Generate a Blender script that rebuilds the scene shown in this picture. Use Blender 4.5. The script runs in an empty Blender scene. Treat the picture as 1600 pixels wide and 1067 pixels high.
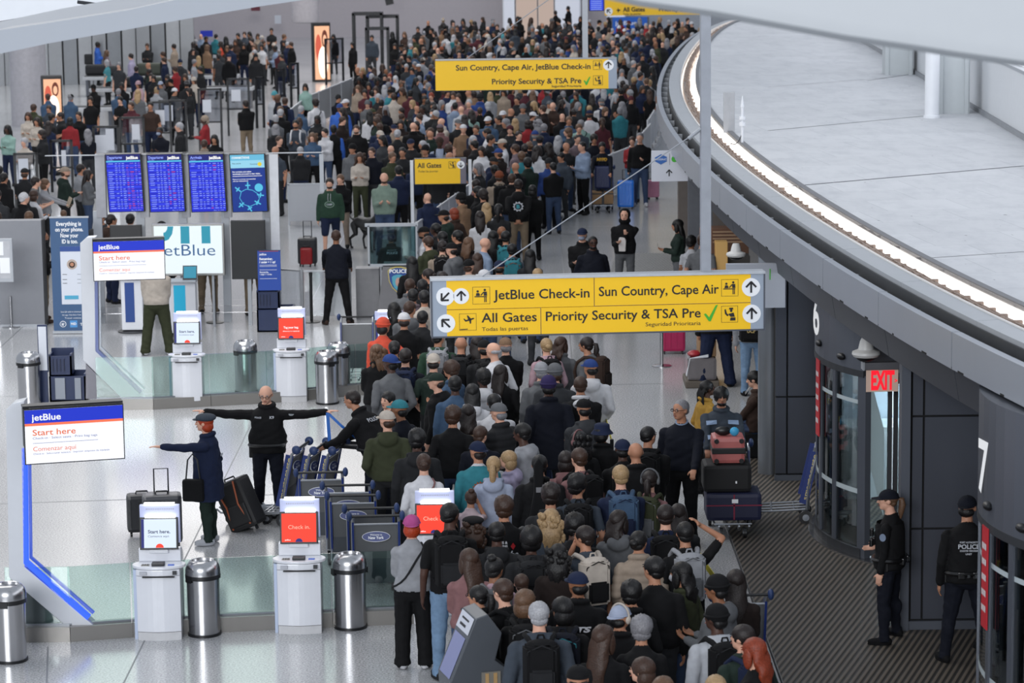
import bpy, bmesh, math, random
import numpy as np
from mathutils import Vector, Matrix, noise
from mathutils.bvhtree import BVHTree
random.seed(11)
PI = math.pi
R = math.radians
scene = bpy.context.scene
COL = scene.collection

# ------------------------------------------------------------ camera, world, lights, exposure
CAM_H, FOC, ROLL = 8.5, 4500.0, .012
th = math.atan(738 / FOC)
_r = Vector((1, 0, 0)); _f = Vector((0, math.cos(th), -math.sin(th))); _u = _r.cross(_f)
CR = _r * math.cos(ROLL) - _u * math.sin(ROLL)
CU = _u * math.cos(ROLL) + _r * math.sin(ROLL)
cam = bpy.data.cameras.new('camera')
cam.sensor_width = 36; cam.lens = FOC / 1600 * 36
cam.clip_start = .5; cam.clip_end = 600
cam.dof.use_dof = True; cam.dof.focus_distance = 36; cam.dof.aperture_fstop = 3.4
camo = bpy.data.objects.new('camera', cam); COL.objects.link(camo)
m3 = Matrix((CR, CU, -_f)).transposed()
camo.matrix_world = Matrix.Translation((0, 0, CAM_H)) @ m3.to_4x4()
scene.camera = camo

def at(px, py, z=0.0):
    """floor (or height z) point that the photograph shows at pixel px, py"""
    d = CR * (px - 800) + CU * (533.5 - py) + _f * FOC
    t = (z - CAM_H) / d.z
    return Vector((0, 0, CAM_H)) + d * t

def at_y(px, py, Y):
    """point on the vertical plane at distance Y"""
    d = CR * (px - 800) + CU * (533.5 - py) + _f * FOC
    return Vector((0, 0, CAM_H)) + d * (Y / d.y)

scene.view_settings.view_transform = 'Standard'
scene.view_settings.look = 'None'
scene.view_settings.gamma = 1
scene.view_settings.use_curve_mapping = False
scene.view_settings.exposure = 0.0
scene.cycles.use_denoising = True
scene.cycles.max_bounces = 6
scene.cycles.diffuse_bounces = 3
scene.cycles.glossy_bounces = 3
scene.cycles.transparent_max_bounces = 12
scene.cycles.transmission_bounces = 4
scene.cycles.caustics_reflective = False
scene.cycles.caustics_refractive = False

w = bpy.data.worlds.new('world'); scene.world = w; w.use_nodes = True
bg = w.node_tree.nodes['Background']
bg.inputs[0].default_value = (.80, .88, 1.0, 1); bg.inputs[1].default_value = .62

def area(name, loc, size, size_y, power, color=(1, .97, .93), rot=(0, 0, 0)):
    l = bpy.data.lights.new(name, 'AREA'); l.shape = 'RECTANGLE'; l.size = size; l.size_y = size_y
    l.energy = power; l.color = color
    o = bpy.data.objects.new(name, l); COL.objects.link(o); o.location = loc; o.rotation_euler = rot
    return o
area('hall_light', (-9, 42, 15), 12, 18, 2300)  # unseen overhead fill lamp, added to brighten the left floor
area('hall_light', (-13, 80, 16), 16, 24, 2600)  # unseen fill lamp added overhead, offset left to keep glare off mid floor
area('hall_light', (-8, 116, 18), 20, 26, 4600)  # another unseen fill lamp, added above the far hall
area('window_light', (-16, -30, 20), 30, 14, 24000, (.95, .97, 1), (R(72), 0, R(-14)))  # unseen fill lamp added behind the camera to brighten surfaces facing it
area('roof_light', (14, 48, 14), 12, 34, 300, (.95, .98, 1))  # unseen fill lamp added above the canopy roof to brighten its deck

# ------------------------------------------------------------ materials
MATS = {}
def hexc(h):
    v = [int(h[i:i + 2], 16) / 255 for i in (0, 2, 4)]
    return tuple(x / 12.92 if x < .04045 else ((x + .055) / 1.055) ** 2.4 for x in v)

def mat(name, col, rough=.6, metal=0, emit=0, alpha=1, spec=.5, var=.08, scale=8, bump=0, coat=0, aniso=0):
    key = name
    if key in MATS: return MATS[key]
    c = hexc(col) if isinstance(col, str) else col
    m = bpy.data.materials.new(name); m.use_nodes = True
    nt = m.node_tree; b = nt.nodes['Principled BSDF']
    b.inputs['Base Color'].default_value = (*c, 1)
    b.inputs['Roughness'].default_value = rough; b.inputs['Metallic'].default_value = metal
    b.inputs['Specular IOR Level'].default_value = spec
    b.inputs['Coat Weight'].default_value = coat
    if emit:
        if emit >= .5: b.inputs['Base Color'].default_value = (*[x * .08 for x in c], 1)
        b.inputs['Emission Color'].default_value = (*c, 1); b.inputs['Emission Strength'].default_value = emit
    elif var:
        tc = nt.nodes.new('ShaderNodeTexCoord'); n = nt.nodes.new('ShaderNodeTexNoise')
        n.inputs['Scale'].default_value = scale; n.inputs['Detail'].default_value = 4
        nt.links.new(tc.outputs['Object'], n.inputs['Vector'])
        mx = nt.nodes.new('ShaderNodeMix'); mx.data_type = 'RGBA'
        mx.inputs[6].default_value = (*[max(0, x * (1 - var * 2)) for x in c], 1)
        mx.inputs[7].default_value = (*[min(1, x * (1 + var * 2)) for x in c], 1)
        nt.links.new(n.outputs['Fac'], mx.inputs[0]); nt.links.new(mx.outputs[2], b.inputs['Base Color'])
        if bump:
            bp = nt.nodes.new('ShaderNodeBump'); bp.inputs['Strength'].default_value = bump; bp.inputs['Distance'].default_value = .02
            nt.links.new(n.outputs['Fac'], bp.inputs['Height']); nt.links.new(bp.outputs[0], b.inputs['Normal'])
    MATS[key] = m
    return m

def glass(name, tint=(.86, .95, .93), gloss=.10, rough=.02):
    if name in MATS: return MATS[name]
    m = bpy.data.materials.new(name); m.use_nodes = True; nt = m.node_tree; nt.nodes.clear()
    out = nt.nodes.new('ShaderNodeOutputMaterial'); mix = nt.nodes.new('ShaderNodeMixShader')
    t = nt.nodes.new('ShaderNodeBsdfTransparent'); g = nt.nodes.new('ShaderNodeBsdfGlossy')
    t.inputs[0].default_value = (*tint, 1); g.inputs['Roughness'].default_value = rough
    fr = nt.nodes.new('ShaderNodeFresnel'); fr.inputs[0].default_value = 1.5
    ad = nt.nodes.new('ShaderNodeMath'); ad.operation = 'MULTIPLY_ADD'; ad.inputs[1].default_value = .8; ad.inputs[2].default_value = gloss
    nt.links.new(fr.outputs[0], ad.inputs[0]); nt.links.new(ad.outputs[0], mix.inputs[0])
    nt.links.new(t.outputs[0], mix.inputs[1]); nt.links.new(g.outputs[0], mix.inputs[2]); nt.links.new(mix.outputs[0], out.inputs[0])
    MATS[name] = m
    return m

# ------------------------------------------------------------ mesh builder
class MB:
    def __init__(s): s.v = []; s.f = []; s.m = []
    def add(s, vs, fs, mi=0, M=None):
        b = len(s.v)
        if M is not None: vs = [M @ Vector(p) for p in vs]
        s.v += [tuple(p) for p in vs]; s.f += [tuple(i + b for i in f) for f in fs]; s.m += [mi] * len(fs)
        return s
    def box(s, x0, x1, y0, y1, z0, z1, mi=0, M=None):
        return s.add([(x0, y0, z0), (x1, y0, z0), (x1, y1, z0), (x0, y1, z0), (x0, y0, z1), (x1, y0, z1), (x1, y1, z1), (x0, y1, z1)],
                     [(0, 3, 2, 1), (4, 5, 6, 7), (0, 1, 5, 4), (1, 2, 6, 5), (2, 3, 7, 6), (3, 0, 4, 7)], mi, M)
    def lathe(s, prof, n=24, mi=0, M=None, cx=0, cy=0, a0=0, a1=2 * PI):
        full = abs(a1 - a0 - 2 * PI) < 1e-6; k = n if full else n + 1
        vs = []; fs = []
        for r, z in prof:
            for i in range(k):
                a = a0 + (a1 - a0) * i / n
                vs.append((cx + r * math.cos(a), cy + r * math.sin(a), z))
        for j in range(len(prof) - 1):
            for i in range(n):
                i2 = (i + 1) % k
                fs.append((j * k + i, j * k + i2, (j + 1) * k + i2, (j + 1) * k + i))
        if full:
            if prof[0][0] > 1e-4: fs.append(tuple(reversed(range(k))))
            if prof[-1][0] > 1e-4: fs.append(tuple(range((len(prof) - 1) * k, len(prof) * k)))
        return s.add(vs, fs, mi, M)
    def tube(s, pts, r, n=8, mi=0, M=None, cap=True):
        pts = [Vector(p) for p in pts]; rr = r if isinstance(r, (list, tuple)) else [r] * len(pts)
        vs = []; fs = []; prev = None
        for i, p in enumerate(pts):
            t = (pts[min(i + 1, len(pts) - 1)] - pts[max(i - 1, 0)]).normalized()
            if prev is None:
                a = Vector((0, 0, 1)) if abs(t.z) < .9 else Vector((1, 0, 0)); prev = t.cross(a).normalized()
            nrm = (prev - t * prev.dot(t)).normalized(); prev = nrm; bi = t.cross(nrm)
            for k in range(n):
                a = 2 * PI * k / n; vs.append(p + (nrm * math.cos(a) + bi * math.sin(a)) * rr[i])
        for i in range(len(pts) - 1):
            for k in range(n):
                k2 = (k + 1) % n; fs.append((i * n + k, i * n + k2, (i + 1) * n + k2, (i + 1) * n + k))
        if cap: fs += [tuple(reversed(range(n))), tuple(range((len(pts) - 1) * n, len(pts) * n))]
        return s.add(vs, fs, mi, M)
    def strip(s, pts, wd, tk, nrm=(0, -1, 0), mi=0, M=None):
        """flat ribbon of width wd in the plane normal to nrm, thickness tk"""
        pts = [Vector(p) for p in pts]; N = Vector(nrm).normalized(); vs = []; fs = []
        for i, p in enumerate(pts):
            t = (pts[min(i + 1, len(pts) - 1)] - pts[max(i - 1, 0)]).normalized(); sd = t.cross(N).normalized()
            for q in (sd * wd / 2 + N * tk / 2, sd * wd / 2 - N * tk / 2, -sd * wd / 2 - N * tk / 2, -sd * wd / 2 + N * tk / 2): vs.append(p + q)
        for i in range(len(pts) - 1):
            for k in range(4):
                k2 = (k + 1) % 4; fs.append((i * 4 + k, i * 4 + k2, (i + 1) * 4 + k2, (i + 1) * 4 + k))
        n = len(pts) - 1; fs += [(3, 2, 1, 0), (n * 4, n * 4 + 1, n * 4 + 2, n * 4 + 3)]
        return s.add(vs, fs, mi, M)
    def prism(s, poly, y0, y1, mi=0, M=None):
        """poly of (x, z), extruded along y"""
        n = len(poly); vs = [(x, y0, z) for x, z in poly] + [(x, y1, z) for x, z in poly]
        fs = [tuple(range(n)), tuple(reversed(range(n, 2 * n)))] + [(i, i + n, (i + 1) % n + n, (i + 1) % n) for i in range(n)]
        return s.add(vs, fs, mi, M)
    def slab(s, poly, z0, z1, mi=0, M=None):
        n = len(poly); vs = [(x, y, z0) for x, y in poly] + [(x, y, z1) for x, y in poly]
        fs = [tuple(reversed(range(n))), tuple(range(n, 2 * n))] + [(i, (i + 1) % n, (i + 1) % n + n, i + n) for i in range(n)]
        return s.add(vs, fs, mi, M)
    def ell(s, c, r, n=14, m=9, mi=0, M=None, rot=None, fn=None):
        vs = []; fs = []
        for j in range(m + 1):
            ph = -PI / 2 + PI * j / m
            for i in range(n):
                a = 2 * PI * i / n
                d = Vector((math.cos(ph) * math.cos(a), math.cos(ph) * math.sin(a), math.sin(ph)))
                k = fn(d) if fn else 1
                p = Vector((d.x * r[0], d.y * r[1], d.z * r[2])) * k
                if rot is not None: p = rot @ p
                vs.append(p + Vector(c))
        for j in range(m):
            for i in range(n):
                i2 = (i + 1) % n; fs.append((j * n + i, j * n + i2, (j + 1) * n + i2, (j + 1) * n + i))
        return s.add(vs, fs, mi, M)
    def mesh(s, name, mats):
        me = bpy.data.meshes.new(name); me.from_pydata(s.v, [], s.f)
        for m in mats: me.materials.append(m)
        if len(mats) > 1: me.polygons.foreach_set('material_index', s.m)
        me.validate(); me.update()
        return me
    def build(s, name, mats, parent=None, smooth=False, bev=0, recalc=True):
        if not isinstance(mats, (list, tuple)): mats = [mats]
        me = s.mesh(name, mats)
        if recalc:
            bm = bmesh.new(); bm.from_mesh(me); bmesh.ops.recalc_face_normals(bm, faces=bm.faces)
            if bev:
                es = [e for e in bm.edges if len(e.link_faces) == 2 and e.calc_face_angle(0) > .6]
                bmesh.ops.bevel(bm, geom=es, offset=bev, segments=2, affect='EDGES', profile=.6)
            bm.to_mesh(me); bm.free()
        if smooth: smooth_me(me)
        return link(name, me, parent)

def smooth_me(me, ang=40):
    me.polygons.foreach_set('use_smooth', [True] * len(me.polygons))
    try: me.set_sharp_from_angle(angle=R(ang))
    except Exception: pass

def link(name, me, parent=None):
    o = bpy.data.objects.new(name, me); COL.objects.link(o)
    if parent is not None: o.parent = parent
    return o
def empty(name, loc=(0, 0, 0), rz=0, rx=0):
    o = bpy.data.objects.new(name, None); COL.objects.link(o); o.location = loc; o.rotation_euler = (rx, 0, rz); o.empty_display_size = .2
    return o
def tag(o, label, cat, group=None, kind=None):
    o['label'] = label; o['category'] = cat
    if group: o['group'] = group
    if kind: o['kind'] = kind
    return o
KIDS = {}
def copy_tree(o, parent=None, kids=None):
    if kids is None:
        kids = {}
        for c in COL.objects:
            if c.parent is not None: kids.setdefault(c.parent.name, []).append(c)
    c = o.copy(); COL.objects.link(c); c.parent = parent
    for ch in kids.get(o.name, []): copy_tree(ch, c, kids)
    return c
def structure(o):
    o['kind'] = 'structure'; return o

TXT = {}
def text_mesh(s, bold=0.0, align='LEFT', shear=0):
    key = (s, bold, align, shear)
    if key in TXT: return TXT[key]
    c = bpy.data.curves.new('lettering', 'FONT'); c.body = s; c.size = 1; c.offset = bold; c.resolution_u = 3; c.shear = shear
    c.align_x = 'LEFT'
    o = bpy.data.objects.new('tmp', c); COL.objects.link(o)
    dg = bpy.context.evaluated_depsgraph_get(); me = bpy.data.meshes.new_from_object(o.evaluated_get(dg))
    vs = [tuple(v.co) for v in me.vertices]; fs = [tuple(p.vertices) for p in me.polygons]
    bpy.data.objects.remove(o); bpy.data.curves.remove(c); bpy.data.meshes.remove(me)
    TXT[key] = (vs, fs); return TXT[key]

def text(parent, s, x0, x1, z0, z1, y, m, bold=0.01, name='lettering', shear=0, flat=True):
    """lettering fitted in the box x0..x1, z0..z1 on a panel whose face is the plane y, seen from -y"""
    vs, fs = text_mesh(s, bold, shear=shear)
    if not vs: return None
    a = np.array(vs); lo = a.min(0); hi = a.max(0); sp = np.maximum(hi - lo, 1e-6)
    b = MB(); b.add([(x0 + (v[0] - lo[0]) / sp[0] * (x1 - x0), y, z0 + (v[1] - lo[1]) / sp[1] * (z1 - z0)) for v in vs], fs)
    return b.build(name, m, parent, recalc=False)
def text_mb(b, s, x0, x1, z0, z1, y, bold=.01, mi=0, shear=0):
    vs, fs = text_mesh(s, bold, shear=shear)
    if not vs: return
    a = np.array(vs); lo = a.min(0); hi = a.max(0); sp = np.maximum(hi - lo, 1e-6)
    b.add([(x0 + (v[0] - lo[0]) / sp[0] * (x1 - x0), y, z0 + (v[1] - lo[1]) / sp[1] * (z1 - z0)) for v in vs], fs, mi)

def T(x, y, z): return Matrix.Translation((x, y, z))
def RZ(a): return Matrix.Rotation(a, 4, 'Z')
def RX(a): return Matrix.Rotation(a, 4, 'X')
def RY(a): return Matrix.Rotation(a, 4, 'Y')
# ------------------------------------------------------------ structure materials
def terrazzo():
    m = bpy.data.materials.new('terrazzo'); m.use_nodes = True; nt = m.node_tree; b = nt.nodes['Principled BSDF']
    tc = nt.nodes.new('ShaderNodeTexCoord')
    n1 = nt.nodes.new('ShaderNodeTexNoise'); n1.inputs['Scale'].default_value = 45; n1.inputs['Detail'].default_value = 3
    n2 = nt.nodes.new('ShaderNodeTexNoise'); n2.inputs['Scale'].default_value = .35; n2.inputs['Detail'].default_value = 3
    v = nt.nodes.new('ShaderNodeTexVoronoi'); v.inputs['Scale'].default_value = 60
    for n in (n1, n2, v): nt.links.new(tc.outputs['Object'], n.inputs['Vector'])
    r1 = nt.nodes.new('ShaderNodeValToRGB'); r1.color_ramp.elements[0].position = .34; r1.color_ramp.elements[1].position = .66
    r1.color_ramp.elements[0].color = (.34, .345, .35, 1); r1.color_ramp.elements[1].color = (.70, .705, .72, 1)
    nt.links.new(n1.outputs['Fac'], r1.inputs[0])
    mx = nt.nodes.new('ShaderNodeMix'); mx.data_type = 'RGBA'; mx.blend_type = 'MULTIPLY'; mx.inputs[0].default_value = .35
    nt.links.new(r1.outputs[0], mx.inputs[6]); nt.links.new(n2.outputs['Fac'], mx.inputs[7])
    nt.links.new(mx.outputs[2], b.inputs['Base Color'])
    b.inputs['Roughness'].default_value = .17; b.inputs['Specular IOR Level'].default_value = .5
    return m
def ribbed():
    m = bpy.data.materials.new('ribbed_mat'); m.use_nodes = True; nt = m.node_tree; b = nt.nodes['Principled BSDF']
    tc = nt.nodes.new('ShaderNodeTexCoord'); mp = nt.nodes.new('ShaderNodeMapping'); mp.inputs['Rotation'].default_value = (0, 0, R(18))
    wv = nt.nodes.new('ShaderNodeTexWave'); wv.bands_direction = 'X'; wv.inputs['Scale'].default_value = 4.6
    nt.links.new(tc.outputs['Object'], mp.inputs[0]); nt.links.new(mp.outputs[0], wv.inputs['Vector'])
    r1 = nt.nodes.new('ShaderNodeValToRGB'); r1.color_ramp.elements[0].color = (.016, .014, .012, 1); r1.color_ramp.elements[1].color = (.115, .095, .075, 1)
    r1.color_ramp.elements[0].position = .35; r1.color_ramp.elements[1].position = .7
    nt.links.new(wv.outputs['Fac'], r1.inputs[0]); nt.links.new(r1.outputs[0], b.inputs['Base Color'])
    bp = nt.nodes.new('ShaderNodeBump'); bp.inputs['Strength'].default_value = .4; bp.inputs['Distance'].default_value = .01
    nt.links.new(wv.outputs['Fac'], bp.inputs['Height']); nt.links.new(bp.outputs[0], b.inputs['Normal'])
    b.inputs['Roughness'].default_value = .55
    return m
def roofing():
    m = bpy.data.materials.new('roof_boards'); m.use_nodes = True; nt = m.node_tree; b = nt.nodes['Principled BSDF']
    tc = nt.nodes.new('ShaderNodeTexCoord'); mp = nt.nodes.new('ShaderNodeMapping'); mp.inputs['Rotation'].default_value = (0, 0, R(-8))
    br = nt.nodes.new('ShaderNodeTexBrick'); br.inputs['Scale'].default_value = 1
    br.inputs['Brick Width'].default_value = 1.1; br.inputs['Row Height'].default_value = 1.15; br.inputs['Mortar Size'].default_value = .006
    br.inputs['Mortar Smooth'].default_value = .7; br.offset = .35
    br.inputs['Color1'].default_value = (.52, .535, .56, 1); br.inputs['Color2'].default_value = (.56, .575, .60, 1); br.inputs['Mortar'].default_value = (.36, .38, .41, 1)
    n = nt.nodes.new('ShaderNodeTexNoise'); n.inputs['Scale'].default_value = 2.2; n.inputs['Detail'].default_value = 9; n.inputs['Roughness'].default_value = .7
    mp2 = nt.nodes.new('ShaderNodeMapping'); mp2.inputs['Scale'].default_value = (1.2, .5, 1)
    sp = nt.nodes.new('ShaderNodeTexNoise'); sp.inputs['Scale'].default_value = 9; sp.inputs['Detail'].default_value = 2
    nt.links.new(tc.outputs['Object'], mp.inputs[0]); nt.links.new(mp.outputs[0], br.inputs['Vector'])
    nt.links.new(tc.outputs['Object'], mp2.inputs[0]); nt.links.new(mp2.outputs[0], n.inputs['Vector']); nt.links.new(mp2.outputs[0], sp.inputs['Vector'])
    rr = nt.nodes.new('ShaderNodeValToRGB'); rr.color_ramp.elements[0].position = .25; rr.color_ramp.elements[0].color = (.80, .81, .83, 1)
    rr.color_ramp.elements[1].position = .55; rr.color_ramp.elements[1].color = (1, 1, 1, 1)
    nt.links.new(n.outputs['Fac'], rr.inputs[0])
    r2 = nt.nodes.new('ShaderNodeValToRGB'); r2.color_ramp.elements[0].position = .22; r2.color_ramp.elements[0].color = (.35, .36, .38, 1)
    r2.color_ramp.elements[1].position = .27; r2.color_ramp.elements[1].color = (1, 1, 1, 1)
    nt.links.new(sp.outputs['Fac'], r2.inputs[0])
    m1 = nt.nodes.new('ShaderNodeMix'); m1.data_type = 'RGBA'; m1.blend_type = 'MULTIPLY'; m1.inputs[0].default_value = 1
    m2 = nt.nodes.new('ShaderNodeMix'); m2.data_type = 'RGBA'; m2.blend_type = 'MULTIPLY'; m2.inputs[0].default_value = 1
    nt.links.new(br.outputs[0], m1.inputs[6]); nt.links.new(rr.outputs[0], m1.inputs[7])
    nt.links.new(m1.outputs[2], m2.inputs[6]); nt.links.new(r2.outputs[0], m2.inputs[7])
    nt.links.new(m2.outputs[2], b.inputs['Base Color']); b.inputs['Roughness'].default_value = .6
    return m

WHITE = mat('white_paint', 'dcdfe4', .45, var=.02)
WARMW = mat('warm_wall', 'b5aeb2', .7, var=.03)
GREYP = mat('grey_panel', '565a63', .35, metal=.3, var=.03, scale=1.5)
DARKP = mat('dark_panel', '3c3f48', .4, metal=.3, var=.04, scale=1.2)
LGREY = mat('light_grey_metal', 'a4a8ae', .4, metal=.25, var=.02)
STEEL = mat('brushed_steel', 'b9b9bb', .24, metal=1, var=.05, scale=3)
CHROME = mat('chrome', 'd6d8dc', .15, metal=1, var=0)
BLACK = mat('black_plastic', '101114', .4, var=.05)
DGREY = mat('dark_grey', '2b2d31', .5, var=.05)
GAP = mat('dark_joint', '0b0b0d', .9, var=0)
SHINYG = mat('anodised_grey', '8d9299', .3, metal=.6, var=.03)

# ------------------------------------------------------------ floor
fl = MB(); fl.add([(-40, 14, 0), (30, 14, 0), (30, 190, 0), (-40, 190, 0)], [(0, 1, 2, 3)])
structure(fl.build('floor', terrazzo()))
js = MB()
def joint(p, q, wd=.022):
    p = Vector((*p, 0)); q = Vector((*q, 0)); d = (q - p).normalized(); s = Vector((-d.y, d.x, 0)) * wd / 2
    js.add([p + s + Vector((0, 0, .0006)), p - s + Vector((0, 0, .0006)), q - s + Vector((0, 0, .0006)), q + s + Vector((0, 0, .0006))], [(0, 1, 2, 3)])
ja = at(0, 787); jb = at(210, 780)
joint((-14, ja.y - (14 + ja.x) * (jb.y - ja.y) / (jb.x - ja.x)), (jb.x + 3, jb.y + .3), .045)
k1 = at(75, 1010); k2 = at(73, 1067); joint((k1.x, k1.y), (k2.x, k2.y), .02)
for Y in (46.5, 57, 68, 80): joint((-16, Y), (2.6, Y + .8), .03)
for X in (-9.5, -4.2, .9): joint((X, 26), (X + .4, 90), .02)
structure(js.build('floor_joint', mat('floor_joint', '77797c', .4, var=0), recalc=False))
mt = ribbed()
b = MB(); b.slab([(2.85, 24), (12, 24), (12, 41.8), (2.75, 41.8)], .0, .012); o = b.build('entrance_mat', mt)
tag(o, 'dark brown ribbed entrance matting in front of the glass doors', 'floor mat')
a1 = at(962, 396); a2 = at(1085, 396); a3 = at(1085, 445); a4 = at(948, 445)
b = MB(); b.slab([tuple(p[:2]) for p in (a4, a3, a2, a1)], .0, .012)
o = b.build('ribbed_mat', ribbed()); tag(o, 'pale ribbed floor mat behind the man in the black hood', 'floor mat')
o.data.materials[0].node_tree.nodes['Color Ramp'].color_ramp.elements[0].color = (.10, .10, .10, 1)
o.data.materials[0].node_tree.nodes['Color Ramp'].color_ramp.elements[1].color = (.34, .34, .33, 1)
b = MB(); b.tube([(2.83, 24, .008), (2.73, 41.8, .008)], .012, 4); structure(b.build('trim_1', STEEL))

# ------------------------------------------------------------ canopy roof
ring = [(1150, 30), (1101, 44), (1081, 57), (1060, 74), (1048, 87), (1036, 103), (1029, 121), (1026, 138), (1027, 155), (1031, 172), (1040, 190),
        (1053, 213), (1066, 228), (1102, 267), (1122, 284), (1145, 304), (1200, 345), (1257, 386), (1335, 437), (1420, 480), (1450, 497), (1600, 575)]
rw = [at(x, y, 3.95) for x, y in ring]
YS = np.array([p.y for p in rw]); XS = np.array([p.x for p in rw])
CO = np.polyfit((YS - 50) / 30, XS, 6)
def ex(y):
    if y > 86: return ex(86) + (y - 86) * .24
    if y < 25: return ex(25) + (25 - y) * .13
    return float(np.polyval(CO, (y - 50) / 30))
def edge(y, s):
    """point s metres inside the canopy's outer edge"""
    t = Vector((ex(y + .3) - ex(y - .3), .6)).normalized(); n = Vector((t.y, -t.x))
    return Vector((ex(y), y)) + n * s
def sweep(prof, y0, y1, step, mb, mi=0, closed=True):
    """prof: list of (s, z) cross-section points"""
    n = max(1, int(round((y1 - y0) / step))); vs = []; k = len(prof)
    for i in range(n + 1):
        y = y0 + (y1 - y0) * i / n
        for s, z in prof:
            p = edge(y, s); vs.append((p.x, p.y, z))
    fs = []
    for i in range(n):
        for j in range(k if closed else k - 1):
            j2 = (j + 1) % k; fs.append((i * k + j, (i + 1) * k + j, (i + 1) * k + j2, i * k + j2))
    if closed: fs += [tuple(range(k)), tuple(reversed(range(n * k, n * k + k)))]
    mb.add(vs, fs, mi)
Y0, Y1 = 17, 98
roof = structure(empty('roof', (0, 0, 0)))
b = MB(); n = 162; top = [edge(Y0 + (Y1 - Y0) * i / n, .84) for i in range(n + 1)]
b.slab([(p.x, p.y) for p in top] + [(26, Y1), (26, Y0)], 3.3, 4.12); b.build('roof_deck', roofing(), roof)
y = Y0
CANOPY = mat('canopy_metal', '9ca1aa', .38, metal=.35, var=.03, scale=1)
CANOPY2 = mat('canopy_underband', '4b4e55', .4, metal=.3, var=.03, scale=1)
while y < Y1 - 1:
    L = 2.75
    b = MB(); sweep([(0, 3.58), (0, 3.95), (.09, 3.95), (.09, 3.58)], y + .012, y + L - .012, .7, b)
    b.build('fascia_panel', CANOPY, roof)
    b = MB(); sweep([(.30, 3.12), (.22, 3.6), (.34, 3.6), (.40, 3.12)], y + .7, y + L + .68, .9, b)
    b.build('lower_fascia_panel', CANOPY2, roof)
    b = MB(); sweep([(.27, 3.62), (.25, 4.05), (.48, 4.06), (.48, 3.62)], y + .008, y + L - .008, .7, b)
    b.build('ledge_panel', mat('ledge', 'a9adb2', .45, metal=.15, var=.03), roof)
    y += L
b = MB(); sweep([(.0, 3.58), (.0, 3.60), (1.2, 3.60), (1.2, 3.58)], Y0, Y1, 1.2, b); b.build('gutter_base', GAP, roof)  # near-black base colour stands in for shade down in the gap
b = MB(); sweep([(.225, 3.6), (.225, 4.0), (.245, 4.0), (.245, 3.6)], Y0, Y1, .5, b); b.build('gutter_wall', mat('gutter_wall', '37393c', .6), roof)  # dark sheet added before the ledge so the gap reads as shaded
b = MB()
y = Y0 + .5
while y < Y1:
    sweep([(.08, 3.78), (.08, 3.88), (.22, 3.88), (.22, 3.78)], y, y + .07, .07, b); y += 1.37
b.build('gutter_bracket', LGREY, roof)
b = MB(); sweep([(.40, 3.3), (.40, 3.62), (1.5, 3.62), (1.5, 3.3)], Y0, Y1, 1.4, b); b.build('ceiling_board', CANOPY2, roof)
# light cove: trough, lamp strips, cable tray
b = MB(); sweep([(.485, 3.85), (.485, 4.075), (.50, 4.075), (.50, 3.93), (.80, 3.93), (.80, 4.14), (.845, 4.14), (.845, 3.84), (.5, 3.84)], Y0, Y1, .5, b)
b.build('cove_trough', mat('cove_white', 'e6e4e2', .5, var=0), roof)
LED = mat('cove_lamp', 'fff6ee', emit=2.6, var=0)
b = MB(); sweep([(.502, 3.94), (.502, 3.975), (.53, 3.975), (.53, 3.94)], Y0, Y1, .5, b); b.build('lamp_strip', mat('cove_lamp_soft', 'fff2e6', emit=1.5, var=0), roof)
b = MB(); sweep([(.70, 3.955), (.775, 4.08), (.795, 4.08), (.795, 3.94), (.70, 3.94)], Y0, Y1, .5, b); b.build('lamp_strip', LED, roof)
b = MB(); sweep([(.80, 4.10), (.80, 4.155), (.88, 4.155), (.88, 4.10)], Y0, Y1, .5, b); b.build('roof_edge_strip', mat('edge_strip', '6b6c70', .6), roof)
b = MB(); y = Y0; rnd = random.Random(3)
while y < Y1:
    p = edge(y, .60 + rnd.random() * .06); b.box(p.x - .05, p.x + .04, p.y - .03, p.y + .03, 4.01, 4.055, 1); 
    if rnd.random() < .3: b.box(p.x - .04, p.x + .03, p.y - .10, p.y + .10, 4.01, 4.045, 1)
    y += .42
sweep([(.545, 3.93), (.545, 4.02), (.675, 4.02), (.675, 3.93)], Y0, Y1, .5, b, 0)
for s, z in ((.575, 4.035), (.61, 4.04), (.65, 4.035)):
    pts = [(*edge(Y0 + i * .8, s + .012 * math.sin(i * 2.1 + s * 40)), z) for i in range(int((Y1 - Y0) / .8))]
    b.tube(pts, .009, 4, 1)
b.build('cable_tray', [mat('tray', 'b3a399', .6), mat('cable', '8b7a70', .6)], roof)
# thin seams that show on the deck
b = MB()
for (xa, ya, xb, yb, wd) in ((1222, 292, 1600, 259, .03), (1200, 204, 1445, 181, .02), (1355, 126, 1429, 115, .02), (1420, 405, 1600, 393, .01), (1200, 136, 1400, 120, .01)):
    p = at(xa, ya, 4.122); q = at(xb, yb, 4.122); d = (q - p).normalized(); s = Vector((-d.y, d.x, 0)) * wd
    b.add([p + s, p - s, q - s, q + s], [(0, 1, 2, 3)])
b.build('deck_seam', mat('deck_seam', '54575d', .7, var=0), roof, recalc=False)
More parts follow.
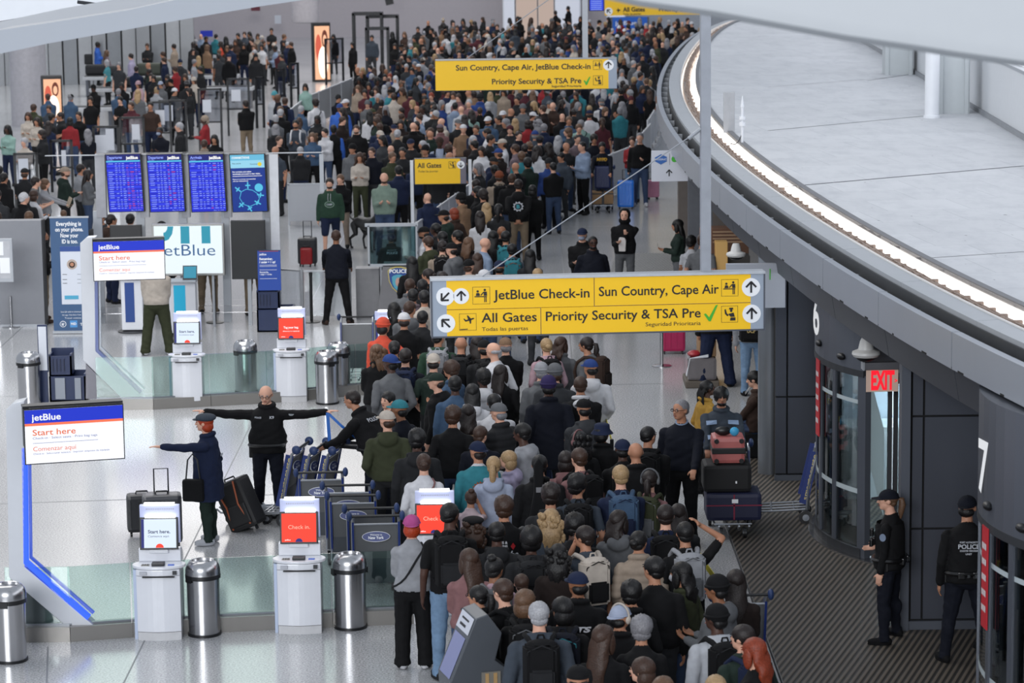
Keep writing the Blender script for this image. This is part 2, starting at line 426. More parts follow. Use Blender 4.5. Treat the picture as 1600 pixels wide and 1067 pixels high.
# parapet wall and pillars standing on the roof
pa = at(1429, 114, 4.12); pb = at(1600, 217, 4.12)
dd = (pb - pa).normalized(); nn = Vector((dd.y, -dd.x, 0))
if nn.x < 0: nn = -nn
wl = structure(empty('wall_right'))
q0 = pa - dd * 30; q1 = pb + dd * 30
def wallbox(mb, p, q, t0, t1, z0, z1, mi=0):
    a = p + nn * t0; c = q + nn * t0; e = q + nn * t1; g = p + nn * t1
    mb.slab([(v.x, v.y) for v in (a, c, e, g)], z0, z1, mi)
b = MB(); wallbox(b, q0, q1, 0, .25, 4.12, 5.16); b.build('parapet', mat('parapet_white', 'cfd2d6', .5, var=.02), wl)
b = MB(); wallbox(b, q0, q1, -.03, .3, 5.16, 5.21); b.build('coping', LGREY, wl)
b = MB(); wallbox(b, q0, q1, .1, .12, 5.22, 9.5); g = b.build('window_1', mat('bright_window', 'f2f6ff', emit=1.6, var=0)); structure(g)
b = MB(); wallbox(b, q0, q1, -.05, -.0, 4.12, 4.20); b.build('kerb', mat('kerb_shadow', '8b8e93', .6), wl)  # grey kerb strip along the foot of the parapet
# round pillar and boxed pillars
pc = at(1456, 184, 4.12)
b = MB(); b.lathe([(.15, 4.12), (.15, 4.16), (.128, 4.17), (.128, 9)], 24, 0, None, pc.x, pc.y); structure(b.build('pillar_1', WHITE, smooth=True))
def boxpillar(x0, x1, yb, depth, nm):
    p = at(x0, yb, 4.12); q = at(x1, yb, 4.12); b = MB()
    b.box(p.x, q.x, p.y, p.y + depth, 4.12, 9); b.box(p.x - .03, p.x + .05, p.y - .03, p.y + .05, 4.12, 9); b.box(q.x - .1, q.x - .03, p.y - .05, p.y + .05, 4.12, 9)
    structure(b.build(nm, mat('pillar_cladding', 'b6bcbf', .5, var=.02)))
boxpillar(1468, 1516, 178, .7, 'pillar_2'); boxpillar(1385, 1428, 117, .7, 'pillar_3')
# ------------------------------------------------------------ walls below the canopy
wl = structure(empty('wall_entrance'))
def panelwall(x0, x1, Yf, seams_x, seams_z, depth=.3, z1=3.2, m=DARKP, plinth=.1):
    b = MB(); b.box(x0 + .02, x1 - .02, Yf + .03, Yf + depth, 0, z1); b.build('backing', GAP, wl)
    xs = [x0] + [s for s in seams_x if x0 < s < x1] + [x1]; zs = [plinth] + list(seams_z) + [z1]
    for i in range(len(xs) - 1):
        for j in range(len(zs) - 1):
            b = MB(); b.box(xs[i] + .012, xs[i + 1] - .012, Yf, Yf + .03, zs[j] + .012, zs[j + 1] - .012)
            b.build('wall_panel', m, wl)
    b = MB(); b.box(x0, x1, Yf - .02, Yf + .03, 0, plinth - .01); b.build('plinth', GREYP, wl)
F1 = at(1210, 752); F1b = at(1283, 752)
panelwall(F1.x, F1.x + 4.6, F1.y, [at(1229, 751).x, F1.x + 1.6, F1.x + 2.8], [1.2], depth=.4)
c1 = at(1203, 745); b = MB(); b.lathe([(.17, 0), (.17, 3.3)], 24, 0, None, c1.x + .02, c1.y + .25); structure(b.build('column_1', SHINYG, smooth=True))
F2 = at(1407, 985); F2j = at(1440, 985)
panelwall(F2.x, F2.x + 5, F2.y, [F2.x + .1, F2j.x, F2j.x + 1.5, F2j.x + 3], [1.17, 2.45], depth=.16, m=mat('wall_panel_grey', '42454e', .38, metal=.3, var=.04, scale=1.2), plinth=.12)
b = MB(); b.box(F2.x - .02, F2.x + .08, F2.y - .06, F2.y + .16, 0, 3.25); b.build('corner_post', GREYP, wl)
# far side of the pod and shop wall
P3 = at(1076, 440)
b = MB(); b.box(P3.x, P3.x + .5, P3.y, P3.y + .3, 0, 3.3); structure(b.build('column_2', mat('shop_column', '5c5f66', .5)))
b = MB(); b.box(P3.x + .2, P3.x + 8, P3.y + 7, P3.y + 7.3, 0, 3.3); structure(b.build('wall_shop', mat('shop_wall', '6a625d', .7)))
b = MB(); b.box(9.2, 9.4, 41, 70, 0, 3.3); structure(b.build('wall_side', DARKP))

# ------------------------------------------------------------ curved glass entrances
GLD = glass('door_glass', (.80, .87, .88), .10)
RED = mat('banner_red', 'b3202b', .5, var=.03)
def entrance(cx, cy, num, nm, lab):
    RA = 2.65; root = structure(empty(nm, (cx, cy, 0)))
    def arc(a0, a1, r0, r1, z0, z1, name, m, n=14):
        b = MB(); vs = []; 
        for i in range(n + 1):
            a = R(a0 + (a1 - a0) * i / n)
            for r, z in ((r0, z0), (r1, z0), (r1, z1), (r0, z1)): vs.append((r * math.cos(a), r * math.sin(a), z))
        fs = []
        for i in range(n):
            for k in range(4):
                k2 = (k + 1) % 4; fs.append((i * 4 + k, (i + 1) * 4 + k, (i + 1) * 4 + k2, i * 4 + k2))
        fs += [(0, 1, 2, 3), (n * 4 + 3, n * 4 + 2, n * 4 + 1, n * 4)]
        b.add(vs, fs); return b.build(name, m, root)
    A0, A1 = 150, 212
    arc(A0, A1 + 1, RA - .25, RA + .03, 2.38, 3.55, 'header_panel', mat('header_grey', '5b5f68', .35, metal=.35, var=.03, scale=1))
    arc(A0, A1 + 1, RA - .12, RA + .035, 2.30, 2.38, 'header_rail', DGREY)
    arc(A0, A1 + 8, RA - .3, RA + .10, 0, .03, 'floor_ring', STEEL)
    arc(A0, A1, RA - .06, RA + .03, .03, .14, 'base_rail', DGREY)
    for a, b_ in ((A0, 168), (168, 186), (186, 198), (198, A1)):
        arc(a + .4, b_ - .4, RA - .02, RA - .005, .14, 2.30, 'pane', GLD, 6)
        arc(a + .4, b_ - .4, RA - .003, RA + .0, .82, .88, 'frosted_band', mat('frost', 'aab4b8', .5, alpha=1, var=0), 6)
        arc(a + .4, b_ - .4, RA - .003, RA + .0, 1.95, 2.0, 'frosted_band', mat('frost', 'aab4b8', .5, var=0), 6)
    for a in (A0, 168, 186, 198, A1):
        wd = .9 if a != A1 else 1.6
        arc(a - wd, a + wd, RA - .07, RA + .02, .03, 2.32, 'mullion', GREYP, 2)
    # side return: a straight sliding door
    p = Vector((RA * math.cos(R(A1)), RA * math.sin(R(A1)), 0)); q = Vector((F2.x + .15 - 6.55, F2.y + .6 - 36.2, 0))
    q = Vector((p.x + .62, p.y - .55, 0)) if False else Vector((p.x + .75, p.y + .12, 0))
    for k in range(2):
        s = p.lerp(q, k * .5 + .02); e = p.lerp(q, k * .5 + .48)
        b = MB(); b.box(s.x, s.x + .05, s.y - .02, s.y + .05, .05, 2.3); b.box(e.x - .05, e.x, s.y - .02, s.y + .05, .05, 2.3)
        b.box(s.x, e.x, s.y - .02, s.y + .05, .05, .15); b.box(s.x, e.x, s.y - .02, s.y + .05, 2.2, 2.3); b.build('door_frame', DGREY, root)
        b = MB(); b.box(s.x + .05, e.x - .05, s.y + .01, s.y + .02, .15, 2.2); b.build('pane', GLD, root)
    b = MB(); b.box(p.x, p.x + 1.6, p.y, p.y + .2, 2.3, 3.5); b.build('header_panel', mat('header_grey', '5b5f68', .35, metal=.35, var=.03, scale=1), root)
    # white motion sensor, door number, red banner
    a = R(187); b = MB(); b.ell((0, 0, 0), (.05, .09, .045), 10, 6)
    o = b.build('motion_sensor', BLACK, root, smooth=True); o.location = ((RA + .04) * math.cos(a), (RA + .04) * math.sin(a), 2.55); o.rotation_euler = (0, 0, a)
    o2 = link('motion_sensor', o.data, root); a = R(203); o2.location = ((RA + .04) * math.cos(a), (RA + .04) * math.sin(a), 2.5); o2.rotation_euler = (0, 0, a)
    h = empty('number_plate'); h.parent = root; a = R(183)
    t = text(h, num, -.13, .13, 0, .52, 0, mat('numeral_white', 'e8e8e8', .5, emit=.25, var=0), .02, 'numeral')
    h.location = ((RA + .045) * math.cos(a), (RA + .045) * math.sin(a), 2.62); h.rotation_euler = (0, 0, a + PI / 2 + R(8))
    arc(183, 187.5, RA + .035, RA + .045, 1.35, 2.33, 'red_banner', RED, 4)
    b = MB()
    for i in range(5):
        z = 2.12 - i * .15
        for j in range(4): 
            a = R(183.7 + j * .85); r = RA + .05; b.add([(r * math.cos(a), r * math.sin(a), z), (r * math.cos(a + .01), r * math.sin(a + .01), z - .01), (r * math.cos(a + .01), r * math.sin(a + .01), z + .05), (r * math.cos(a), r * math.sin(a), z + .06)], [(0, 1, 2, 3)])
    b.build('banner_print', mat('print_white', 'e6dfe0', .6, var=0), root, recalc=False)
    return root
E6 = entrance(6.55, 36.2, '6', 'door_6', '')
E7 = entrance(7.12, 26.75, '7', 'door_7', '')
# poster on the glass of door 6, display shelter outside
b = MB(); b.prism([(0, .95), (.30, .35), (.30, 1.45), (0, 2.05)], 0, .01)
o = b.build('glass_poster', mat('poster_white', 'e9eef2', .5, emit=.25, var=0)); o.location = (at(1301, 760).x + .12, 36.0, 0); o.rotation_euler = (0, 0, R(-62)); tag(o, 'white poster standing behind the curved glass of door six', 'poster')  # emission added so the poster glows, though it is no lamp
b = MB(); b.box(4.42, 9, 38.9, 39.0, .0, 2.9); o = b.build('white_screen_panel', mat('outdoor_white', 'dce8f4', .5, var=.03, scale=.6)); structure(o); o.name = 'wall_outside'  # white panel added behind the glass, stands in for daylit outdoors
b = MB()
for X in (4.75, 5.35, 6.1, 6.9): b.tube([(X - .15, 38.3, 0), (X, 38.3, 2.4), (X + .18, 38.3, 0)], .012, 6)
o = b.build('trim_2', DGREY); structure(o)
area('vestibule_light', (6.4, 37.2, 3.0), 2.6, 1.2, 170, (.85, .93, 1), (R(40), 0, 0))  # unseen fill lamp added behind the header to brighten the white panel
b = MB(); b.slab([(4.5, 38.2), (7.5, 38.2), (7.2, 38.85), (4.45, 38.85)], .012, 1.0); o = b.build('planter', mat('planter_white', 'e4ecf4', .6)); tag(o, 'low white block outside behind the curved glass of door six', 'planter')  # plain white block added as a stand-in for a snow-white shape

# ------------------------------------------------------------ near ceiling edges (out of focus) and far shell
def bulkhead(pts, Y, dep, top, name, m, rnd=.12):
    b = MB(); vs = []; k = 5
    ps = [at_y(x, y, Y) for x, y in pts]
    for p in ps:
        for (dy, dz) in ((rnd * 1.0 + dep, 0), (rnd, 0), (rnd * .3, rnd * .3), (0, rnd), (0, None), (dep + rnd, None)):
            vs.append((p.x, Y + dy, top if dz is None else p.z + dz))
    k = 6; fs = []
    for i in range(len(ps) - 1):
        for j in range(k):
            j2 = (j + 1) % k; fs.append((i * k + j, (i + 1) * k + j, (i + 1) * k + j2, i * k + j2))
    fs += [tuple(range(k)), tuple(reversed(range(len(vs) - k, len(vs))))]
    b.add(vs, fs); o = b.build(name, m, smooth=True); return structure(o)
SOFF = mat('bulkhead_white', 'b2b5b8', .6, var=.01)
bulkhead([(860, -40), (930, -4), (1000, 12), (1060, 20), (1117, 28), (1200, 43), (1325, 66), (1430, 81), (1500, 92), (1600, 106), (1750, 124)], 13, 1.5, 9.8, 'ceiling_beam_1', SOFF, .1)
def bandbeam(lo, hi, Y, dep, name, m):
    b = MB(); P = [at_y(x, y, Y) for x, y in lo]; Q = [at_y(x, y, Y) for x, y in hi]
    n = len(P); vs = [(p.x, Y, p.z) for p in P] + [(p.x, Y, p.z) for p in Q] + [(p.x, Y + dep, p.z + .25) for p in P] + [(p.x, Y + dep, p.z) for p in Q]
    fs = []
    for i in range(n - 1):
        fs += [(i, i + 1, n + i + 1, n + i), (2 * n + i, 3 * n + i, 3 * n + i + 1, 2 * n + i + 1), (i, 2 * n + i, 2 * n + i + 1, i + 1), (n + i, n + i + 1, 3 * n + i + 1, 3 * n + i)]
    b.add(vs, fs); return structure(b.build(name, m))
LB = mat('ceiling_band', '9ea3ab', .55, var=.01)
bandbeam([(-80, 100), (0, 84), (75, 68), (200, 46), (300, 28), (400, 11), (500, -4), (640, -20)], [(-80, 66), (0, 47), (75, 36), (200, 16), (300, -6), (400, -30), (500, -60), (640, -90)], 24, .8, 'ceiling_beam_2', LB)
bandbeam([(-80, 70), (0, 50), (75, 42), (200, 26), (400, 0)], [(-80, 30), (0, 25), (75, 15), (200, -8), (400, -40)], 34, 4, 'ceiling_panel', mat('ceiling_grey', '26272a', .7))
bandbeam([(-80, 44), (0, 33), (75, 20), (120, 12), (190, 2), (260, -8)], [(-80, -60), (0, -60), (75, -60), (120, -60), (190, -60), (260, -60)], 30, .6, 'ceiling_beam_3', WHITE)
b = MB(); p = at_y(112, -10, 33); b.box(p.x, p.x + .05, 33, 33.1, p.z, p.z + .01)
p0 = at_y(121, 3, 29.5); p1 = at_y(193, 13, 29.5); b = MB(); b.tube([p0, p0.lerp(p1, .3), p1], .02, 6); structure(b.build('trim_3', DGREY))

# back walls
b = MB(); b.box(-34, 6.0, 150, 150.4, 0, 34); structure(b.build('wall_back', WARMW))  # far wall, raised well above the view to darken floor reflections
wl = structure(empty('wall_left'))
x = -26.0; i = 0
while x < -13.0:
    b = MB(); b.box(x + .02, x + .56, 118 + (i % 3) * .08, 118.2, 0, 8); b.build('wall_panel', mat('silver_panel_%d' % (i % 3), ['8c8e91', '7f8286', '989a9d'][i % 3], .35, metal=.5, var=.03), wl); x += .6; i += 1
b = MB(); b.box(-26, -13, 118.25, 118.5, 0, 8.2); b.build('backing', GAP, wl)
b = MB(); b.box(6.0, 40, 150, 150.4, 0, 34); structure(b.build('wall_back_2', mat('pale_wall', '9da1a8', .6)))  # upper part is unseen, extended upward for the floor reflections
# columns
c = at(47, 196); b = MB(); b.lathe([(.62, 0), (.62, 8)], 32, 0, None, c.x, c.y); structure(b.build('column_3', mat('column_paint', 'a9a7ad', .5), smooth=True))
c = at_y(477, 36, 128); b = MB(); b.lathe([(.45, c.z), (.58, c.z + .06), (.62, c.z + .2), (.62, c.z + 6)], 32, 0, None, c.x, c.y); structure(b.build('column_4', mat('column_paint_2', 'bab5ba', .5), smooth=True))
# windows and door bays at the far end
b = MB()
for (xa, xb, yb, m) in ((803, 838, 42, 'peach'), (842, 864, 42, 'peach')):
    pass
def farpanel(xa, xb, ya, yb, Y, m, nm, d=.2):
    p = at_y(xa, yb, Y); q = at_y(xb, ya, Y); b = MB(); b.box(p.x, q.x, Y, Y + d, max(0, p.z), q.z); return b.build(nm, m)
PEACH = mat('window_peach', 'e6cdbf', .5, emit=.55, var=.05, scale=.4)
k = 2
for (xa, xb) in ((788, 803), (807, 838), (842, 864), (868, 905), (950, 975)):
    fr = farpanel(xa - 2, xb + 2, -60, 60, 148, WHITE, 'window_%d' % k, .1); structure(fr)
    pn = farpanel(xa, xb, -60, 58, 147.9, PEACH if k in (3, 4) else mat('window_grey', 'c9ccd6', .5, emit=.35, var=.03), 'pane', .05); pn.parent = fr; k += 1
# ------------------------------------------------------------ board helper: layout in photo-sized units
YEL = mat('sign_yellow', 'f7cc2a', .45, var=0, emit=.0); 
YELB = mat('sign_yellow_face', 'f8c512', .45, var=.01)
INK = mat('sign_ink', '17161a', .5, var=0); PWHITE = mat('sign_white', 'eef0f3', .5, var=0)
SIGNGREY = mat('sign_grey', '9aa5b4', .4, var=.01)
def _cap():
    vs, fs = text_mesh('H', .0); a = np.array(vs); return a[:, 1].max()
CAPH = _cap()
class Board:
    def __init__(s, name, px, py, Y, sc, yaw=0, rx=0, z=None):
        """top-left corner seen at pixel px, py on the plane at distance Y; sc metres per layout unit"""
        p = at_y(px, py, Y); s.root = empty(name, (p.x, Y, p.z), yaw, rx); s.s = sc; s.n = 0
    def rect(s, u0, v0, u1, v1, m, y0=0, y1=.03, name='panel', parent=None, bev=0):
        k = s.s; b = MB(); b.box(u0 * k, u1 * k, y0, y1, -v1 * k, -v0 * k); return b.build(name, m, parent or s.root, bev=bev)
    def txt(s, t, u0, u1, vb, cap, m, y=-.004, bold=.012, name='lettering', shear=0, parent=None):
        k = s.s; vs, fs = text_mesh(t, bold, shear=shear)
        if not vs: return
        a = np.array(vs); lo = a.min(0)[0]; w_ = a.max(0)[0] - lo; sz = cap / CAPH
        b = MB(); b.add([((u0 + (v[0] - lo) / w_ * (u1 - u0)) * k, y, (-vb + v[1] * sz) * k) for v in vs], fs)
        return b.build(name, m, parent or s.root, recalc=False)
    def disc(s, u, v, r, m, y0=-.006, y1=.002, name='disc', n=28, parent=None):
        k = s.s; b = MB(); b.prism([((u + r * math.cos(2 * PI * i / n)) * k, (-v + r * math.sin(2 * PI * i / n)) * k) for i in range(n)], y0, y1)
        return b.build(name, m, parent or s.root)
    def arrow(s, u, v, r, ang, parent=None, m=None, y=-.012):
        """ang: 0 up, 45 up-left, 135 down-left, 180 down"""
        k = s.s; b = MB(); wd = r * .2
        def seg(a, c, w2):
            a = Vector(a); c = Vector(c); d = (c - a).normalized(); n = Vector((-d.y, d.x)) * w2
            q = [a + n, a - n, c - n, c + n]
            ca, sa = math.cos(R(ang)), math.sin(R(ang))
            b.add([((u + (p.x * ca - p.y * sa)) * k, y, (-v + (p.x * sa + p.y * ca)) * k) for p in q], [(0, 1, 2, 3)])
        seg((0, -r * .62), (0, r * .5), wd * .55); seg((-wd * .1, r * .66), (r * .58, r * .02), wd * .55); seg((wd * .1, r * .66), (-r * .58, r * .02), wd * .55)
        return b.build('arrow', m or INK, parent or s.root, recalc=False)
    def outline(s, u0, v0, u1, v1, t, m, y=-.004, name='icon_frame', parent=None):
        k = s.s; b = MB()
        for a, c, d, e in ((u0, v0, u1, v0 + t), (u0, v1 - t, u1, v1), (u0, v0, u0 + t, v1), (u1 - t, v0, u1, v1)):
            b.add([(a * k, y, -c * k), (d * k, y, -c * k), (d * k, y, -e * k), (a * k, y, -e * k)], [(0, 1, 2, 3)])
        return b.build(name, m, parent or s.root, recalc=False)
    def poly(s, polys, m, y=-.005, name='icon', parent=None):
        k = s.s; b = MB()
        for P in polys: b.add([(u * k, y, -v * k) for u, v in P], [tuple(range(len(P)))])
        return b.build(name, m, parent or s.root, recalc=False)
def circ(u, v, r, n=12): return [(u + r * math.cos(2 * PI * i / n), v + r * math.sin(2 * PI * i / n)) for i in range(n)]
def icon_desk(B, u, v, w_):
    """two figures at a check-in desk inside a square"""
    q = w_ / 27; P = [circ(u + 8 * q, v + 7 * q, 1.9 * q), circ(u + 19 * q, v + 5 * q, 1.9 * q),
        [(u + 5 * q, v + 14 * q), (u + 6 * q, v + 9.5 * q), (u + 10 * q, v + 9.5 * q), (u + 11.5 * q, v + 12 * q), (u + 11 * q, v + 14 * q)],
        [(u + 3 * q, v + 14.5 * q), (u + 22 * q, v + 14.5 * q), (u + 22 * q, v + 16 * q), (u + 3 * q, v + 16 * q)],
        [(u + 17 * q, v + 7.5 * q), (u + 22 * q, v + 7.5 * q), (u + 22.5 * q, v + 14 * q), (u + 17.5 * q, v + 14 * q)],
        [(u + 12 * q, v + 13 * q), (u + 16.5 * q, v + 7.8 * q), (u + 17.5 * q, v + 9 * q), (u + 13.5 * q, v + 13.8 * q)],
        [(u + 18 * q, v + 16 * q), (u + 19.3 * q, v + 16 * q), (u + 19.3 * q, v + 24 * q), (u + 18 * q, v + 24 * q)],
        [(u + 20.3 * q, v + 16 * q), (u + 21.6 * q, v + 16 * q), (u + 21.6 * q, v + 24 * q), (u + 20.3 * q, v + 24 * q)]]
    B.poly(P, INK, name='desk_icon'); B.outline(u, v, u + w_, v + w_, .5, INK)
def icon_security(B, u, v, w_):
    q = w_ / 27; P = [[(u + 13 * q, v + 3 * q), (u + 19 * q, v + 3 * q), (u + 19.5 * q, v + 6 * q), (u + 12.5 * q, v + 6 * q)], circ(u + 16 * q, v + 8 * q, 2.2 * q),
        [(u + 11 * q, v + 13 * q), (u + 20 * q, v + 11 * q), (u + 22 * q, v + 18 * q), (u + 15 * q, v + 18 * q)],
        [(u + 5 * q, v + 6 * q), (u + 7 * q, v + 5 * q), (u + 9 * q, v + 12 * q), (u + 12 * q, v + 15 * q), (u + 10 * q, v + 17 * q), (u + 6 * q, v + 13 * q)],
        [(u + 15 * q, v + 19 * q), (u + 23 * q, v + 19 * q), (u + 23 * q, v + 24 * q), (u + 14 * q, v + 24 * q)]]
    B.poly(P, INK, name='security_icon'); B.outline(u, v, u + w_, v + w_, .5, INK)
def icon_plane(B, u, v, w_):
    q = w_ / 27; P = [[(u + 8 * q, v + 11 * q), (u + 22 * q, v + 7 * q), (u + 24 * q, v + 7.6 * q), (u + 22 * q, v + 9.5 * q), (u + 10 * q, v + 13 * q)],
        [(u + 14 * q, v + 10 * q), (u + 12 * q, v + 3 * q), (u + 14 * q, v + 3 * q), (u + 19 * q, v + 9 * q)],
        [(u + 15 * q, v + 10 * q), (u + 19 * q, v + 9.5 * q), (u + 18.5 * q, v + 16 * q), (u + 17 * q, v + 16.5 * q)],
        [(u + 8 * q, v + 11 * q), (u + 6.5 * q, v + 8 * q), (u + 8.2 * q, v + 8 * q), (u + 11 * q, v + 11 * q)],
        [(u + 1 * q, v + 24.5 * q), (u + 13 * q, v + 24.2 * q), (u + 13 * q, v + 25.5 * q), (u + 1 * q, v + 25.8 * q)]]
    B.poly(P, INK, name='plane_icon'); B.outline(u, v, u + w_, v + w_, .5, INK)
GREEN = mat('tick_green', '3fae2e', .5, var=0)
# ---------------- big hanging sign
Yb = 31.0; sc = Yb / FOC * 1.004
B = Board('hanging_sign', 673.5, 439, Yb, sc, R(4.3))
tag(B.root, 'big yellow sign reading JetBlue Check-in, Sun Country, Cape Air, hung over the queue', 'sign')
B.rect(-1, -3.5, 530, 91, LGREY, .03, .2, 'casing', bev=.006); B.rect(-1, -3.5, 530, 0, mat('lip', 'c3c8ce', .35, metal=.4), -.02, .03, 'top_lip')
B.rect(-1, 88.5, 530, 91, GREYP, -.012, .03, 'bottom_lip'); B.rect(-1, 0, 1.3, 88.5, GREYP, -.012, .03, 'side_lip'); B.rect(527.7, 0, 530, 88.5, GREYP, -.012, .03, 'side_lip')
B.rect(1.3, 0, 24, 88.5, SIGNGREY, 0, .03, 'grey_end'); B.rect(507, 0, 527.7, 88.5, SIGNGREY, 0, .03, 'grey_end')
for a, c, d, e in ((24, 0, 257, 46), (258.2, 0, 507, 45.5), (24, 47, 172, 88.5), (173.2, 46.7, 507, 88.5)): B.rect(a, c, d, e, YELB, 0, .03, 'yellow_panel')
for u, v, r, a in ((22, 25, 14.3, 135), (47, 25, 12.6, 0), (22.5, 68, 14.5, 45), (507.5, 21.5, 14.7, 0), (508.5, 64, 14.7, 0)):
    B.disc(u, v, r, PWHITE); B.arrow(u, v, r * .95, a)
icon_desk(B, 65, 11, 27.5); icon_plane(B, 43.5, 53, 27); icon_desk(B, 460, 8, 27); icon_security(B, 460, 50.5, 26.5)
B.txt('JetBlue Check-in', 98, 250, 31.5, 14.6, INK); B.txt('Sun Country, Cape Air', 265, 456, 30, 14.6, INK)
B.txt('All Gates', 78.5, 166, 67.6, 14.3, INK); B.txt('Todas las puertas', 79, 152, 81.5, 6, INK, bold=0)
B.txt('Priority Security & TSA Pre', 180.5, 427, 67.6, 14.4, INK); B.txt('Seguridad Prioritaria', 339, 427, 80, 6, INK, bold=0)
B.poly([[(432, 63), (435, 61.5), (440.5, 68), (440, 74.5)], [(440.5, 68), (451, 49), (454.5, 48), (443, 74.5), (440, 74.5)]], GREEN, name='tick')
k = sc; b = MB(); b.box(429.5 * k, 445 * k, .06, .17, 3.4 * k, 5); b.build('hanger_post', mat('post_grey', '9fa3ab', .35, metal=.3), B.root)
b = MB(); b.tube([(81 * k, .1, 3 * k), (434 * k, .1, 232 * k)], .007, 5); b.tube([(410 * k, .1, 215 * k), (430 * k, .1, 230 * k)], .022, 6); b.build('stay_cable', LGREY, B.root)
# ---------------- second yellow sign
Y2 = 62.0; sc = Y2 / FOC
B = Board('hanging_sign', 680, 95, Y2, sc, R(.4)); tag(B.root, 'yellow sign reading Priority Security over the far queue, hung on one grey post', 'sign')
B.rect(0, -1.5, 283, 47.5, GREYP, .03, .25, 'casing'); B.rect(0, -1.5, 283, 0, LGREY, -.02, .03, 'top_lip'); B.rect(270, 0, 283, 46.5, SIGNGREY, 0, .03, 'grey_end'); B.rect(0, 0, 270, 46.5, YELB, 0, .03, 'yellow_panel')
B.disc(270, 10, 8.3, PWHITE); B.arrow(270, 10, 8, 0)
B.txt('Sun Country, Cape Air, JetBlue Check-in', 32, 242, 15.5, 8.2, INK, bold=.02); B.txt('Priority Security & TSA Pre', 88, 227.5, 37.5, 8, INK, bold=.02); B.txt('Seguridad Prioritaria', 181, 227.5, 43.5, 3.4, INK)
B.poly([[(231, 34), (233, 33), (235, 36), (234.5, 40.5)], [(235, 36), (240, 28), (242, 27.5), (236.5, 40.5), (234.5, 40.5)]], GREEN, name='tick')
icon_desk(B, 246, 3, 14); icon_security(B, 246, 26, 15)
k = sc; b = MB(); b.box(230 * k, 238.5 * k, .06, .2, 1.5 * k, 6); b.build('hanger_post', LGREY, B.root)
b = MB(); b.tube([(48 * k, .1, 2 * k), (232 * k, .1, 130 * k)], .010, 5); b.build('stay_cable', LGREY, B.root)
# ---------------- all gates sign on two posts
g1 = at(646, 392); g2 = at(738, 392); Yg = (g1.y + g2.y) / 2; sc = Yg / FOC
B = Board('floor_sign', 648, 249, Yg, sc, R(2)); tag(B.root, 'small yellow sign reading All Gates, held between two white posts', 'sign')
B.rect(-1, -1, 81, 40, GREYP, .03, .12, 'casing'); B.rect(0, 0, 71, 39, YELB, 0, .03, 'yellow_panel'); B.rect(71, 0, 80, 39, mat('sign_mauve', '6f6a76', .5), 0, .03, 'grey_end')
B.txt('All Gates', 4, 41.5, 13.5, 7.4, INK, bold=.02); B.txt('Todas las puertas', 5, 36, 20.5, 3.2, INK, bold=0)
B.disc(72, 9.5, 6.2, PWHITE); B.arrow(72, 9.5, 6, 180); icon_security(B, 53, 4, 11)
z0 = B.root.location.z / sc
for u in (-7.5, 84): B.rect(u, 2, u + 5, z0, mat('white_post', 'd9dbe0', .35, metal=.2), .03, .1, 'post')
# ---------------- far sign and blue screens at the top
Yf = 96.0; sc = Yf / FOC
B = Board('hanging_sign', 945, -12, Yf, sc, 0); tag(B.root, 'far yellow sign reading All Gates, cut off by the ceiling edge above', 'sign')
B.rect(0, 0, 230, 36, YELB, 0, .3, 'yellow_panel'); B.disc(6, 29.5, 6, PWHITE, -.02, 0); B.arrow(6, 29.5, 6, 45, y=-.03)
B.txt('All Gates', 28, 62, 30, 6.6, INK, bold=.02, y=-.02); B.txt('Todas las puertas', 28, 56, 35, 2.6, INK, y=-.02); B.txt('Priority Security', 84, 150, 30, 6.6, INK, bold=.02, y=-.02); B.poly([[(18, 27), (24, 27), (24, 28.5), (18, 28.5)], [(20, 24), (22, 27), (22, 29), (20, 32)]], INK, name='plane_icon', y=-.02)
B = Board('flight_screen', 920, -14, 97, 97 / FOC); tag(B.root, 'blue flight screen beside the far yellow sign', 'screen')
BLU = mat('screen_blue', '1f3fe0', emit=.9, var=0)
B.rect(0, 0, 24, 31, BLACK, .02, .2, 'casing'); B.rect(1.5, 1, 22.5, 30, BLU, 0, .02, 'screen')
for i in range(9): B.poly([[(3, 4 + i * 3), (20, 4 + i * 3), (20, 5 + i * 3), (3, 5 + i * 3)]], mat('screen_row', '9fb8ff', emit=.8, var=0), y=-.01, name='screen_row')
B = Board('wall_poster', 957, 27, 147, 147 / FOC); tag(B.root, 'blue backlit advert on the far wall under the yellow sign', 'poster')
B.rect(0, 0, 54, 60, mat('poster_blue', '1d5fc4', emit=.55, var=0), 0, .1, 'panel'); B.txt('jetBlue', 4, 38, 12, 6, PWHITE, y=-.02); B.rect(-3, 0, 0, 60, GREYP, -.03, .1, 'frame_edge'); B.rect(54, 0, 57, 60, GREYP, -.03, .1, 'frame_edge')
# ---------------- white hanging signs below the canopy
B = Board('white_sign', 1018, 236, 50, 50 / FOC, R(1)); tag(B.root, 'white hanging sign with blue hexagon badge and black up arrow', 'sign')
B.rect(0, 0, 57, 48, mat('sign_pale', 'c5c8d2', .5, var=0), 0, .08, 'panel')
B.poly([[(5, 10.5), (15, 5), (24, 9.5), (24, 16.5), (14.5, 21.5), (5, 16)]], mat('badge_blue', '2c5fa6', .5, var=.15, scale=3), name='badge'); B.txt('MOSAIC', 5.6, 23.4, 14.6, 2.8, PWHITE, bold=.0, y=-.01)
B.arrow(27.5, 35, 8, 0, y=-.006); B.poly([[(28, 4), (28.5, 4), (28.5, 22), (28, 22)]], INK, name='divider'); B.poly([circ(36, 13, 5)], GREEN, name='green_mark')
B = Board('white_sign', 1135, 413, 38.2, 38.2 / FOC, 0); tag(B.root, 'blank pale panel of a hanging sign behind the big yellow sign', 'sign')
B.rect(0, 0, 93, 70, mat('sign_pale2', 'a7abb5', .5, var=0), 0, .1, 'panel'); B.rect(68, 8, 69.5, 25, GREEN, -.01, 0, 'green_mark')
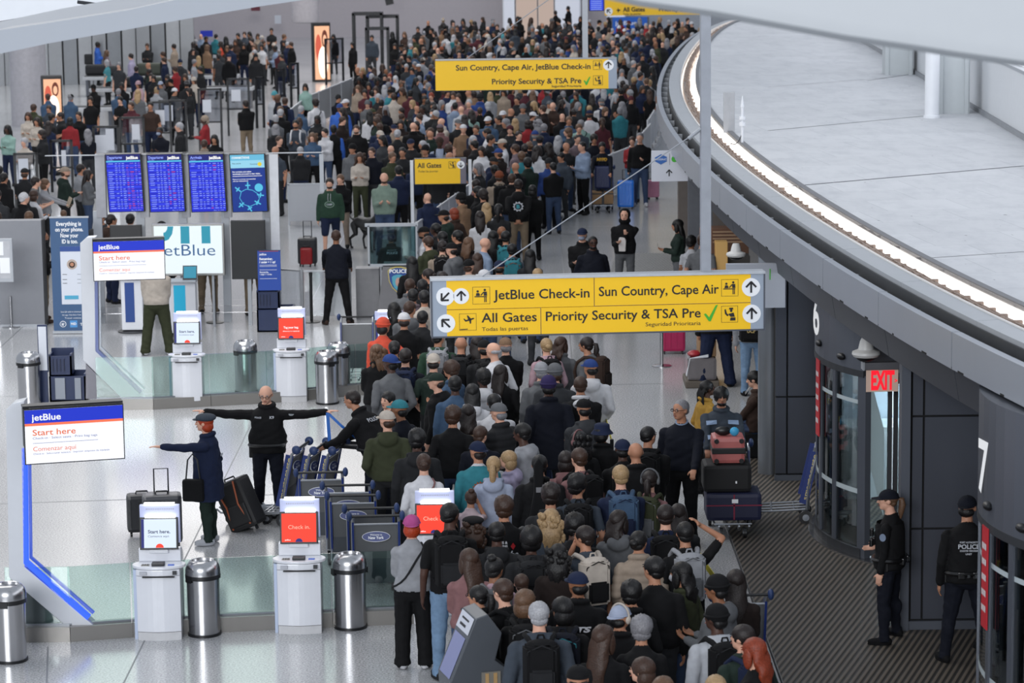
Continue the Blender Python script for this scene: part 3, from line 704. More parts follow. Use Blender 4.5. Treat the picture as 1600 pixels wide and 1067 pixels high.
# ---------------- exit sign
Ye = 34.25; B = Board('exit_sign', 1349, 566, Ye, Ye / FOC, R(3)); tag(B.root, 'lit EXIT sign with red letters on the dark wall by the glass door', 'sign')
B.rect(0, 0, 60, 12, mat('exit_housing', '6b6b70', .4, metal=.4), -.05, .08, 'housing', bev=.01); B.rect(5, 13, 56, 48, mat('exit_face', 'b9a193', .4, emit=.25, var=0), 0, .02, 'face_plate')
REDE = mat('exit_red', 'f0152b', emit=1.1, var=0)
B.txt('EXIT', 12.5, 50, 43.5, 28, REDE, bold=.045, y=-.006); B.txt('>', 50, 54.5, 34, 7, REDE, bold=.03, y=-.006)
B.rect(-1.5, -1, 1, 12, LGREY, -.06, .1, 'end_cap'); B.rect(59, -1, 61.5, 20, LGREY, -.06, .1, 'end_cap'); B.rect(56, -6, 60, 2, DGREY, .05, 1.2, 'bracket')

# ------------------------------------------------------------ dome cameras
def dome_camera(px, py, Y, lab, side=1, s=1.0, base=None):
    p = at_y(px, py, Y); r = empty('dome_camera', tuple(p)); tag(r, lab, 'security camera')
    b = MB(); b.lathe([(.0, .20), (.055, .195), (.075, .15), (.095, .06), (.165, .03), (.17, 0), (.15, -.03), (.11, -.035)], 28); b.build('housing', mat('camera_white', 'c9c8c6', .4, var=.02), r, smooth=True)
    b = MB(); b.lathe([(.12, -.03), (.11, -.06), (.07, -.085), (0, -.095)], 20); b.build('lens_dome', BLACK, r, smooth=True)
    if base is None:
        b = MB(); b.box(0, .30 * side, -.03, .03, .15, .20); b.box(.28 * side, .30 * side, -.05, .05, .0, .26); b.build('bracket', mat('camera_white', ''), r)
    r.scale = (s, s, s); return r
dome_camera(1353, 553, 34.2, 'white dome camera on a bracket above the EXIT sign')
dome_camera(1150, 398, 39.5, 'white dome camera on top of the blank pale hanging sign', s=.8, base=1)

# ------------------------------------------------------------ roof mast
p = at(1152, 226, 4.12); r = empty('roof_mast', (p.x + .08, p.y, p.z)); tag(r, 'small white antenna mast standing on the pod roof', 'antenna')
b = MB(); b.tube([(0, 0, 0), (0, 0, .62)], .02, 8); b.build('mast', WHITE, r); b = MB(); b.lathe([(.05, .3), (.05, .36)], 12); b.lathe([(.05, .4), (.05, .45)], 12); b.tube([(0, 0, .6), (0, 0, .78)], [.03, .004], 8); b.build('aerial', WHITE, r)
b = MB(); b.tube([(0, 0, .18), (-.06, 0, .05), (-.12, 0, .0), (-.18, .1, .012)], .008, 5); b.build('cable', DGREY, r); b = MB(); b.lathe([(.05, 0), (.05, .012)], 12); b.build('foot_plate', LGREY, r)
p = at(1123, 208, 4.12); b = MB(); b.box(0, .19, 0, .05, 0, .68); o = b.build('access_panel', mat('panel_white', 'a5a7ab', .5), bev=.008); o.location = p + Vector((.08, 0, 0)); tag(o, 'upright white access panel on the roof behind the grey hanger post', 'panel')

# ------------------------------------------------------------ waste bins
def make_bin():
    r = empty('waste_bin'); 
    b = MB(); b.lathe([(.18, .025), (.185, .67)], 36); b.build('body', STEEL, r, smooth=True)
    b = MB(); b.lathe([(.19, 0), (.19, .03), (.182, .032)], 36); b.build('base_ring', BLACK, r, smooth=True)
    b = MB(); b.lathe([(.19, .655), (.20, .66), (.20, .705), (.19, .71)], 36); b.box(.19, .205, -.05, .05, .63, .70); b.box(-.205, -.19, -.05, .05, .63, .70); b.build('rim_band', BLACK, r, smooth=True)
    b = MB(); b.lathe([(.197, .705), (.196, .76), (.182, .81), (.15, .85), (.128, .862), (.12, .858), (.115, .83)], 36); b.build('dome_lid', STEEL, r, smooth=True)
    b = MB(); b.lathe([(0, .80), (.13, .80)], 24); b.build('opening', GAP, r)
    return r
bin0 = make_bin(); first = True
for px, py, lab in ((318, 995, 'steel waste bin between the two front kiosks, beside the Start here kiosk'), (547, 984, 'steel waste bin in front of the nested luggage carts'), (14, 1036, 'steel waste bin cut by the photo edge, by the dark base panel'),
                    (511, 632, 'steel waste bin behind the officer with outstretched arms'), (530, 618, 'steel waste bin half hidden behind another bin beyond the glass'), (384, 614, 'steel waste bin seen through the rear glass screen between kiosks'), (45, 634, 'steel waste bin next to the navy bag sizer')):
    o = bin0 if first else copy_tree(bin0); first = False
    p = at(px, py); o.location = p + Vector((0, .12, 0)); o.rotation_euler.z = px; tag(o, lab, 'bin', 'stainless steel waste bins')

# ------------------------------------------------------------ check-in kiosks
KW = mat('kiosk_white', 'd5d7dd', .3, var=.02, coat=.3); KSIDE = mat('kiosk_side', 'b4c0d6', .3, var=.02)
STRIP = mat('kiosk_light', 'ffffff', emit=3.0, var=0); ORG = mat('screen_orange', 'ff3a1e', emit=1.05, var=0); SCW = mat('screen_white', 'dbe9fb', emit=1.0, var=0); SCINK = mat('screen_ink', '14214f', .5, var=0); SCBLUE = mat('screen_navy', '17248c', emit=.6, var=0)
PALEORG = mat('screen_pale_orange', 'ffb9a2', emit=1.0, var=0)
def kiosk(px, py, lab, screen, sub='', body=True):
    p = at(px, py); r = empty('check_in_kiosk', (p.x, p.y, 0)); tag(r, lab, 'kiosk', 'white check-in kiosks')
    pl = [(-.245, .36)] + [(-.245 + .49 * i / 8, -.045 * math.sin(PI * i / 8)) for i in range(9)] + [(.245, .36)]
    b = MB(); b.slab(pl, .10, .74); b.build('cabinet_door', KW, r, bev=.006)
    b = MB(); b.slab([(x * .99, y + .01) for x, y in pl], 0, .094); b.build('plinth', mat('kiosk_plinth', 'c2c2c4', .4), r)
    b = MB(); b.box(-.285, -.25, .05, .38, 0, .80); b.build('side_fin', KSIDE, r)
    b = MB(); b.slab([(x * 1.0, y - .012) for x, y in pl], .745, .815); b.build('tray_band', KW, r, bev=.01)
    b = MB(); b.box(-.17, .19, -.075, -.03, .735, .742); b.build('slot', BLACK, r)
    b = MB(); b.box(.17, .215, -.062, -.03, .765, .805); b.build('card_slot', DGREY, r); b = MB(); b.box(-.2, -.12, -.062, -.03, .765, .80); b.build('printer_mouth', mat('soft_grey', 'a9abb2', .5), r)
    b = MB(); b.slab([(.30 * math.cos(a) , .13 + .2 * math.sin(a)) for a in [2 * PI * i / 28 for i in range(28)]], .82, .85); b.build('desk', KW, r, bev=.006)
    b = MB(); b.box(-.07, .075, 0, .10, .85, .885); b.build('scanner', BLACK, r, bev=.008)
    b = MB(); b.box(-.19, -.10, .02, .09, .85, .856); [b.box(-.18 + i * .027, -.165 + i * .027, .03, .08, .856, .86, 1) for i in range(3)]; b.build('keypad', [mat('keypad_grey', '8a8880', .5), BLACK], r)
    b = MB(); b.box(.11, .18, .03, .08, .85, .857); b.build('blue_reader', mat('reader_blue', '3456a8', .4, emit=.3, var=0), r)
    b = MB(); b.box(-.24, .235, .24, .34, .85, 1.0); b.box(-.12, .10, .2, .3, .95, 1.1); b.build('neck', KW, r, bev=.01)
    b = MB(); b.box(-.215, .235, .24, .30, 1.06, 1.50); b.build('back_panel', mat('kiosk_back', 'c3c9ea', .35, var=.02), r, bev=.01)
    b = MB(); b.box(-.16, .18, .22, .27, 1.50, 1.525); b.box(-.15, .19, .19, .24, 1.36, 1.385); b.build('light_strip', STRIP, r)
    b = MB(); [b.box(-.14 + i * .02, -.13 + i * .02, .235, .24, 1.445, 1.46) for i in range(16)]; b.build('vent_slots', mat('soft_grey', ''), r)
    M = T(0, .17, 1.0) @ RX(R(-8)); b = MB(); b.box(-.215, .215, 0, .04, 0, .365, 0, M); sc_ = b.build('monitor', BLACK, r, bev=.006)
    h = empty('screen', (0, .17, 1.0)); h.rotation_euler = (R(-8), 0, 0); h.parent = r
    b = MB(); b.box(-.195, .195, -.006, 0, .022, .345); b.build('display', ORG if screen != 'Start here.' else SCW, h)
    if screen == 'Start here.':
        b = MB(); b.box(-.195, -.165, -.008, -.004, .022, .345); b.build('display_edge', SCBLUE, h)
        text(h, screen, -.12, .13, .185, .225, -.01, SCINK, .02); text(h, 'Comience aquí.', -.12, .12, .135, .165, -.01, SCINK, 0)
        b = MB(); b.prism([(.01 + .045 * math.cos(a), .024 + .045 * math.sin(a)) for a in [PI * i / 12 for i in range(13)]], -.010, -.006); b.build('touch_mark', ORG, h)
    else:
        bold = .03 if screen != 'Check in.' else 0
        text(h, screen, -.12, .125, .17, .215, -.01, mat('screen_text', 'ffffff', emit=.9, var=0) if bold else PALEORG, bold)
        if sub: text(h, sub, -.13, .14, .125, .145, -.01, mat('screen_text', ''), .02)
        text(h, 'jetBlue', -.16, -.095, .035, .055, -.01, mat('screen_text', 'ffffff', emit=.9, var=0), .02)
        b = MB(); b.prism([(.0 + .04 * math.cos(a), .024 + .04 * math.sin(a)) for a in [PI * i / 12 for i in range(13)]], -.010, -.006); b.build('touch_mark', SCBLUE, h)
    return r
kiosk(250, 1000, 'white kiosk whose screen reads Start here, beside a steel bin', 'Start here.')
kiosk(469, 990, 'white kiosk whose orange screen reads Check in', 'Check in.')
kiosk(293, 636, 'white kiosk with Start here screen in the rear row beyond the pointing woman', 'Start here.')
kiosk(456, 628, 'white kiosk whose orange screen reads Tag your bag', 'Tag your bag.', 'Etiqueta tu equipaje')
kiosk(680, 975, 'white kiosk with orange screen behind the person in the pink cap', 'Check in.')
kiosk(608, 634, 'white kiosk whose lit top shows beyond the person in the orange beanie', 'Start here.')
# grey self-service terminal
r = empty('ticket_terminal', (-.30, 26.35, 0), R(-74)); r.scale = (1.05, 1.15, 1.13); tag(r, 'grey self-service terminal with slanted screen among the queue', 'kiosk')
TG = mat('terminal_grey', '4c5056', .4, metal=.2, var=.03)
prof = [(-.30, 0), (-.34, .9), (-.12, 1.42), (-.02, 1.45), (.10, 1.28), (.04, 1.05), (.2, .92), (.3, .6), (.32, 0)]
b = MB(); b.add([(-.22, y, z) for y, z in prof] + [(.22, y, z) for y, z in prof], [tuple(reversed(range(9))), tuple(range(9, 18))] + [(i, (i + 1) % 9, (i + 1) % 9 + 9, i + 9) for i in range(9)])
b.build('housing', TG, r, bev=.01)
def onslope(x0, x1, t0, t1, o, m, nm):
    y0, z0, y1, z1 = -.34, .9, -.12, 1.42; b = MB(); n = Vector((0, -(z1 - z0), (y1 - y0))).normalized() * o
    P = lambda x, t: (x, y0 + (y1 - y0) * t + n.y, z0 + (z1 - z0) * t + n.z)
    b.add([P(x0, t0), P(x1, t0), P(x1, t1), P(x0, t1)], [(0, 1, 2, 3)]); return b.build(nm, m, r, recalc=False)
onslope(-.17, .17, .02, .66, .004, mat('terminal_screen', '666b92', .15, emit=.25, var=0), 'screen'); onslope(-.2, .2, .72, .98, .004, mat('label_white', 'c3c6d0', .5, var=0), 'instruction_label'); onslope(-.12, .06, .78, .82, .006, INK, 'label_line'); onslope(-.12, .1, .88, .91, .006, INK, 'label_line')
b = MB(); b.box(.221, .235, -.08, .08, .72, .96); b.build('leaflet_holder', mat('clear_holder', '77736c', .3), r); b = MB(); b.box(.236, .24, -.05, -.02, .74, .95); b.box(.236, .24, .02, .05, .74, .95); b.build('leaflet', mat('leaflet_tan', 'a8875a', .6), r)

# ------------------------------------------------------------ glass screens with steel plinth
GL = glass('screen_glass', (.80, .91, .88), .05)
PLINTH = mat('plinth_metal', '8c8985', .3, metal=.5, var=.06, scale=1.5)
def partition(pts, joints, lab):
    r = empty('glass_partition'); tag(r, lab, 'partition')
    P = [at(*p) for p in pts]
    def seg(a, c, z0, z1, t, off, nm, m):
        d = (c - a).normalized(); n = Vector((-d.y, d.x, 0)); a2 = a + n * off; c2 = c + n * off
        b = MB(); b.slab([(v.x, v.y) for v in (a2, c2, c2 + n * t, a2 + n * t)], z0, z1); return b.build(nm, m, r)
    for i in range(len(P) - 1):
        a, c = P[i].lerp(P[i + 1], .004), P[i].lerp(P[i + 1], .996)
        seg(a, c, 0, .17, .24, 0, 'plinth', PLINTH); seg(a, c, .17, .19, .05, .09, 'glazing_channel', SHINYG)
        seg(a, c, .19, .84, .015, .107, 'pane', GL)
    return r
partition([(8, 1004), (110, 1003), (208, 996), (345, 988), (430, 984), (520, 980), (620, 976), (700, 972)], [], 'front glass screen on a steel plinth behind the two nearest kiosks')
partition([(150, 641), (240, 640), (330, 635), (420, 630), (482, 625), (560, 618), (650, 611)], [], 'rear glass screen on a steel plinth beyond the officer with outstretched arms')
BLED = mat('led_blue', '2a55ff', emit=1.6, var=0); BLED2 = mat('led_dim', '5d6896', .3, emit=.15, var=0)
def portal(outer, inner, tri, Y, led, lab):
    r = empty('portal_frame'); tag(r, lab, 'frame')
    o = [at_y(x, y, Y) for x, y in outer]; b = MB(); b.prism([(p.x, p.z) for p in o], Y, Y + .22); b.build('white_fin', mat('fin_white', 'c9ccd2', .4, var=.02), r, bev=.01)
    q = [at_y(x, y, Y) for x, y in inner]; b = MB(); b.strip([(p.x, Y + .05, p.z) for p in q], .05, .10); b.build('light_edge', led, r)
    b = MB(); b.strip([(p.x + .055, Y + .05, p.z + .05) for p in q], .03, .05); b.build('inner_rail', SHINYG if led is not BLED else mat('led_blue_soft', '3f62e0', .3, emit=.7, var=0), r)
    t = [at_y(x, y, Y + .03) for x, y in tri]; b = MB(); b.prism([(p.x, p.z) for p in t], Y + .03, Y + .18); b.build('infill_panel', mat('infill_grey', '6d6c73', .35, metal=.4, var=.05), r)
    return r
Yp = at(145, 978, .17).y + .05
portal([(14, 902), (9, 640), (20, 630), (38, 626), (38.5, 886), (146, 977), (107, 982)], [(37.5, 700), (40, 879), (138, 966)], [(16, 903), (106, 982), (16, 982)], Yp, BLED, 'tall white bent frame with glowing blue edge beside the front kiosk')
Yq = at(224, 621, .17).y + .05
portal([(130, 563), (125, 380), (135, 371), (149, 370), (149, 548), (224, 621), (191, 623)], [(150, 440), (151.5, 548), (220, 613)], [(134, 568), (189, 623), (134, 623)], Yq, BLED2, 'white bent frame with dim edge in the rear row, below a screen')
def info_tv(tlx, tly, wpx, Y, yaw, lab):
    B = Board('info_screen', tlx, tly, Y, Y / FOC, R(yaw)); tag(B.root, lab, 'screen'); k = wpx / 154 / math.cos(R(yaw)); B.s *= k
    B.rect(0, 0, 154, 87, BLACK, 0, .06, 'casing'); W = mat('tv_white', 'f7f9ff', emit=1.0, var=0)
    B.rect(1.6, 1.6, 152.4, 85.4, W, -.004, 0, 'display'); B.rect(1.6, 1.6, 152.4, 22.5, mat('tv_blue', '0d2fd0', emit=.9, var=0), -.007, -.004, 'blue_header'); B.rect(1.6, 22.5, 152.4, 26.5, mat('tv_orange', 'ff7a55', emit=.9, var=0), -.007, -.004, 'orange_band')
    O = mat('tv_orange_text', 'ff7a45', emit=.75, var=0); D = mat('tv_ink', '3a4c8c', emit=.25, var=0); F = mat('screen_text', '')
    B.txt('jetBlue', 12, 57, 18, 9.5, F, -.01, .02); B.txt('Start here', 13, 79, 41.5, 9, O, -.008, .01); B.txt('Check-in · Select seats · Print bag tags', 13, 112, 47.5, 3.4, D, -.008, 0)
    B.rect(13, 53.5, 113, 54, D, -.008, -.004, 'rule_line'); B.txt('Comenzar aquí', 13, 79, 66, 6.8, O, -.008, 0); B.txt('Check-in · Seleccionar asientos · Imprimir etiquetas de equipaje', 13, 130, 71.5, 2.6, D, -.008, 0)
    B.rect(0, -3.5, 154, -.4, BLACK, .05, .22, 'top_housing'); B.rect(0, 0, 10, 60, DGREY, .06, .16, 'wall_bracket')
    return B.root
info_tv(36, 640, 154, Yp - .25, 15, 'lit screen reading Start here on the front white frame')
info_tv(144, 377, 112, Yq - .2, 8, 'lit screen reading Start here on the rear white frame')

# ------------------------------------------------------------ departures gantry
Yd = at(300, 505).y; sd = Yd / FOC
r = empty('screen_gantry', (0, 0, 0)); tag(r, 'grey steel gantry carrying the row of blue flight screens', 'frame')
def col_at(x0, x1, y0, y1, d0, d1, m, nm, par=r, Y=None):
    Y = Y or Yd; a = at_y(x0, y1, Y + d0); c = at_y(x1, y0, Y + d0); b = MB(); b.box(a.x, c.x, Y + d0, Y + d1, max(0, a.z), c.z); return b.build(nm, m, par)
for x0, x1 in ((151, 163), (219, 230), (284, 294), (350, 359), (413, 425)): col_at(x0, x1, 241, 340, .1, .25, mat('gantry_grey', '96979c', .4, metal=.3), 'screen_mount')
for x in (155, 222, 288, 354, 418, 432): col_at(x - 3.5, x + 3.5, 330, 512, .12, .2, LGREY, 'post')
col_at(70, 505, 239, 243, .05, .12, LGREY, 'top_rail'); col_at(150, 420, 237, 240, .0, .1, DGREY, 'dark_rail')
col_at(427, 434, 241, 505, .0, .08, mat('post_light', 'c4c6cb', .35, metal=.2), 'post'); col_at(500, 505, 241, 300, .05, .1, LGREY, 'post')
col_at(150, 402, 477, 480, .05, .1, STEEL, 'hand_rail'); col_at(150, 402, 487, 491, .05, .1, STEEL, 'hand_rail')
SB = mat('flight_blue', '1526d8', emit=.75, var=0); SB2 = mat('flight_blue_row', '2a3cf2', emit=.85, var=0); SW = mat('flight_text', '8ea2ff', emit=.85, var=0); SR = mat('flight_red', 'd8497a', emit=.8, var=0); SH = mat('flight_head', '0f1a80', emit=.6, var=0); SC = mat('flight_cyan', '58c8ee', emit=.85, var=0); SV = mat('flight_violet', '8f5fe6', emit=.8, var=0)
rnd = random.Random(5)
for i, (x, ttl, sub) in enumerate(((163.5, 'Departures', 'Salidas'), (228, 'Departures', 'Salidas'), (293, 'Arrivals', 'Llegadas'), (357.5, '', ''))):
    B = Board('flight_screen', x, 241.5, Yd - .1, (Yd - .1) / FOC, R(-2)); B.root.rotation_euler.x = R(6); B.root.rotation_euler.y = R(-1.2)
    tag(B.root, ['blue departures screen at the end of the row nearest the banner', 'blue departures screen next to the arrivals screen', 'blue screen headed Arrivals', 'pale and navy screen showing an airport map'][i], 'screen', 'blue flight information screens')
    B.rect(0, 0, 56.5, 93, BLACK, .0, .09, 'casing')
    if i < 3:
        B.rect(1.5, 1, 55, 92, SB, -.004, 0, 'display'); B.rect(1.5, 1, 55, 10, SH, -.006, -.004, 'header_band'); B.rect(1.5, 10.3, 55, 12.6, SC, -.006, -.004, 'cyan_band')
        B.txt(ttl, 3.5, 3.5 + 2.35 * len(ttl), 7, 4, SW, -.01, .04); B.txt(sub, 3.5, 13, 9.6, 1.6, SW, -.01); B.txt('jetBlue', 33, 52, 8.2, 4.6, mat('screen_text', ''), -.01, .04)
        b = MB(); k = B.s
        for rw_ in range(22):
            v = 14.5 + rw_ * 3.4
            if rw_ % 2: b.box(2 * k, 54.5 * k, -.006, -.004, -(v + 2.6) * k, -(v - .6) * k, 1)
            u = 4
            for wd in (9, 4, 3, 5, 4, 6, 3, 4):
                if rnd.random() < .9:
                    w2 = wd * (.6 + .4 * rnd.random()); c = 0
                    if 30 < u < 42 and rnd.random() < (.5, .25, .12)[i]: c = 2
                    if i == 0 and u > 30 and rnd.random() < .5: c = 3
                    b.box(u * k, (u + w2) * k, -.0085, -.006, -(v + 1.15) * k, -v * k, c)
                u += wd + 1.9
        b.build('flight_rows', [SW, SB2, SR, SV], B.root); B.txt('May 10, 2025', 36, 52, 91, 1.5, SW, -.01)
    else:
        B.rect(1.5, 1, 55, 22, mat('map_pale', '6fc6ea', emit=.8, var=0), -.004, 0, 'header_band'); B.rect(1.5, 10, 55, 22, mat('map_pale2', '9cdcf5', emit=.85, var=0), -.006, -.004, 'header_band'); B.rect(1.5, 22, 55, 92, mat('map_navy', '0c3da8', emit=.6, var=0), -.004, 0, 'display')
        B.txt('CONNECTIONS', 4, 32, 7, 3, mat('screen_text', ''), -.01, .03); B.txt('You are in', 4, 18, 15.5, 2, SCINK, -.01); B.txt('Terminal', 32, 44, 17, 1.8, SCINK, -.01); B.disc(47.5, 16.5, 3.2, mat('map_yellow', 'f5dd3a', emit=.8, var=0), -.012, -.006)
        for s_, v, c, e in (('For arrivals and other', 29, 2.3, 34), ('terminals, proceed to bag claim.', 32.5, 2.3, 48), ('Para ir a otras terminales', 40.5, 1.6, 40), ('siga las indicaciones', 43.5, 1.6, 28)): B.txt(s_, 4, e, v, c, mat('screen_text', ''), -.01, .02)
        B.rect(4, 34.8, 50, 35.4, mat('screen_text', ''), -.01, -.004, 'rule_line')
        pl = [(16, 60), (24, 56), (34, 58), (42, 64), (44, 72), (38, 80), (28, 84), (18, 80), (13, 70)]
        b = MB(); k = B.s; b.tube([(u * k, -.008, -v * k) for u, v in pl + pl[:1]], .006, 4); b.build('map_outline', SC, B.root)
        B.disc(44, 54, 6.5, SC, -.01, -.004)
        P = []
        for (u, v, a) in ((11, 56, 40), (27, 50, 90), (15, 81, 140), (28, 87, 60), (41, 78, 30), (46, 66, 10)):
            ca, sa = math.cos(R(a)), math.sin(R(a))
            for du, dv, L, W_ in ((0, 0, 5.5, 1), (-1, 0, 1, 4)): P.append([(u + x * ca - y * sa, v + x * sa + y * ca) for x, y in ((-L, -W_), (L, -W_), (L, W_), (-L, W_))])
        for q_ in P: B.poly([q_], SC, name='map_terminal', y=-.01)

# ------------------------------------------------------------ light box, black screen, banner, signs of the counter zone
Yl = Yd - .45; B = Board('light_box', 237, 350.5, Yl, Yl / FOC, R(-1)); tag(B.root, 'white glowing light box with large blue jetBlue letters and teal bars', 'sign')
B.rect(0, 0, 113, 82, mat('lightbox_frame', '9a9a98', .4, metal=.4), 0, .14, 'frame', bev=.01); B.rect(3, 3, 110, 78.5, mat('lightbox_white', 'eefaff', emit=.92, var=0), -.004, 0, 'lit_face')
TE = mat('lightbox_teal', '2fa3bf', emit=.75, var=0)
for q_ in [[(45, 3.5), (59, 3.5), (59, 31), (45, 31)], [(78, 3.5), (92, 3.5), (92, 31), (78, 31)]] + [[(18 + 16 * math.cos(R(a)) * r1, 3.5 + 24 * math.sin(R(a)) * r1) for a, r1 in ((0, 1), (30, 1), (60, 1), (90, 1), (90, .42), (60, .42), (30, .42), (0, .42))]]: B.poly([q_], TE, -.006, 'teal_bar')
B.txt('jetBlue', 10, 99, 50, 17.5, mat('lightbox_blue', '2e6fae', emit=.55, var=0), -.008, -.005)
for u in (20, 92): B.rect(u, 82, u + 3.5, B.root.location.z / B.s, LGREY, .03, .1, 'leg')
Yk = Yd - .35; B = Board('black_screen', 360, 345, Yk, Yk / FOC, R(-1)); tag(B.root, 'blank black upright panel beside the glowing light box', 'screen'); B.rect(0, 0, 54, 93, BLACK, 0, .12, 'panel', bev=.01); B.rect(24, 93, 30, B.root.location.z / B.s, LGREY, .03, .1, 'leg')
B = Board('monitor', 171, 352, Yd - .2, Yd / FOC); tag(B.root, 'back of a black monitor above the rear info screen', 'screen'); B.rect(0, 0, 50, 40, BLACK, 0, .08, 'panel', bev=.01); B.rect(22, 40, 27, B.root.location.z / B.s, LGREY, .03, .08, 'leg')
# roll-up banner
p = at(108, 521); sb = p.y / FOC; NB = mat('banner_navy', '3c5a80', .6, var=.02)
B = Board('roll_up_banner', 77.5, 340, p.y, sb); tag(B.root, 'blue roll-up banner reading Everything is on your phone', 'banner')
B.rect(0, 0, 60, 181, NB, 0, .02, 'fabric'); B.rect(-1, -1.5, 61, 1, LGREY, -.01, .03, 'top_rail'); B.rect(-1, 180, 62, 184, LGREY, -.06, .1, 'base_foot')
for s_, u0, u1, v in (('Everything is', 10, 49, 13), ('on your phone.', 8, 52, 22), ('Now your', 16, 44, 31.5), ('ID is too.', 18, 43, 41)): B.txt(s_, u0, u1, v, 6.2, PWHITE, -.004, .025)
B.rect(14.5, 46, 54, 138, mat('phone_face', 'd3d8e2', .5, var=0), -.004, 0, 'phone_print'); B.rect(14.5, 46, 54, 54, mat('phone_blue', '2a4a8e', .5, var=0), -.006, -.004, 'phone_header')
B.disc(32.5, 74.5, 8, mat('portrait_ground', 'b5a59a', .5, var=0), -.008, -.004); B.disc(32.5, 75, 5, mat('portrait_hair', '2c1d18', .6, var=0), -.010, -.008); B.disc(32.5, 74.5, 3, mat('portrait_skin', 'b98365', .6, var=0), -.012, -.010)
B.rect(19, 124, 41, 130, mat('button_teal', '4aa3c4', .5, var=0), -.008, -.004, 'button_print')
for v in (90, 98, 104): B.rect(17, v, 24, v + .8, INK, -.006, -.004, 'print_line'); B.rect(40, v, 50, v + .8, mat('print_grey', '8a8f99', .5, var=0), -.006, -.004, 'print_line')
for s_, u0, v in (('Scan QR code to download', 12, 151), ('the app. Visit New York', 14, 156), ('Transit website', 18, 161)): B.txt(s_, u0, 44, v, 2.2, PWHITE, -.004, 0)
B.disc(15, 169.5, 5, PWHITE, -.006, -.002); B.disc(15, 169.5, 4.1, NB, -.008, -.004); B.txt('*', 12.5, 17.5, 175, 7, PWHITE, -.012, .02); B.rect(26, 164, 37.5, 175, mat('badge_sky', '4d93cf', .5, var=0), -.005, 0, 'badge'); B.txt('MiD', 27.5, 36, 171, 3.6, PWHITE, -.01, .03); B.txt('TSA', 42, 53, 172, 3.8, PWHITE, -.01, .02)
# left grey counter wall with poster board
pw = at(60, 512); B = Board('counter_wall', -60, 346, pw.y + .15, pw.y / FOC); tag(B.root, 'plain grey counter wall behind the officer in khaki trousers', 'counter'); zb = B.root.location.z / B.s
B.rect(0, 0, 125, zb, mat('counter_grey', '83858b', .5, var=.03), 0, .3, 'panel'); B.rect(0, zb - 4, 125, zb, LGREY, -.03, 0, 'kick_plate'); B.rect(124, 0, 127, zb, DGREY, .05, .3, 'end_panel')
B = Board('notice_board', -30, 373, pw.y - 1.2, pw.y / FOC); tag(B.root, 'silver notice board with pinned white papers at the photo edge', 'board')
B.rect(0, 0, 48, 68, LGREY, 0, .05, 'frame', bev=.01); B.rect(4, 4, 44, 62, mat('board_face', 'b4b6bb', .5), -.003, 0, 'board_face'); B.rect(20, 5, 34, 26, PWHITE, -.008, -.003, 'paper'); B.rect(28, 30, 43, 54, PWHITE, -.008, -.003, 'paper'); B.rect(20, 68, 24, 150, STEEL, 0, .04, 'pole')
q = at(18, 511); b = MB(); b.lathe([(.17, 0), (.17, .015), (.03, .03)], 20); b.lathe([(.02, .03), (.02, .6)], 12); o = b.build('stand_foot', STEEL, smooth=True); o.location = q; tag(o, 'round steel stand foot below the notice board', 'stand')
# navy bag sizers
NAVY = mat('sizer_navy', '15264d', .45, var=.03)
def sizer(px, py, wpx, lab, sign=None, head=None):
    p = at(px, py); s_ = p.y / FOC; r = empty('bag_sizer', (p.x, p.y, 0)); tag(r, lab, 'bag sizer'); w_ = wpx * s_
    b = MB(); b.box(0, w_, 0, .03, 0, .42); b.box(0, .03, 0, .42, 0, .42); b.box(w_ - .03, w_, 0, .42, 0, .46); b.box(0, w_, .40, .43, 0, .46); b.box(0, w_, 0, .4, 0, .03); b.build('lower_box', NAVY, r)
    b = MB(); x1 = w_ * .62; b.box(0, x1, .05, .07, .42, .75); b.box(0, .03, .05, .36, .42, .78); b.box(x1 - .03, x1, .05, .36, .42, .78); b.box(0, x1, .34, .36, .42, .84); b.box(0, x1, .05, .36, .42, .44); b.build('upper_box', NAVY, r)
    b = MB(); [b.box(.06 + i * .06, .075 + i * .06, .03, .05, .5, .7) for i in range(4)]; b.build('rib', mat('rib_navy', '0c1838', .5), r)
    return r, s_, w_
r, s_, w_ = sizer(402, 519, 58, 'navy bag sizer with sign reading Remember, 1 under + 1 up')
B = Board('header_sign', 402, 392, r.location.y + .02, s_); B.root.parent = r; B.root.location -= r.location
B.rect(0, 0, 36, 63, mat('sizer_sign', '1c3f90', .4, emit=.25, var=0), 0, .04, 'face_panel'); B.rect(-.8, -.8, 36.8, 0, NAVY, -.01, .05, 'frame_edge'); B.rect(3, .2, 33, 1.2, mat('sign_redline', 'b55060', .5, var=0), -.004, 0, 'red_line')
B.txt('jetBlue', 3, 14, 7, 3, PWHITE, -.004, .03); B.txt('Remember,', 3, 24, 14.5, 3.6, PWHITE, -.004, .04); B.txt('1 under + 1 up!', 3, 28, 19.5, 3.4, PWHITE, -.004, .04); B.txt('Recuerda,', 3, 17, 35, 2.4, PWHITE, -.004, .03); B.txt('1 abajo + 1 arriba', 3, 22, 38.5, 2.2, PWHITE, -.004, .03)
for v in (22.5, 24.5, 30, 44): B.rect(3, v, 30, v + .5, PWHITE, -.004, 0, 'print_line')
r, s_, w_ = sizer(78, 628, 58, 'navy bag sizer behind the front white frame, white sign panel upright')
b = MB(); b.box(-.16, .0, -.02, .02, .5, 1.28); b.build('sign_frame', NAVY, r); b = MB(); b.box(-.145, -.015, -.03, -.02, .53, 1.25); b.build('sign_face', mat('blank_white', 'd5d9e2', .5, var=0), r)
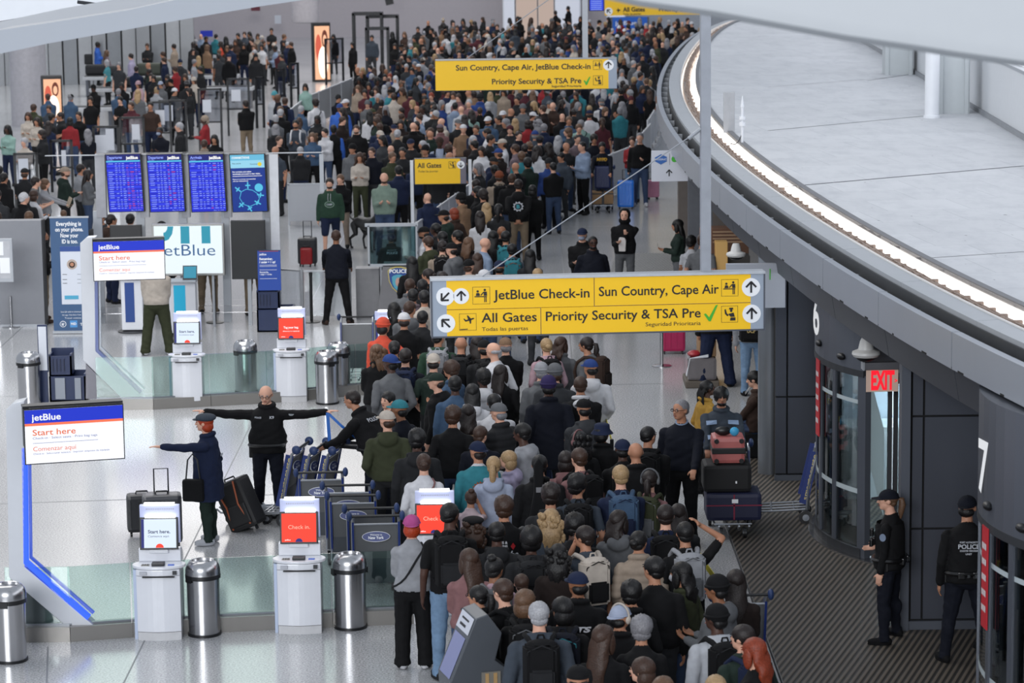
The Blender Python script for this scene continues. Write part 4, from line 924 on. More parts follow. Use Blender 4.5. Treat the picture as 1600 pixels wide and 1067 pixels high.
b = MB(); b.box(-.17, -.02, -.02, .02, 0, .5); b.build('post', NAVY, r); b = MB(); b.box(.1, .26, -.03, -.02, .05, .4); b.box(.42, .52, -.03, -.02, .05, .4); b.build('info_label', mat('info_grey', '9298a3', .5, var=0), r)
# small bag-drop kiosks behind
def minikiosk(x0, x1, yt, yb, lab, pan, stripe):
    p = at(x0, yb); s_ = p.y / FOC; q = at(x1, yb); r = empty('bag_tag_kiosk', (p.x, p.y, 0)); tag(r, lab, 'kiosk'); w_ = q.x - p.x
    b = MB(); b.box(0, w_, 0, .3, .05, 1.0); b.build('cabinet', KW, r, bev=.012); b = MB(); b.box(w_ * .18, w_ * .62, -.006, 0, .2, .95); b.build('print_panel', stripe, r)
    b = MB(); b.lathe([(.3, 0), (.3, .02), (.05, .04)], 20, 0, None, w_ / 2, .15); b.build('base_foot', DGREY, r, smooth=True)
    b = MB(); b.box(-.02, w_ + .02, -.05, .32, 1.0, 1.04); b.build('worktop', LGREY, r, bev=.01); M = T(w_ * .55, .1, 1.05) @ RX(R(-20)); b = MB(); b.box(-.02, w_ * .5, 0, .03, 0, .26, 0, M); b.build('tablet', DGREY, r); b = MB(); b.box(-.0, w_ * .47, -.005, 0, .02, .24, 0, M); b.build('tablet_screen', pan, r)
    return r
minikiosk(191, 224, 432, 520, 'slim white kiosk with navy stripe behind the rear info screen', SCBLUE, mat('stripe_navy', '1d3f80', .5, emit=.1, var=0))
minikiosk(266, 307, 432, 525, 'slim white kiosk with teal stripe and tilted tablet', mat('tablet_teal', '2fa0c0', emit=.7, var=0), mat('stripe_teal', '1fa0c4', .5, emit=.2, var=0))

# ------------------------------------------------------------ police podium
p = at(577, 500); q = at(652, 505); s_ = p.y / FOC; r = empty('police_podium', (p.x, p.y, 0)); tag(r, 'grey podium with tinted glass shield and police badge beside the queue', 'podium')
w_ = (655 - 577) * s_; PG = mat('podium_grey', '6e6d70', .4, metal=.3, var=.03)
b = MB(); b.add([(0.15, 0, 0), (w_, 0, 0), (w_, .6, 0), (.15, .6, 0), (.28, 0, 1.05), (w_, 0, 1.05), (w_, .6, 1.05), (.28, .6, 1.05)], [(0, 3, 2, 1), (4, 5, 6, 7), (0, 1, 5, 4), (1, 2, 6, 5), (2, 3, 7, 6), (3, 0, 4, 7)]); b.build('cabinet', PG, r)
b = MB(); b.box(-.25, .2, .1, .5, 0, .98); b.build('side_cabinet', mat('podium_side', '77777a', .45), r)
for x0, x1, z0, z1 in ((0, .035, 1.05, 1.82), (w_ - .03, w_, 1.05, 1.82), (-.05, w_ + .02, 1.80, 1.86), (0, w_, 1.03, 1.08)): b = MB(); b.box(x0, x1, 0, .05, z0, z1); b.build('shield_frame', LGREY, r)
b = MB(); b.box(.035, w_ - .03, .015, .03, 1.08, 1.80); b.build('pane', glass('tinted_glass', (.42, .58, .60), .16, .04), r)
sh = [(.37, .95), (.42, 1.0), (.52, 1.03), (.63, 1.03), (.73, 1.0), (.78, .95), (.76, .75), (.70, .62), (.575, .5), (.45, .62), (.39, .75)]
b = MB(); b.prism(sh, -.02, 0); b.build('shield_badge', mat('badge_gold', 'b9a95e', .4), r); b = MB(); c_ = (.575, .78); b.prism([(c_[0] + (x - c_[0]) * .9, c_[1] + (z - c_[1]) * .9) for x, z in sh], -.024, -.02); b.build('shield_badge', mat('badge_navy2', '22458a', .5, var=.02), r)
b = MB(); b.prism([(c_[0] + (x - c_[0]) * .62, c_[1] - .06 + (z - c_[1]) * .62) for x, z in sh], -.028, -.024); b.build('shield_badge', mat('badge_teal', '4fa0b5', .5, var=.1), r)
b = MB(); b.ell((.575, -.03, .73), (.06, .006, .09), 12, 8); b.build('badge_figure', mat('badge_pink', 'b58f84', .5), r); text(r, 'POLICE', .405, .745, .905, .98, -.03, PWHITE, .03)
h = empty('reflection_print'); 
bpy.data.objects.remove(h)
# ------------------------------------------------------------ barrier gates in front of the officer
def fence(pts, hgt, step, lab, name='barrier_fence', pm=None, px_pm=None, base=True, z0=.12, post_r=.025):
    r = empty(name); tag(r, lab, 'barrier'); P = [at(*p) for p in pts]; pm = pm or mat('barrier_panel', 'b9bcc4', .45, var=.02); qm = px_pm or mat('white_post', '')
    first = None
    for i in range(len(P) - 1):
        n = max(1, round((P[i + 1] - P[i]).length / step))
        for j in range(n):
            a = P[i].lerp(P[i + 1], j / n); c = P[i].lerp(P[i + 1], (j + 1) / n); d = (c - a).normalized(); L = (c - a).length
            b = MB(); M = T(a.x, a.y, 0) @ RZ(math.atan2(d.y, d.x)); b.box(.04, L - .04, -.012, .012, z0, hgt - .03, 0, M); b.build('barrier_panel', pm, r)
            b = MB(); b.lathe([(post_r, 0), (post_r, hgt + .02)], 10, 0, None, a.x, a.y); b.lathe([(.09, 0), (.09, .015)], 12, 0, None, a.x, a.y); b.build('post', qm, r, smooth=True)
            b = MB(); b.box(.02, L - .02, -.018, .018, hgt - .03, hgt, 0, M); b.build('top_rail', qm, r)
    a = P[-1]; b = MB(); b.lathe([(post_r, 0), (post_r, hgt + .02)], 10, 0, None, a.x, a.y); b.build('post', qm, r, smooth=True)
    return r
fence([(1016, 252), (985, 292), (928, 318), (902, 326)], 1.1, 2.0, 'pale barrier fence along the walkway by the boy with the loaded cart')
fence([(1012, 243), (1022, 225), (1030, 205)], 1.05, 2.0, 'pale barrier fence running on into the far walkway')
fence([(882, 334), (843, 352)], 1.1, 1.6, 'pale barrier fence ending beside the man with the gear emblem')
fence([(652, 428), (690, 395), (724, 368), (756, 338), (775, 318)], 1.1, 1.2, 'pale barrier fence rising from the police podium into the queue')
fence([(430, 250), (480, 205), (550, 172)], 1.15, 2.2, 'tall grey barrier fence edging the far security lanes', pm=mat('barrier_grey', '8f9093', .5, var=.03))
fence([(550, 172), (640, 176)], 1.1, 3, 'grey barrier by the yellow floor cone', pm=mat('barrier_grey', ''))
GG = glass('gate_glass', (.88, .90, .92), .03)
gr = mat('gate_rail', 'a2a4a8', .35, metal=.5)
fence([(436, 500), (472, 503)], 1.0, 1.2, 'narrow clear gate beside the navy bag sizer', 'glass_gate', GG, gr)
fence([(474, 503), (548, 503)], 1.0, 3, 'wide clear gate that the far officer leans on', 'glass_gate', GG, gr)
# trestle board behind
p = at(452, 352); q = at(520, 352); b = MB(); b.box(0, q.x - p.x, 0, .03, .1, 1.0); o = b.build('whiteboard', mat('board_pale', 'a9abb0', .5, var=.02)); o.location = p; tag(o, 'grey pinboard on low legs behind the man in the green hoodie', 'board')
b = MB(); b.box(-.02, q.x - p.x + .02, -.01, .04, .98, 1.02); b.box(-.02, .02, -.01, .04, 0, 1.0); b.box(q.x - p.x - .02, q.x - p.x + .02, -.01, .04, 0, 1.0); b.build('board_frame', LGREY, o)
# ------------------------------------------------------------ stanchions
def stanchion(px, py, lab, m=STEEL, h=1.0, foot=.17):
    p = at(px, py); r = empty('stanchion', (p.x, p.y, 0)); tag(r, lab, 'stanchion')
    b = MB(); b.lathe([(.03, 0.02), (.03, h), (.035, h), (.035, h + .06), (.0, h + .07)], 14); b.build('pole', m, r, smooth=True); b = MB(); b.lathe([(foot, 0), (foot, .012), (.04, .03)], 22); b.build('base_foot', m, r, smooth=True); return r
stanchion(1034, 572, 'steel stanchion on the walkway beside the pink suitcase'); stanchion(897, 319, 'black stanchion by the pale fence', BLACK)
stanchion(487, 503, 'black stanchion standing behind the clear gate', BLACK, .9); stanchion(336, 504, 'black stanchion below the light box', BLACK, .8); stanchion(1008, 200, 'black stanchion in the far walkway', BLACK)
stanchion(1060, 318, 'steel stanchion by the pink suitcase on the walkway') if False else None
p = at(575, 172); q = at(581, 172)
b = MB(); b.add([(-.16, -.13, 0), (.16, -.13, 0), (.16, .13, 0), (-.16, .13, 0), (-.06, -.02, .78), (.06, -.02, .78), (.06, .02, .78), (-.06, .02, .78)], [(0, 3, 2, 1), (4, 5, 6, 7), (0, 1, 5, 4), (1, 2, 6, 5), (2, 3, 7, 6), (3, 0, 4, 7)])
o = b.build('wet_floor_sign', mat('cone_yellow', 'e2b41a', .5)); o.location = p; tag(o, 'yellow folding wet floor sign beside the far barrier', 'floor sign')
# belts on the far right queue edge
def belt(p, q, z, m, lab, wd=.05):
    a = at(*p, z); c = at(*q, z); b = MB(); b.strip([(a.x, a.y, z), ((a.x + c.x) / 2, (a.y + c.y) / 2, z - .04), (c.x, c.y, z)], wd, .006, ((c - a).cross(Vector((0, 0, 1)))))
    o = b.build('queue_belt', m); tag(o, lab, 'belt')
    for v in (a, c): b = MB(); b.lathe([(.15, 0), (.15, .01), (.025, .03), (.025, z + .03), (0, z + .04)], 14, 0, None, v.x, v.y); b.build('belt_post', BLACK, o, smooth=True)
    return o
YB = mat('belt_yellow', 'cfc43a', .5, var=.03)
belt((940, 620), (956, 690), .95, YB, 'yellow queue belt beside the person in the blue cap', .07); belt((1078, 838), (1122, 910), .95, YB, 'yellow queue belt beside the man raising his hand to his head', .08)

# ------------------------------------------------------------ luggage carts
CBLUE = mat('cart_blue', '1b2f6e', .4, var=.03); CG = mat('cart_board', '5a5c5e', .5, var=.03); CT = mat('cart_tube', 'a9acb1', .3, metal=.8)
def make_cart():
    r = empty('luggage_cart')
    for s in (-1, 1):
        b = MB(); b.tube([(s * .27, -.16, 1.04), (s * .27, -.10, .98), (s * .27, .02, .5), (s * .27, .04, .2)], .02, 8); b.build('side_tube', CT, r, smooth=True)
        b = MB(); b.prism([(-.12, .96), (-.02, .98), (.14, .3), (.03, .26)], -.012, .012, 0, T(s * .27, 0, 0) @ RZ(PI / 2)); pn = b.build('side_panel', CBLUE, r)
        vs, fs = text_mesh('smartecarte', .01); a = np.array(vs); lo = a.min(0); wd = a.max(0)[0] - lo[0]
        b = MB(); ux = Vector((0, -.13, .60)) ; ux_n = ux.normalized(); up = Vector((0, -ux_n.z, ux_n.y)) * (-1 if s < 0 else 1) 
        org = Vector((s * .27 + s * .014, .068, .33)) + (Vector((0, -.03, 0)) if s < 0 else Vector((0, .03, 0)))
        b.add([org + ux * ((v[0] - lo[0]) / wd) + up * v[1] * .085 for v in vs], fs); b.build('lettering', mat('cart_letter_%d' % (s > 0), 'c9b877' if s < 0 else 'c9ccd6', .5, var=0), pn, recalc=False)
        b = MB(); b.ell((s * .31, -.17, 1.05), (.035, .06, .06), 12, 8); b.build('bumper', mat('bumper_blue', '23365f', .5), r, smooth=True)
    b = MB(); b.tube([(-.28, -.17, 1.05), (.28, -.17, 1.05)], .016, 8); b.build('handle', BLACK, r, smooth=True)
    b = MB(); b.add([(-.25, -.085, .92), (.25, -.085, .92), (.25, -.0, .50), (-.25, -.0, .50), (-.25, -.065, .92), (.25, -.065, .92), (.25, .02, .50), (-.25, .02, .50)], [(0, 1, 2, 3), (4, 7, 6, 5), (0, 4, 5, 1), (3, 2, 6, 7), (0, 3, 7, 4), (1, 5, 6, 2)]); b.build('back_board', CG, r)
    b = MB(); b.tube([(-.27, -.10, .935), (.27, -.10, .935)], .013, 6); b.build('cross_tube', CT, r, smooth=True)
    ov = empty('oval_badge', (0, -.075, .78)); ov.rotation_euler = (R(-11.4), 0, 0); ov.parent = r
    for rx, rz, y, m in ((.165, .062, -.014, PWHITE), (.16, .057, -.017, CBLUE)): 
        b = MB(); b.prism([(rx * math.cos(2 * PI * i / 28), rz * math.sin(2 * PI * i / 28)) for i in range(28)], y, 0); b.build('badge', m, ov)
    text(ov, 'Welcome to', -.07, .07, .012, .035, -.02, PWHITE, 0); text(ov, 'New York', -.09, .09, -.03, .005, -.02, PWHITE, .02)
    b = MB(); b.box(-.25, .25, .0, .02, .2, .5); b.build('lower_mesh', mat('cart_mesh', '3c4046', .5), r)
    b = MB()
    for x in (-.24, -.08, .08, .24): b.tube([(x, .02, .2), (x, .5, .17), (x * .8, .92, .15), (x * .8, .98, .2)], .014, 6)
    for y in (.2, .5, .8): b.tube([(-.24, y, .185), (.24, y, .185)], .012, 6)
    b.build('deck_tubes', CT, r, smooth=True)
    for x, y, rr in ((-.25, .05, .09), (.25, .05, .09), (-.15, .8, .07), (.15, .8, .07)):
        b = MB(); M = T(x, y, rr) @ RY(PI / 2); b.lathe([(rr * .3, -.022), (rr, -.02), (rr, .02), (rr * .3, .022)], 16, 0, M); wh = b.build('wheel', BLACK, r, smooth=True); b = MB(); b.lathe([(.0, -.026), (rr * .5, -.024), (rr * .5, .024), (0, .026)], 12, 0, M); b.build('hub', SHINYG, wh, smooth=True)
    return r
cart0 = make_cart(); first = True
carts = []
for (px, py, z, rot, lab, grp) in (
    (501, 738, 1.05, 2, 'luggage cart nested at the back of the row by the bending officer', 1), (543, 758, 1.05, 2, 'luggage cart with Welcome to New York badge, second in the nested row', 1), (551, 774, 1.05, 1, 'luggage cart tucked into the middle of the nested row', 1),
    (579, 794, 1.05, 3, 'luggage cart just behind the frontmost nested cart', 1), (587, 806, 1.05, 3, 'frontmost nested luggage cart with readable Welcome to New York badge', 1),
    (473, 696, 1.05, 78, 'luggage cart turned sideways below the arms-out officer, blue side panel', 0), (500, 697, 1.05, 78, 'sideways luggage cart under the bending officer, middle of three', 0), (530, 697, 1.05, 76, 'sideways luggage cart closest to the bending officer', 0),
    (558, 495, 1.05, 180, 'luggage cart with grey board beside the police podium', 0), (1158, 930, 1.05, 4, 'luggage cart whose bumper shows beside the long-haired person at the mat edge', 0),
    (1285, 690, 1.05, 86, 'luggage cart parked sideways behind the curved glass door', 0)):
    o = cart0 if first else copy_tree(cart0); first = False
    p = at(px, py, z); v = Matrix.Rotation(R(rot), 3, 'Z') @ Vector((0, -.17, 0)); o.location = (p.x - v.x, p.y - v.y, 0); o.rotation_euler.z = R(rot)
    tag(o, lab, 'luggage cart', 'nested luggage carts' if grp else None); carts.append(o)

# ------------------------------------------------------------ suitcases and bags
def suitcase(name, loc, rz, w_, h, d, m, lab, ribs=6, handle=0, tilt=0, soft=False, cat='suitcase'):
    r = empty(name, loc, rz, tilt); tag(r, lab, cat)
    b = MB(); b.box(-w_ / 2, w_ / 2, -d / 2, d / 2, .05, h); b.build('shell', m, r, bev=min(.05, d * .2), smooth=False)
    if not soft:
        b = MB()
        for i in range(ribs):
            x = -w_ * .38 + i * w_ * .76 / max(1, ribs - 1); b.box(x - .008, x + .008, -d / 2 - .006, d / 2 + .006, .12, h - .07)
        b.build('rib', m, r, bev=.003)
    else:
        b = MB(); b.box(-w_ * .38, w_ * .38, -d / 2 - .035, -d / 2 + .01, .12, h * .55); b.build('front_pocket', m, r, bev=.02)
    b = MB(); b.tube([(-.08, 0, h - .01), (-.07, 0, h + .03), (.07, 0, h + .03), (.08, 0, h - .01)], .012, 6); b.build('grip', BLACK, r, smooth=True)
    for x in (-1, 1):
        for y in (-1, 1):
            b = MB(); M = T(x * (w_ / 2 - .05), y * (d / 2 - .04), .028) @ RY(PI / 2); b.lathe([(.028, -.012), (.028, .012)], 12, 0, M); b.build('wheel', BLACK, r)
    if handle:
        b = MB(); b.tube([(-.09, d / 2 - .03, h - .02), (-.09, d / 2 - .03, h + handle), (.09, d / 2 - .03, h + handle), (.09, d / 2 - .03, h - .02)], .011, 6); b.build('telescopic_handle', mat('handle_metal', '3a3c40', .3, metal=.6), r, smooth=True)
    return r
CH = mat('case_charcoal', '34353b', .35, var=.04)
suitcase('suitcase', (at(255, 852).x, at(255, 852).y, 0), R(8), .50, .68, .30, CH, 'large charcoal hard suitcase with raised handle beside the pointing woman', 5, .30)
suitcase('suitcase', (at(222, 838).x, at(222, 838).y + .1, 0), R(10), .40, .55, .25, mat('case_black', '1c1d22', .4), 'smaller dark suitcase half hidden behind the charcoal suitcase', 4)
# blue sticker on top of the charcoal case is its label tag
o = suitcase('duffel_trolley', (at(392, 832).x, at(392, 832).y + .1, 0), R(-20), .42, .72, .32, mat('duffel_black', '141416', .6), 'black wheeled duffel with orange trim leaning behind the pointing woman', 0, 0, 0, True, 'bag'); o.rotation_euler = (0, R(-24), R(-20))
b = MB(); b.tube([(-.15, -.17, .1), (-.1, -.2, .4), (-.16, -.17, .68)], .012, 6); b.build('orange_trim', mat('trim_orange', '9c4a22', .5), o); b = MB(); b.tube([(.12, -.17, .1), (.08, -.2, .4), (.12, -.17, .7)], .012, 6); b.build('orange_trim', mat('trim_orange', ''), o)
def loc(px, py): p = at(px, py); return (p.x, p.y, 0)
suitcase('suitcase', loc(978, 326), R(-6), .42, .72, .30, mat('case_blue', '1271d6', .3, var=.03), 'bright blue hard suitcase beside the cart on the walkway', 5, .25)
suitcase('suitcase', loc(1020, 311), R(10), .32, .50, .22, mat('case_pink', 'c98aa4', .35), 'small pale pink suitcase behind the man in black and jeans', 5, .2)
suitcase('suitcase', loc(1052, 552), R(0), .42, .62, .26, mat('case_magenta', 'a81d52', .35), 'magenta suitcase with black straps beside the steel stanchion', 4)
suitcase('suitcase', loc(481, 415), R(0), .42, .62, .28, mat('case_black', ''), 'black suitcase with glossy red bag in front, beside the far officer', 4, .35)
p = at(481, 413); r = suitcase('red_bag', (p.x, p.y - .35, .0), 0, .26, .42, .2, mat('bag_red', '8c1016', .25), 'glossy dark red bag set before the black suitcase', 3, cat='bag')
# cart pushed by the boy with the navy sweater
def loadcart(px, py, rot, lab):
    o = copy_tree(cart0); p = at(px, py); o.location = (p.x, p.y, 0); o.rotation_euler.z = R(rot); tag(o, lab, 'luggage cart'); return o
c1_ = loadcart(941, 327, 180, 'luggage cart loaded with navy case and cardboard box, pushed by a boy'); c1_['group'] = ''
p = c1_.location; suitcase('suitcase', (p.x, p.y - .35, .52), PI, .40, .62, .25, mat('case_navy', '16234f', .4), 'upright navy suitcase standing on the boy\'s loaded cart', 6, .12)
b = MB(); b.box(-.26, .26, -.2, .2, 0, .30); o = b.build('cardboard_box', mat('cardboard', '8f7152', .8)); o.location = (p.x, p.y - .40, .205); tag(o, 'taped brown cardboard box low on the boy\'s cart', 'box'); b = MB(); b.box(-.265, .265, -.205, .205, .24, .27); b.box(-.03, .03, -.207, .207, -.002, .303); b.build('tape', DGREY, o)
c2_ = loadcart(1138, 819, 180, 'luggage cart stacked with three suitcases, pushed by the bearded man'); c2_['group'] = ''
p = c2_.location
def lay(name, x, y, z, w_, h, d, m, lab, extra=None):
    r = empty(name, (x, y, z)); tag(r, lab, 'suitcase'); b = MB(); b.box(-w_ / 2, w_ / 2, -d / 2, d / 2, 0, h); b.build('shell', m, r, bev=.05)
    return r
r = lay('suitcase', p.x + .02, p.y - .45, .205, .71, .36, .55, mat('case_navy2', '161b3a', .6), 'big navy suitcase with crossed red straps at the bottom of the loaded cart')
b = MB(); b.box(-.36, .36, -.283, -.275, .2, .215); b.box(-.01, .01, -.283, -.275, .02, .35); b.build('red_strap', mat('strap_red', '7d1c3a', .6), r); b = MB(); b.box(-.03, .05, -.29, -.28, .24, .29); b.build('luggage_tag', PWHITE, r)
r = lay('suitcase', p.x - .06, p.y - .42, .57, .62, .36, .5, mat('case_black2', '0c0c0f', .7), 'plump black suitcase in the middle of the loaded cart'); b = MB(); b.box(.1, .12, -.262, -.25, .12, .15); b.build('badge', PWHITE, r)
r = lay('suitcase', p.x - .04, p.y - .4, .935, .42, .34, .45, mat('case_rose', 'ab5f5c', .4), 'rose pink hard suitcase on top of the loaded cart')
b = MB(); b.box(-.215, .215, -.235, .235, .13, .21); b.build('black_band', BLACK, r, bev=.01)
for x in (-1, 1):
    for z in (.04, .30): b = MB(); b.lathe([(.03, -.02), (.03, .02)], 12, 0, T(x * .16, -.235, z) @ RX(PI / 2)); b.build('wheel', BLACK, r)
b = MB(); b.ell((0, 0, 0), (.11, .05, .06), 12, 8); o = b.build('neck_pillow', BLACK, smooth=True); o.location = (p.x - .1, p.y - .45, 1.335); tag(o, 'black bag with a light blue charm lying on the rose suitcase', 'bag'); b = MB(); b.ell((.14, -.05, 0), (.06, .03, .06), 10, 6); b.build('blue_charm', mat('charm_blue', '3c9cc8', .5), o, smooth=True)
# baggage trolley heap wrapped in film by the wall
p = at(1095, 600); r = empty('wrapped_luggage', (p.x, p.y, 0)); tag(r, 'luggage wrapped in clear film on a low cart behind the big yellow sign', 'luggage')
b = MB(); b.box(-.28, .28, -.4, .4, .0, .12); b.build('cart_deck', mat('deck_tan', '5d554c', .6), r, bev=.02)
b = MB(); b.box(-.24, .24, -.36, .3, .12, .5); b.build('case', mat('wrapped_grey', '6f6a6c', .15, coat=1), r, bev=.05); b = MB(); b.box(-.05, .24, -.25, .35, .5, .78); b.build('box', mat('cardboard', ''), r, bev=.02); b = MB(); b.ell((-.12, -.2, .55), (.12, .12, .06), 10, 6); b.build('red_pouch', mat('pouch_red', '9c2730', .4), r, smooth=True)
for i in range(5): b = MB(); b.tube([(-.26, -.36 + i * .04, .2), (-.2, -.38, .5), (.1, -.38, .52 + i * .01)], .006, 5); b.build('film_fold', mat('film', 'd9dce2', .1), r)

# ------------------------------------------------------------ shop behind the pod
def block(name, x0, x1, yt, yb, Y, d, m, lab, cat):
    a = at_y(x0, yb, Y); c = at_y(x1, yt, Y); fz = a.z if 'alarm' in name else 0; b = MB(); b.box(0, c.x - a.x, 0, d, 0, c.z - fz); o = b.build(name, m, bev=.01); o.location = (a.x, Y, fz); tag(o, lab, cat); return o
o = block('menu_board', 1094, 1106, 356, 420, 53, .1, mat('board_orange', 'c07c4a', .5, emit=.15, var=.1), 'small orange lit board beside the grey hanger post under the canopy', 'board')
o = block('display_rack', 1112, 1170, 356, 380, 54.5, .4, mat('rack_brown', '6a4a38', .6), 'striped brown display rack under the canopy edge', 'rack')
hz = max(v.co.z for v in o.data.vertices)
for i in range(4): b = MB(); b.box(.02, .66, -.015, 0, hz - .28 + i * .065, hz - .25 + i * .065); b.build('slat', mat('rack_cream', 'a88a6e', .6), o)
o = block('snack_box', 1118, 1137, 378, 412, 52.6, .3, mat('snack_tan', 'c29a5c', .6, emit=.1, var=.08), 'tan box standing behind the grey hanger post', 'box')
o = block('counter_unit', 1112, 1172, 400, 440, 53.2, .4, mat('counter_dark', '3d3a38', .6), 'dark shop counter under the canopy edge', 'counter')
o = block('red_alarm', 1199, 1205, 513, 528, 39.9, .05, mat('alarm_red', '7c1f26', .4), 'small dark red alarm box on the steel column', 'alarm')

# ------------------------------------------------------------ security zone furniture
BF = mat('frame_black', '15161a', .4, var=.03); PX = glass('plexi', (.80, .82, .86), .07); PAP = mat('paper', 'c9ccd4', .6, var=.02)
def plexi(px, py, wpx, hpx, lab, papers=(), rot=0):
    """px,py: foot pixel of its middle; sizes in pixels at that distance"""
    p = at(px, py); s_ = p.y / FOC; w_ = wpx * s_; h = hpx * s_
    r = empty('clear_screen', (p.x, p.y, 0), R(rot)); tag(r, lab, 'screen', 'black framed clear screens of the security desks')
    b = MB(); b.box(-w_ / 2, -w_ / 2 + .07, 0, .07, 0, h); b.box(w_ / 2 - .07, w_ / 2, 0, .07, 0, h); b.build('post', BF, r)
    b = MB(); b.box(-w_ / 2, w_ / 2, 0, .06, h - .06, h); b.box(-w_ / 2, w_ / 2, 0, .06, h * .45, h * .45 + .05); b.build('rail', BF, r)
    b = MB(); b.box(-w_ / 2 + .07, w_ / 2 - .07, .02, .03, h * .45 + .05, h - .06); b.build('pane', PX, r)
    for u, v, a, c in papers: b = MB(); b.box((u - .5) * w_, (u - .5 + a) * w_, .0, .01, v * h, (v + c) * h); b.build('paper', PAP, r)
    return r
for i, a in enumerate(((43, 330, 38, 92, 'clear screen with white sheet at the desk by the photo edge', ((.2, .55, .4, .35),)), (98, 300, 36, 82, 'clear screen beside the striped papers in the second lane', ((.5, .5, .2, .3),)),
        (168, 292, 42, 96, 'clear screen with two white sheets above the first flight screen', ((.1, .55, .4, .3), (.5, .6, .3, .35))), (208, 262, 40, 80, 'clear screen behind the masked agent', ((.5, .55, .3, .3),)), (252, 250, 36, 92, 'clear screen with tall white sheet near the silver haired agent', ((.3, .6, .4, .25),)),
        (272, 238, 44, 82, 'clear screen with slanted sheet beyond the silver haired agent', ((.2, .6, .3, .3),)), (330, 236, 38, 98, 'clear screen with square white sheet near the red headscarf', ((.2, .62, .35, .2),)), (374, 212, 36, 90, 'clear screen with white sheet beyond the agent in khaki', ((.2, .6, .4, .2),)),
        (408, 200, 16, 80, 'narrow clear screen at the head of the glass lane', ()), (440, 185, 16, 78, 'narrow clear screen midway along the glass lane', ()), (462, 172, 16, 74, 'narrow clear screen at the end of the glass lane', ()), (524, 132, 34, 72, 'clear screen next to the glowing advert', ()))):
    plexi(*a[:4], a[4], a[5], 6 if i < 8 else 35)
def scanner(px, py, w_, d, h, lab, rot=0):
    p = at(px, py); r = empty('scanner_frame', (p.x, p.y, 0), R(rot)); tag(r, lab, 'scanner'); 
    for x in (-w_ / 2, w_ / 2): b = MB(); b.box(x - .05, x + .05, 0, .08, 0, h); b.box(x - .05, x + .05, d - .08, d, 0, h); b.build('post', BF, r)
    b = MB(); b.box(-w_ / 2, w_ / 2, 0, .08, h - .1, h); b.box(-w_ / 2, w_ / 2, d - .08, d, h - .1, h); b.box(-w_ / 2 - .05, -w_ / 2 + .05, 0, d, h - .1, h); b.box(w_ / 2 - .05, w_ / 2 + .05, 0, d, h - .1, h); b.build('top_frame', BF, r); return r
scanner(575, 112, 1.2, 1.2, 2.5, 'tall black portal frame at the far wall'); scanner(598, 108, 1.3, 1.2, 2.3, 'second tall black portal frame at the far wall'); scanner(590, 118, .9, .8, 2.0, 'lower black portal frame between the two tall ones')
def conveyor(px, py, L, lab, rot=0):
    p = at(px, py); r = empty('conveyor', (p.x, p.y, 0), R(rot)); tag(r, lab, 'conveyor')
    b = MB(); b.box(0, L, 0, .8, .65, .78); b.build('belt_bed', mat('conveyor_white', 'b4b6ba', .4), r, bev=.02); b = MB(); b.box(.05, L - .05, .1, .7, .78, .80); b.build('belt', DGREY, r)
    b = MB(); [b.box(x, x + .1, .1, .7, 0, .65) for x in (.1, L / 2, L - .2)]; b.build('leg', GREYP, r); return r
conveyor(95, 205, 3.2, 'white conveyor behind the person in the black cap'); conveyor(140, 172, 6, 'white conveyor in front of the person in the teal shirt', -2); conveyor(130, 152, 6, 'grey conveyor beside the agents in blue'); conveyor(290, 115, 3, 'white desk behind the bald man in the light blue shirt')
rnd = random.Random(9)
for i, (px, py, w_, h) in enumerate(((152, 150, .9, .4), (178, 150, .6, .35), (235, 150, 1.0, .45), (155, 132, 1.2, .45), (205, 170, .7, .35), (235, 168, .8, .3))):
    p = at(px, py); b = MB(); b.box(-w_ / 2, w_ / 2, -.25, .25, 0, h); o = b.build('tray_bag', mat('tray_%d' % (i % 3), ['1b1c20', '26282c', '3a3f35'][i % 3], .6), bev=.08); o.location = (p.x, p.y + .3, .8)
    tag(o, ['bulky black bag on the belt beside the teal shirt', 'black case near the agent in blue', 'black duffel on the belt by the lilac shirt', 'olive bundle at the start of the far belt', 'black tray on the near belt', 'black tray at the end of the near belt'][i], 'bag')
# glowing adverts
def advert(x0, x1, yt, yb, Y, lab):
    B = Board('lit_advert', x0, yt, Y, Y / FOC, R(8)); tag(B.root, lab, 'advert'); w_ = x1 - x0; h = yb - yt
    B.rect(-4, -5, w_ + 2, h + 4, BLACK, 0, .5, 'casing', bev=.02)
    m = mat('advert_glow', 'f0b48e', emit=1.15, var=0); B.rect(0, 0, w_, h, m, -.02, 0, 'lit_face')
    P = [(w_ * (.55 + .33 * math.cos(a)), h * (.68 + .3 * math.sin(a))) for a in [2 * PI * i / 20 for i in range(20)]]
    B.poly([P], mat('advert_dress', 'ffe6cf', emit=2.0, var=0), -.03, 'dress_print'); B.poly([[(w_ * (.68 + .2 * math.cos(a)), h * (.24 + .17 * math.sin(a))) for a in [2 * PI * i / 18 for i in range(18)]]], mat('advert_hair', '8a3f2a', emit=.5, var=0), -.028, 'hair_print')
    B.poly([[(w_ * (.68 + .12 * math.cos(a)), h * (.26 + .1 * math.sin(a))) for a in [2 * PI * i / 18 for i in range(18)]]], mat('advert_skin', 'f5b894', emit=1.2, var=0), -.034, 'face_print')
    B.poly([[(w_ * (.25 + .2 * math.cos(a)), h * (.4 + .25 * math.sin(a))) for a in [2 * PI * i / 18 for i in range(18)]]], mat('advert_red', 'e0624a', emit=.9, var=0), -.026, 'red_print'); return B.root
advert(67.5, 94, 124, 190, 96, 'glowing orange advert box beside the wide white column'); advert(491, 514, 41, 124, 118, 'glowing orange advert box under the grey column at the far wall')
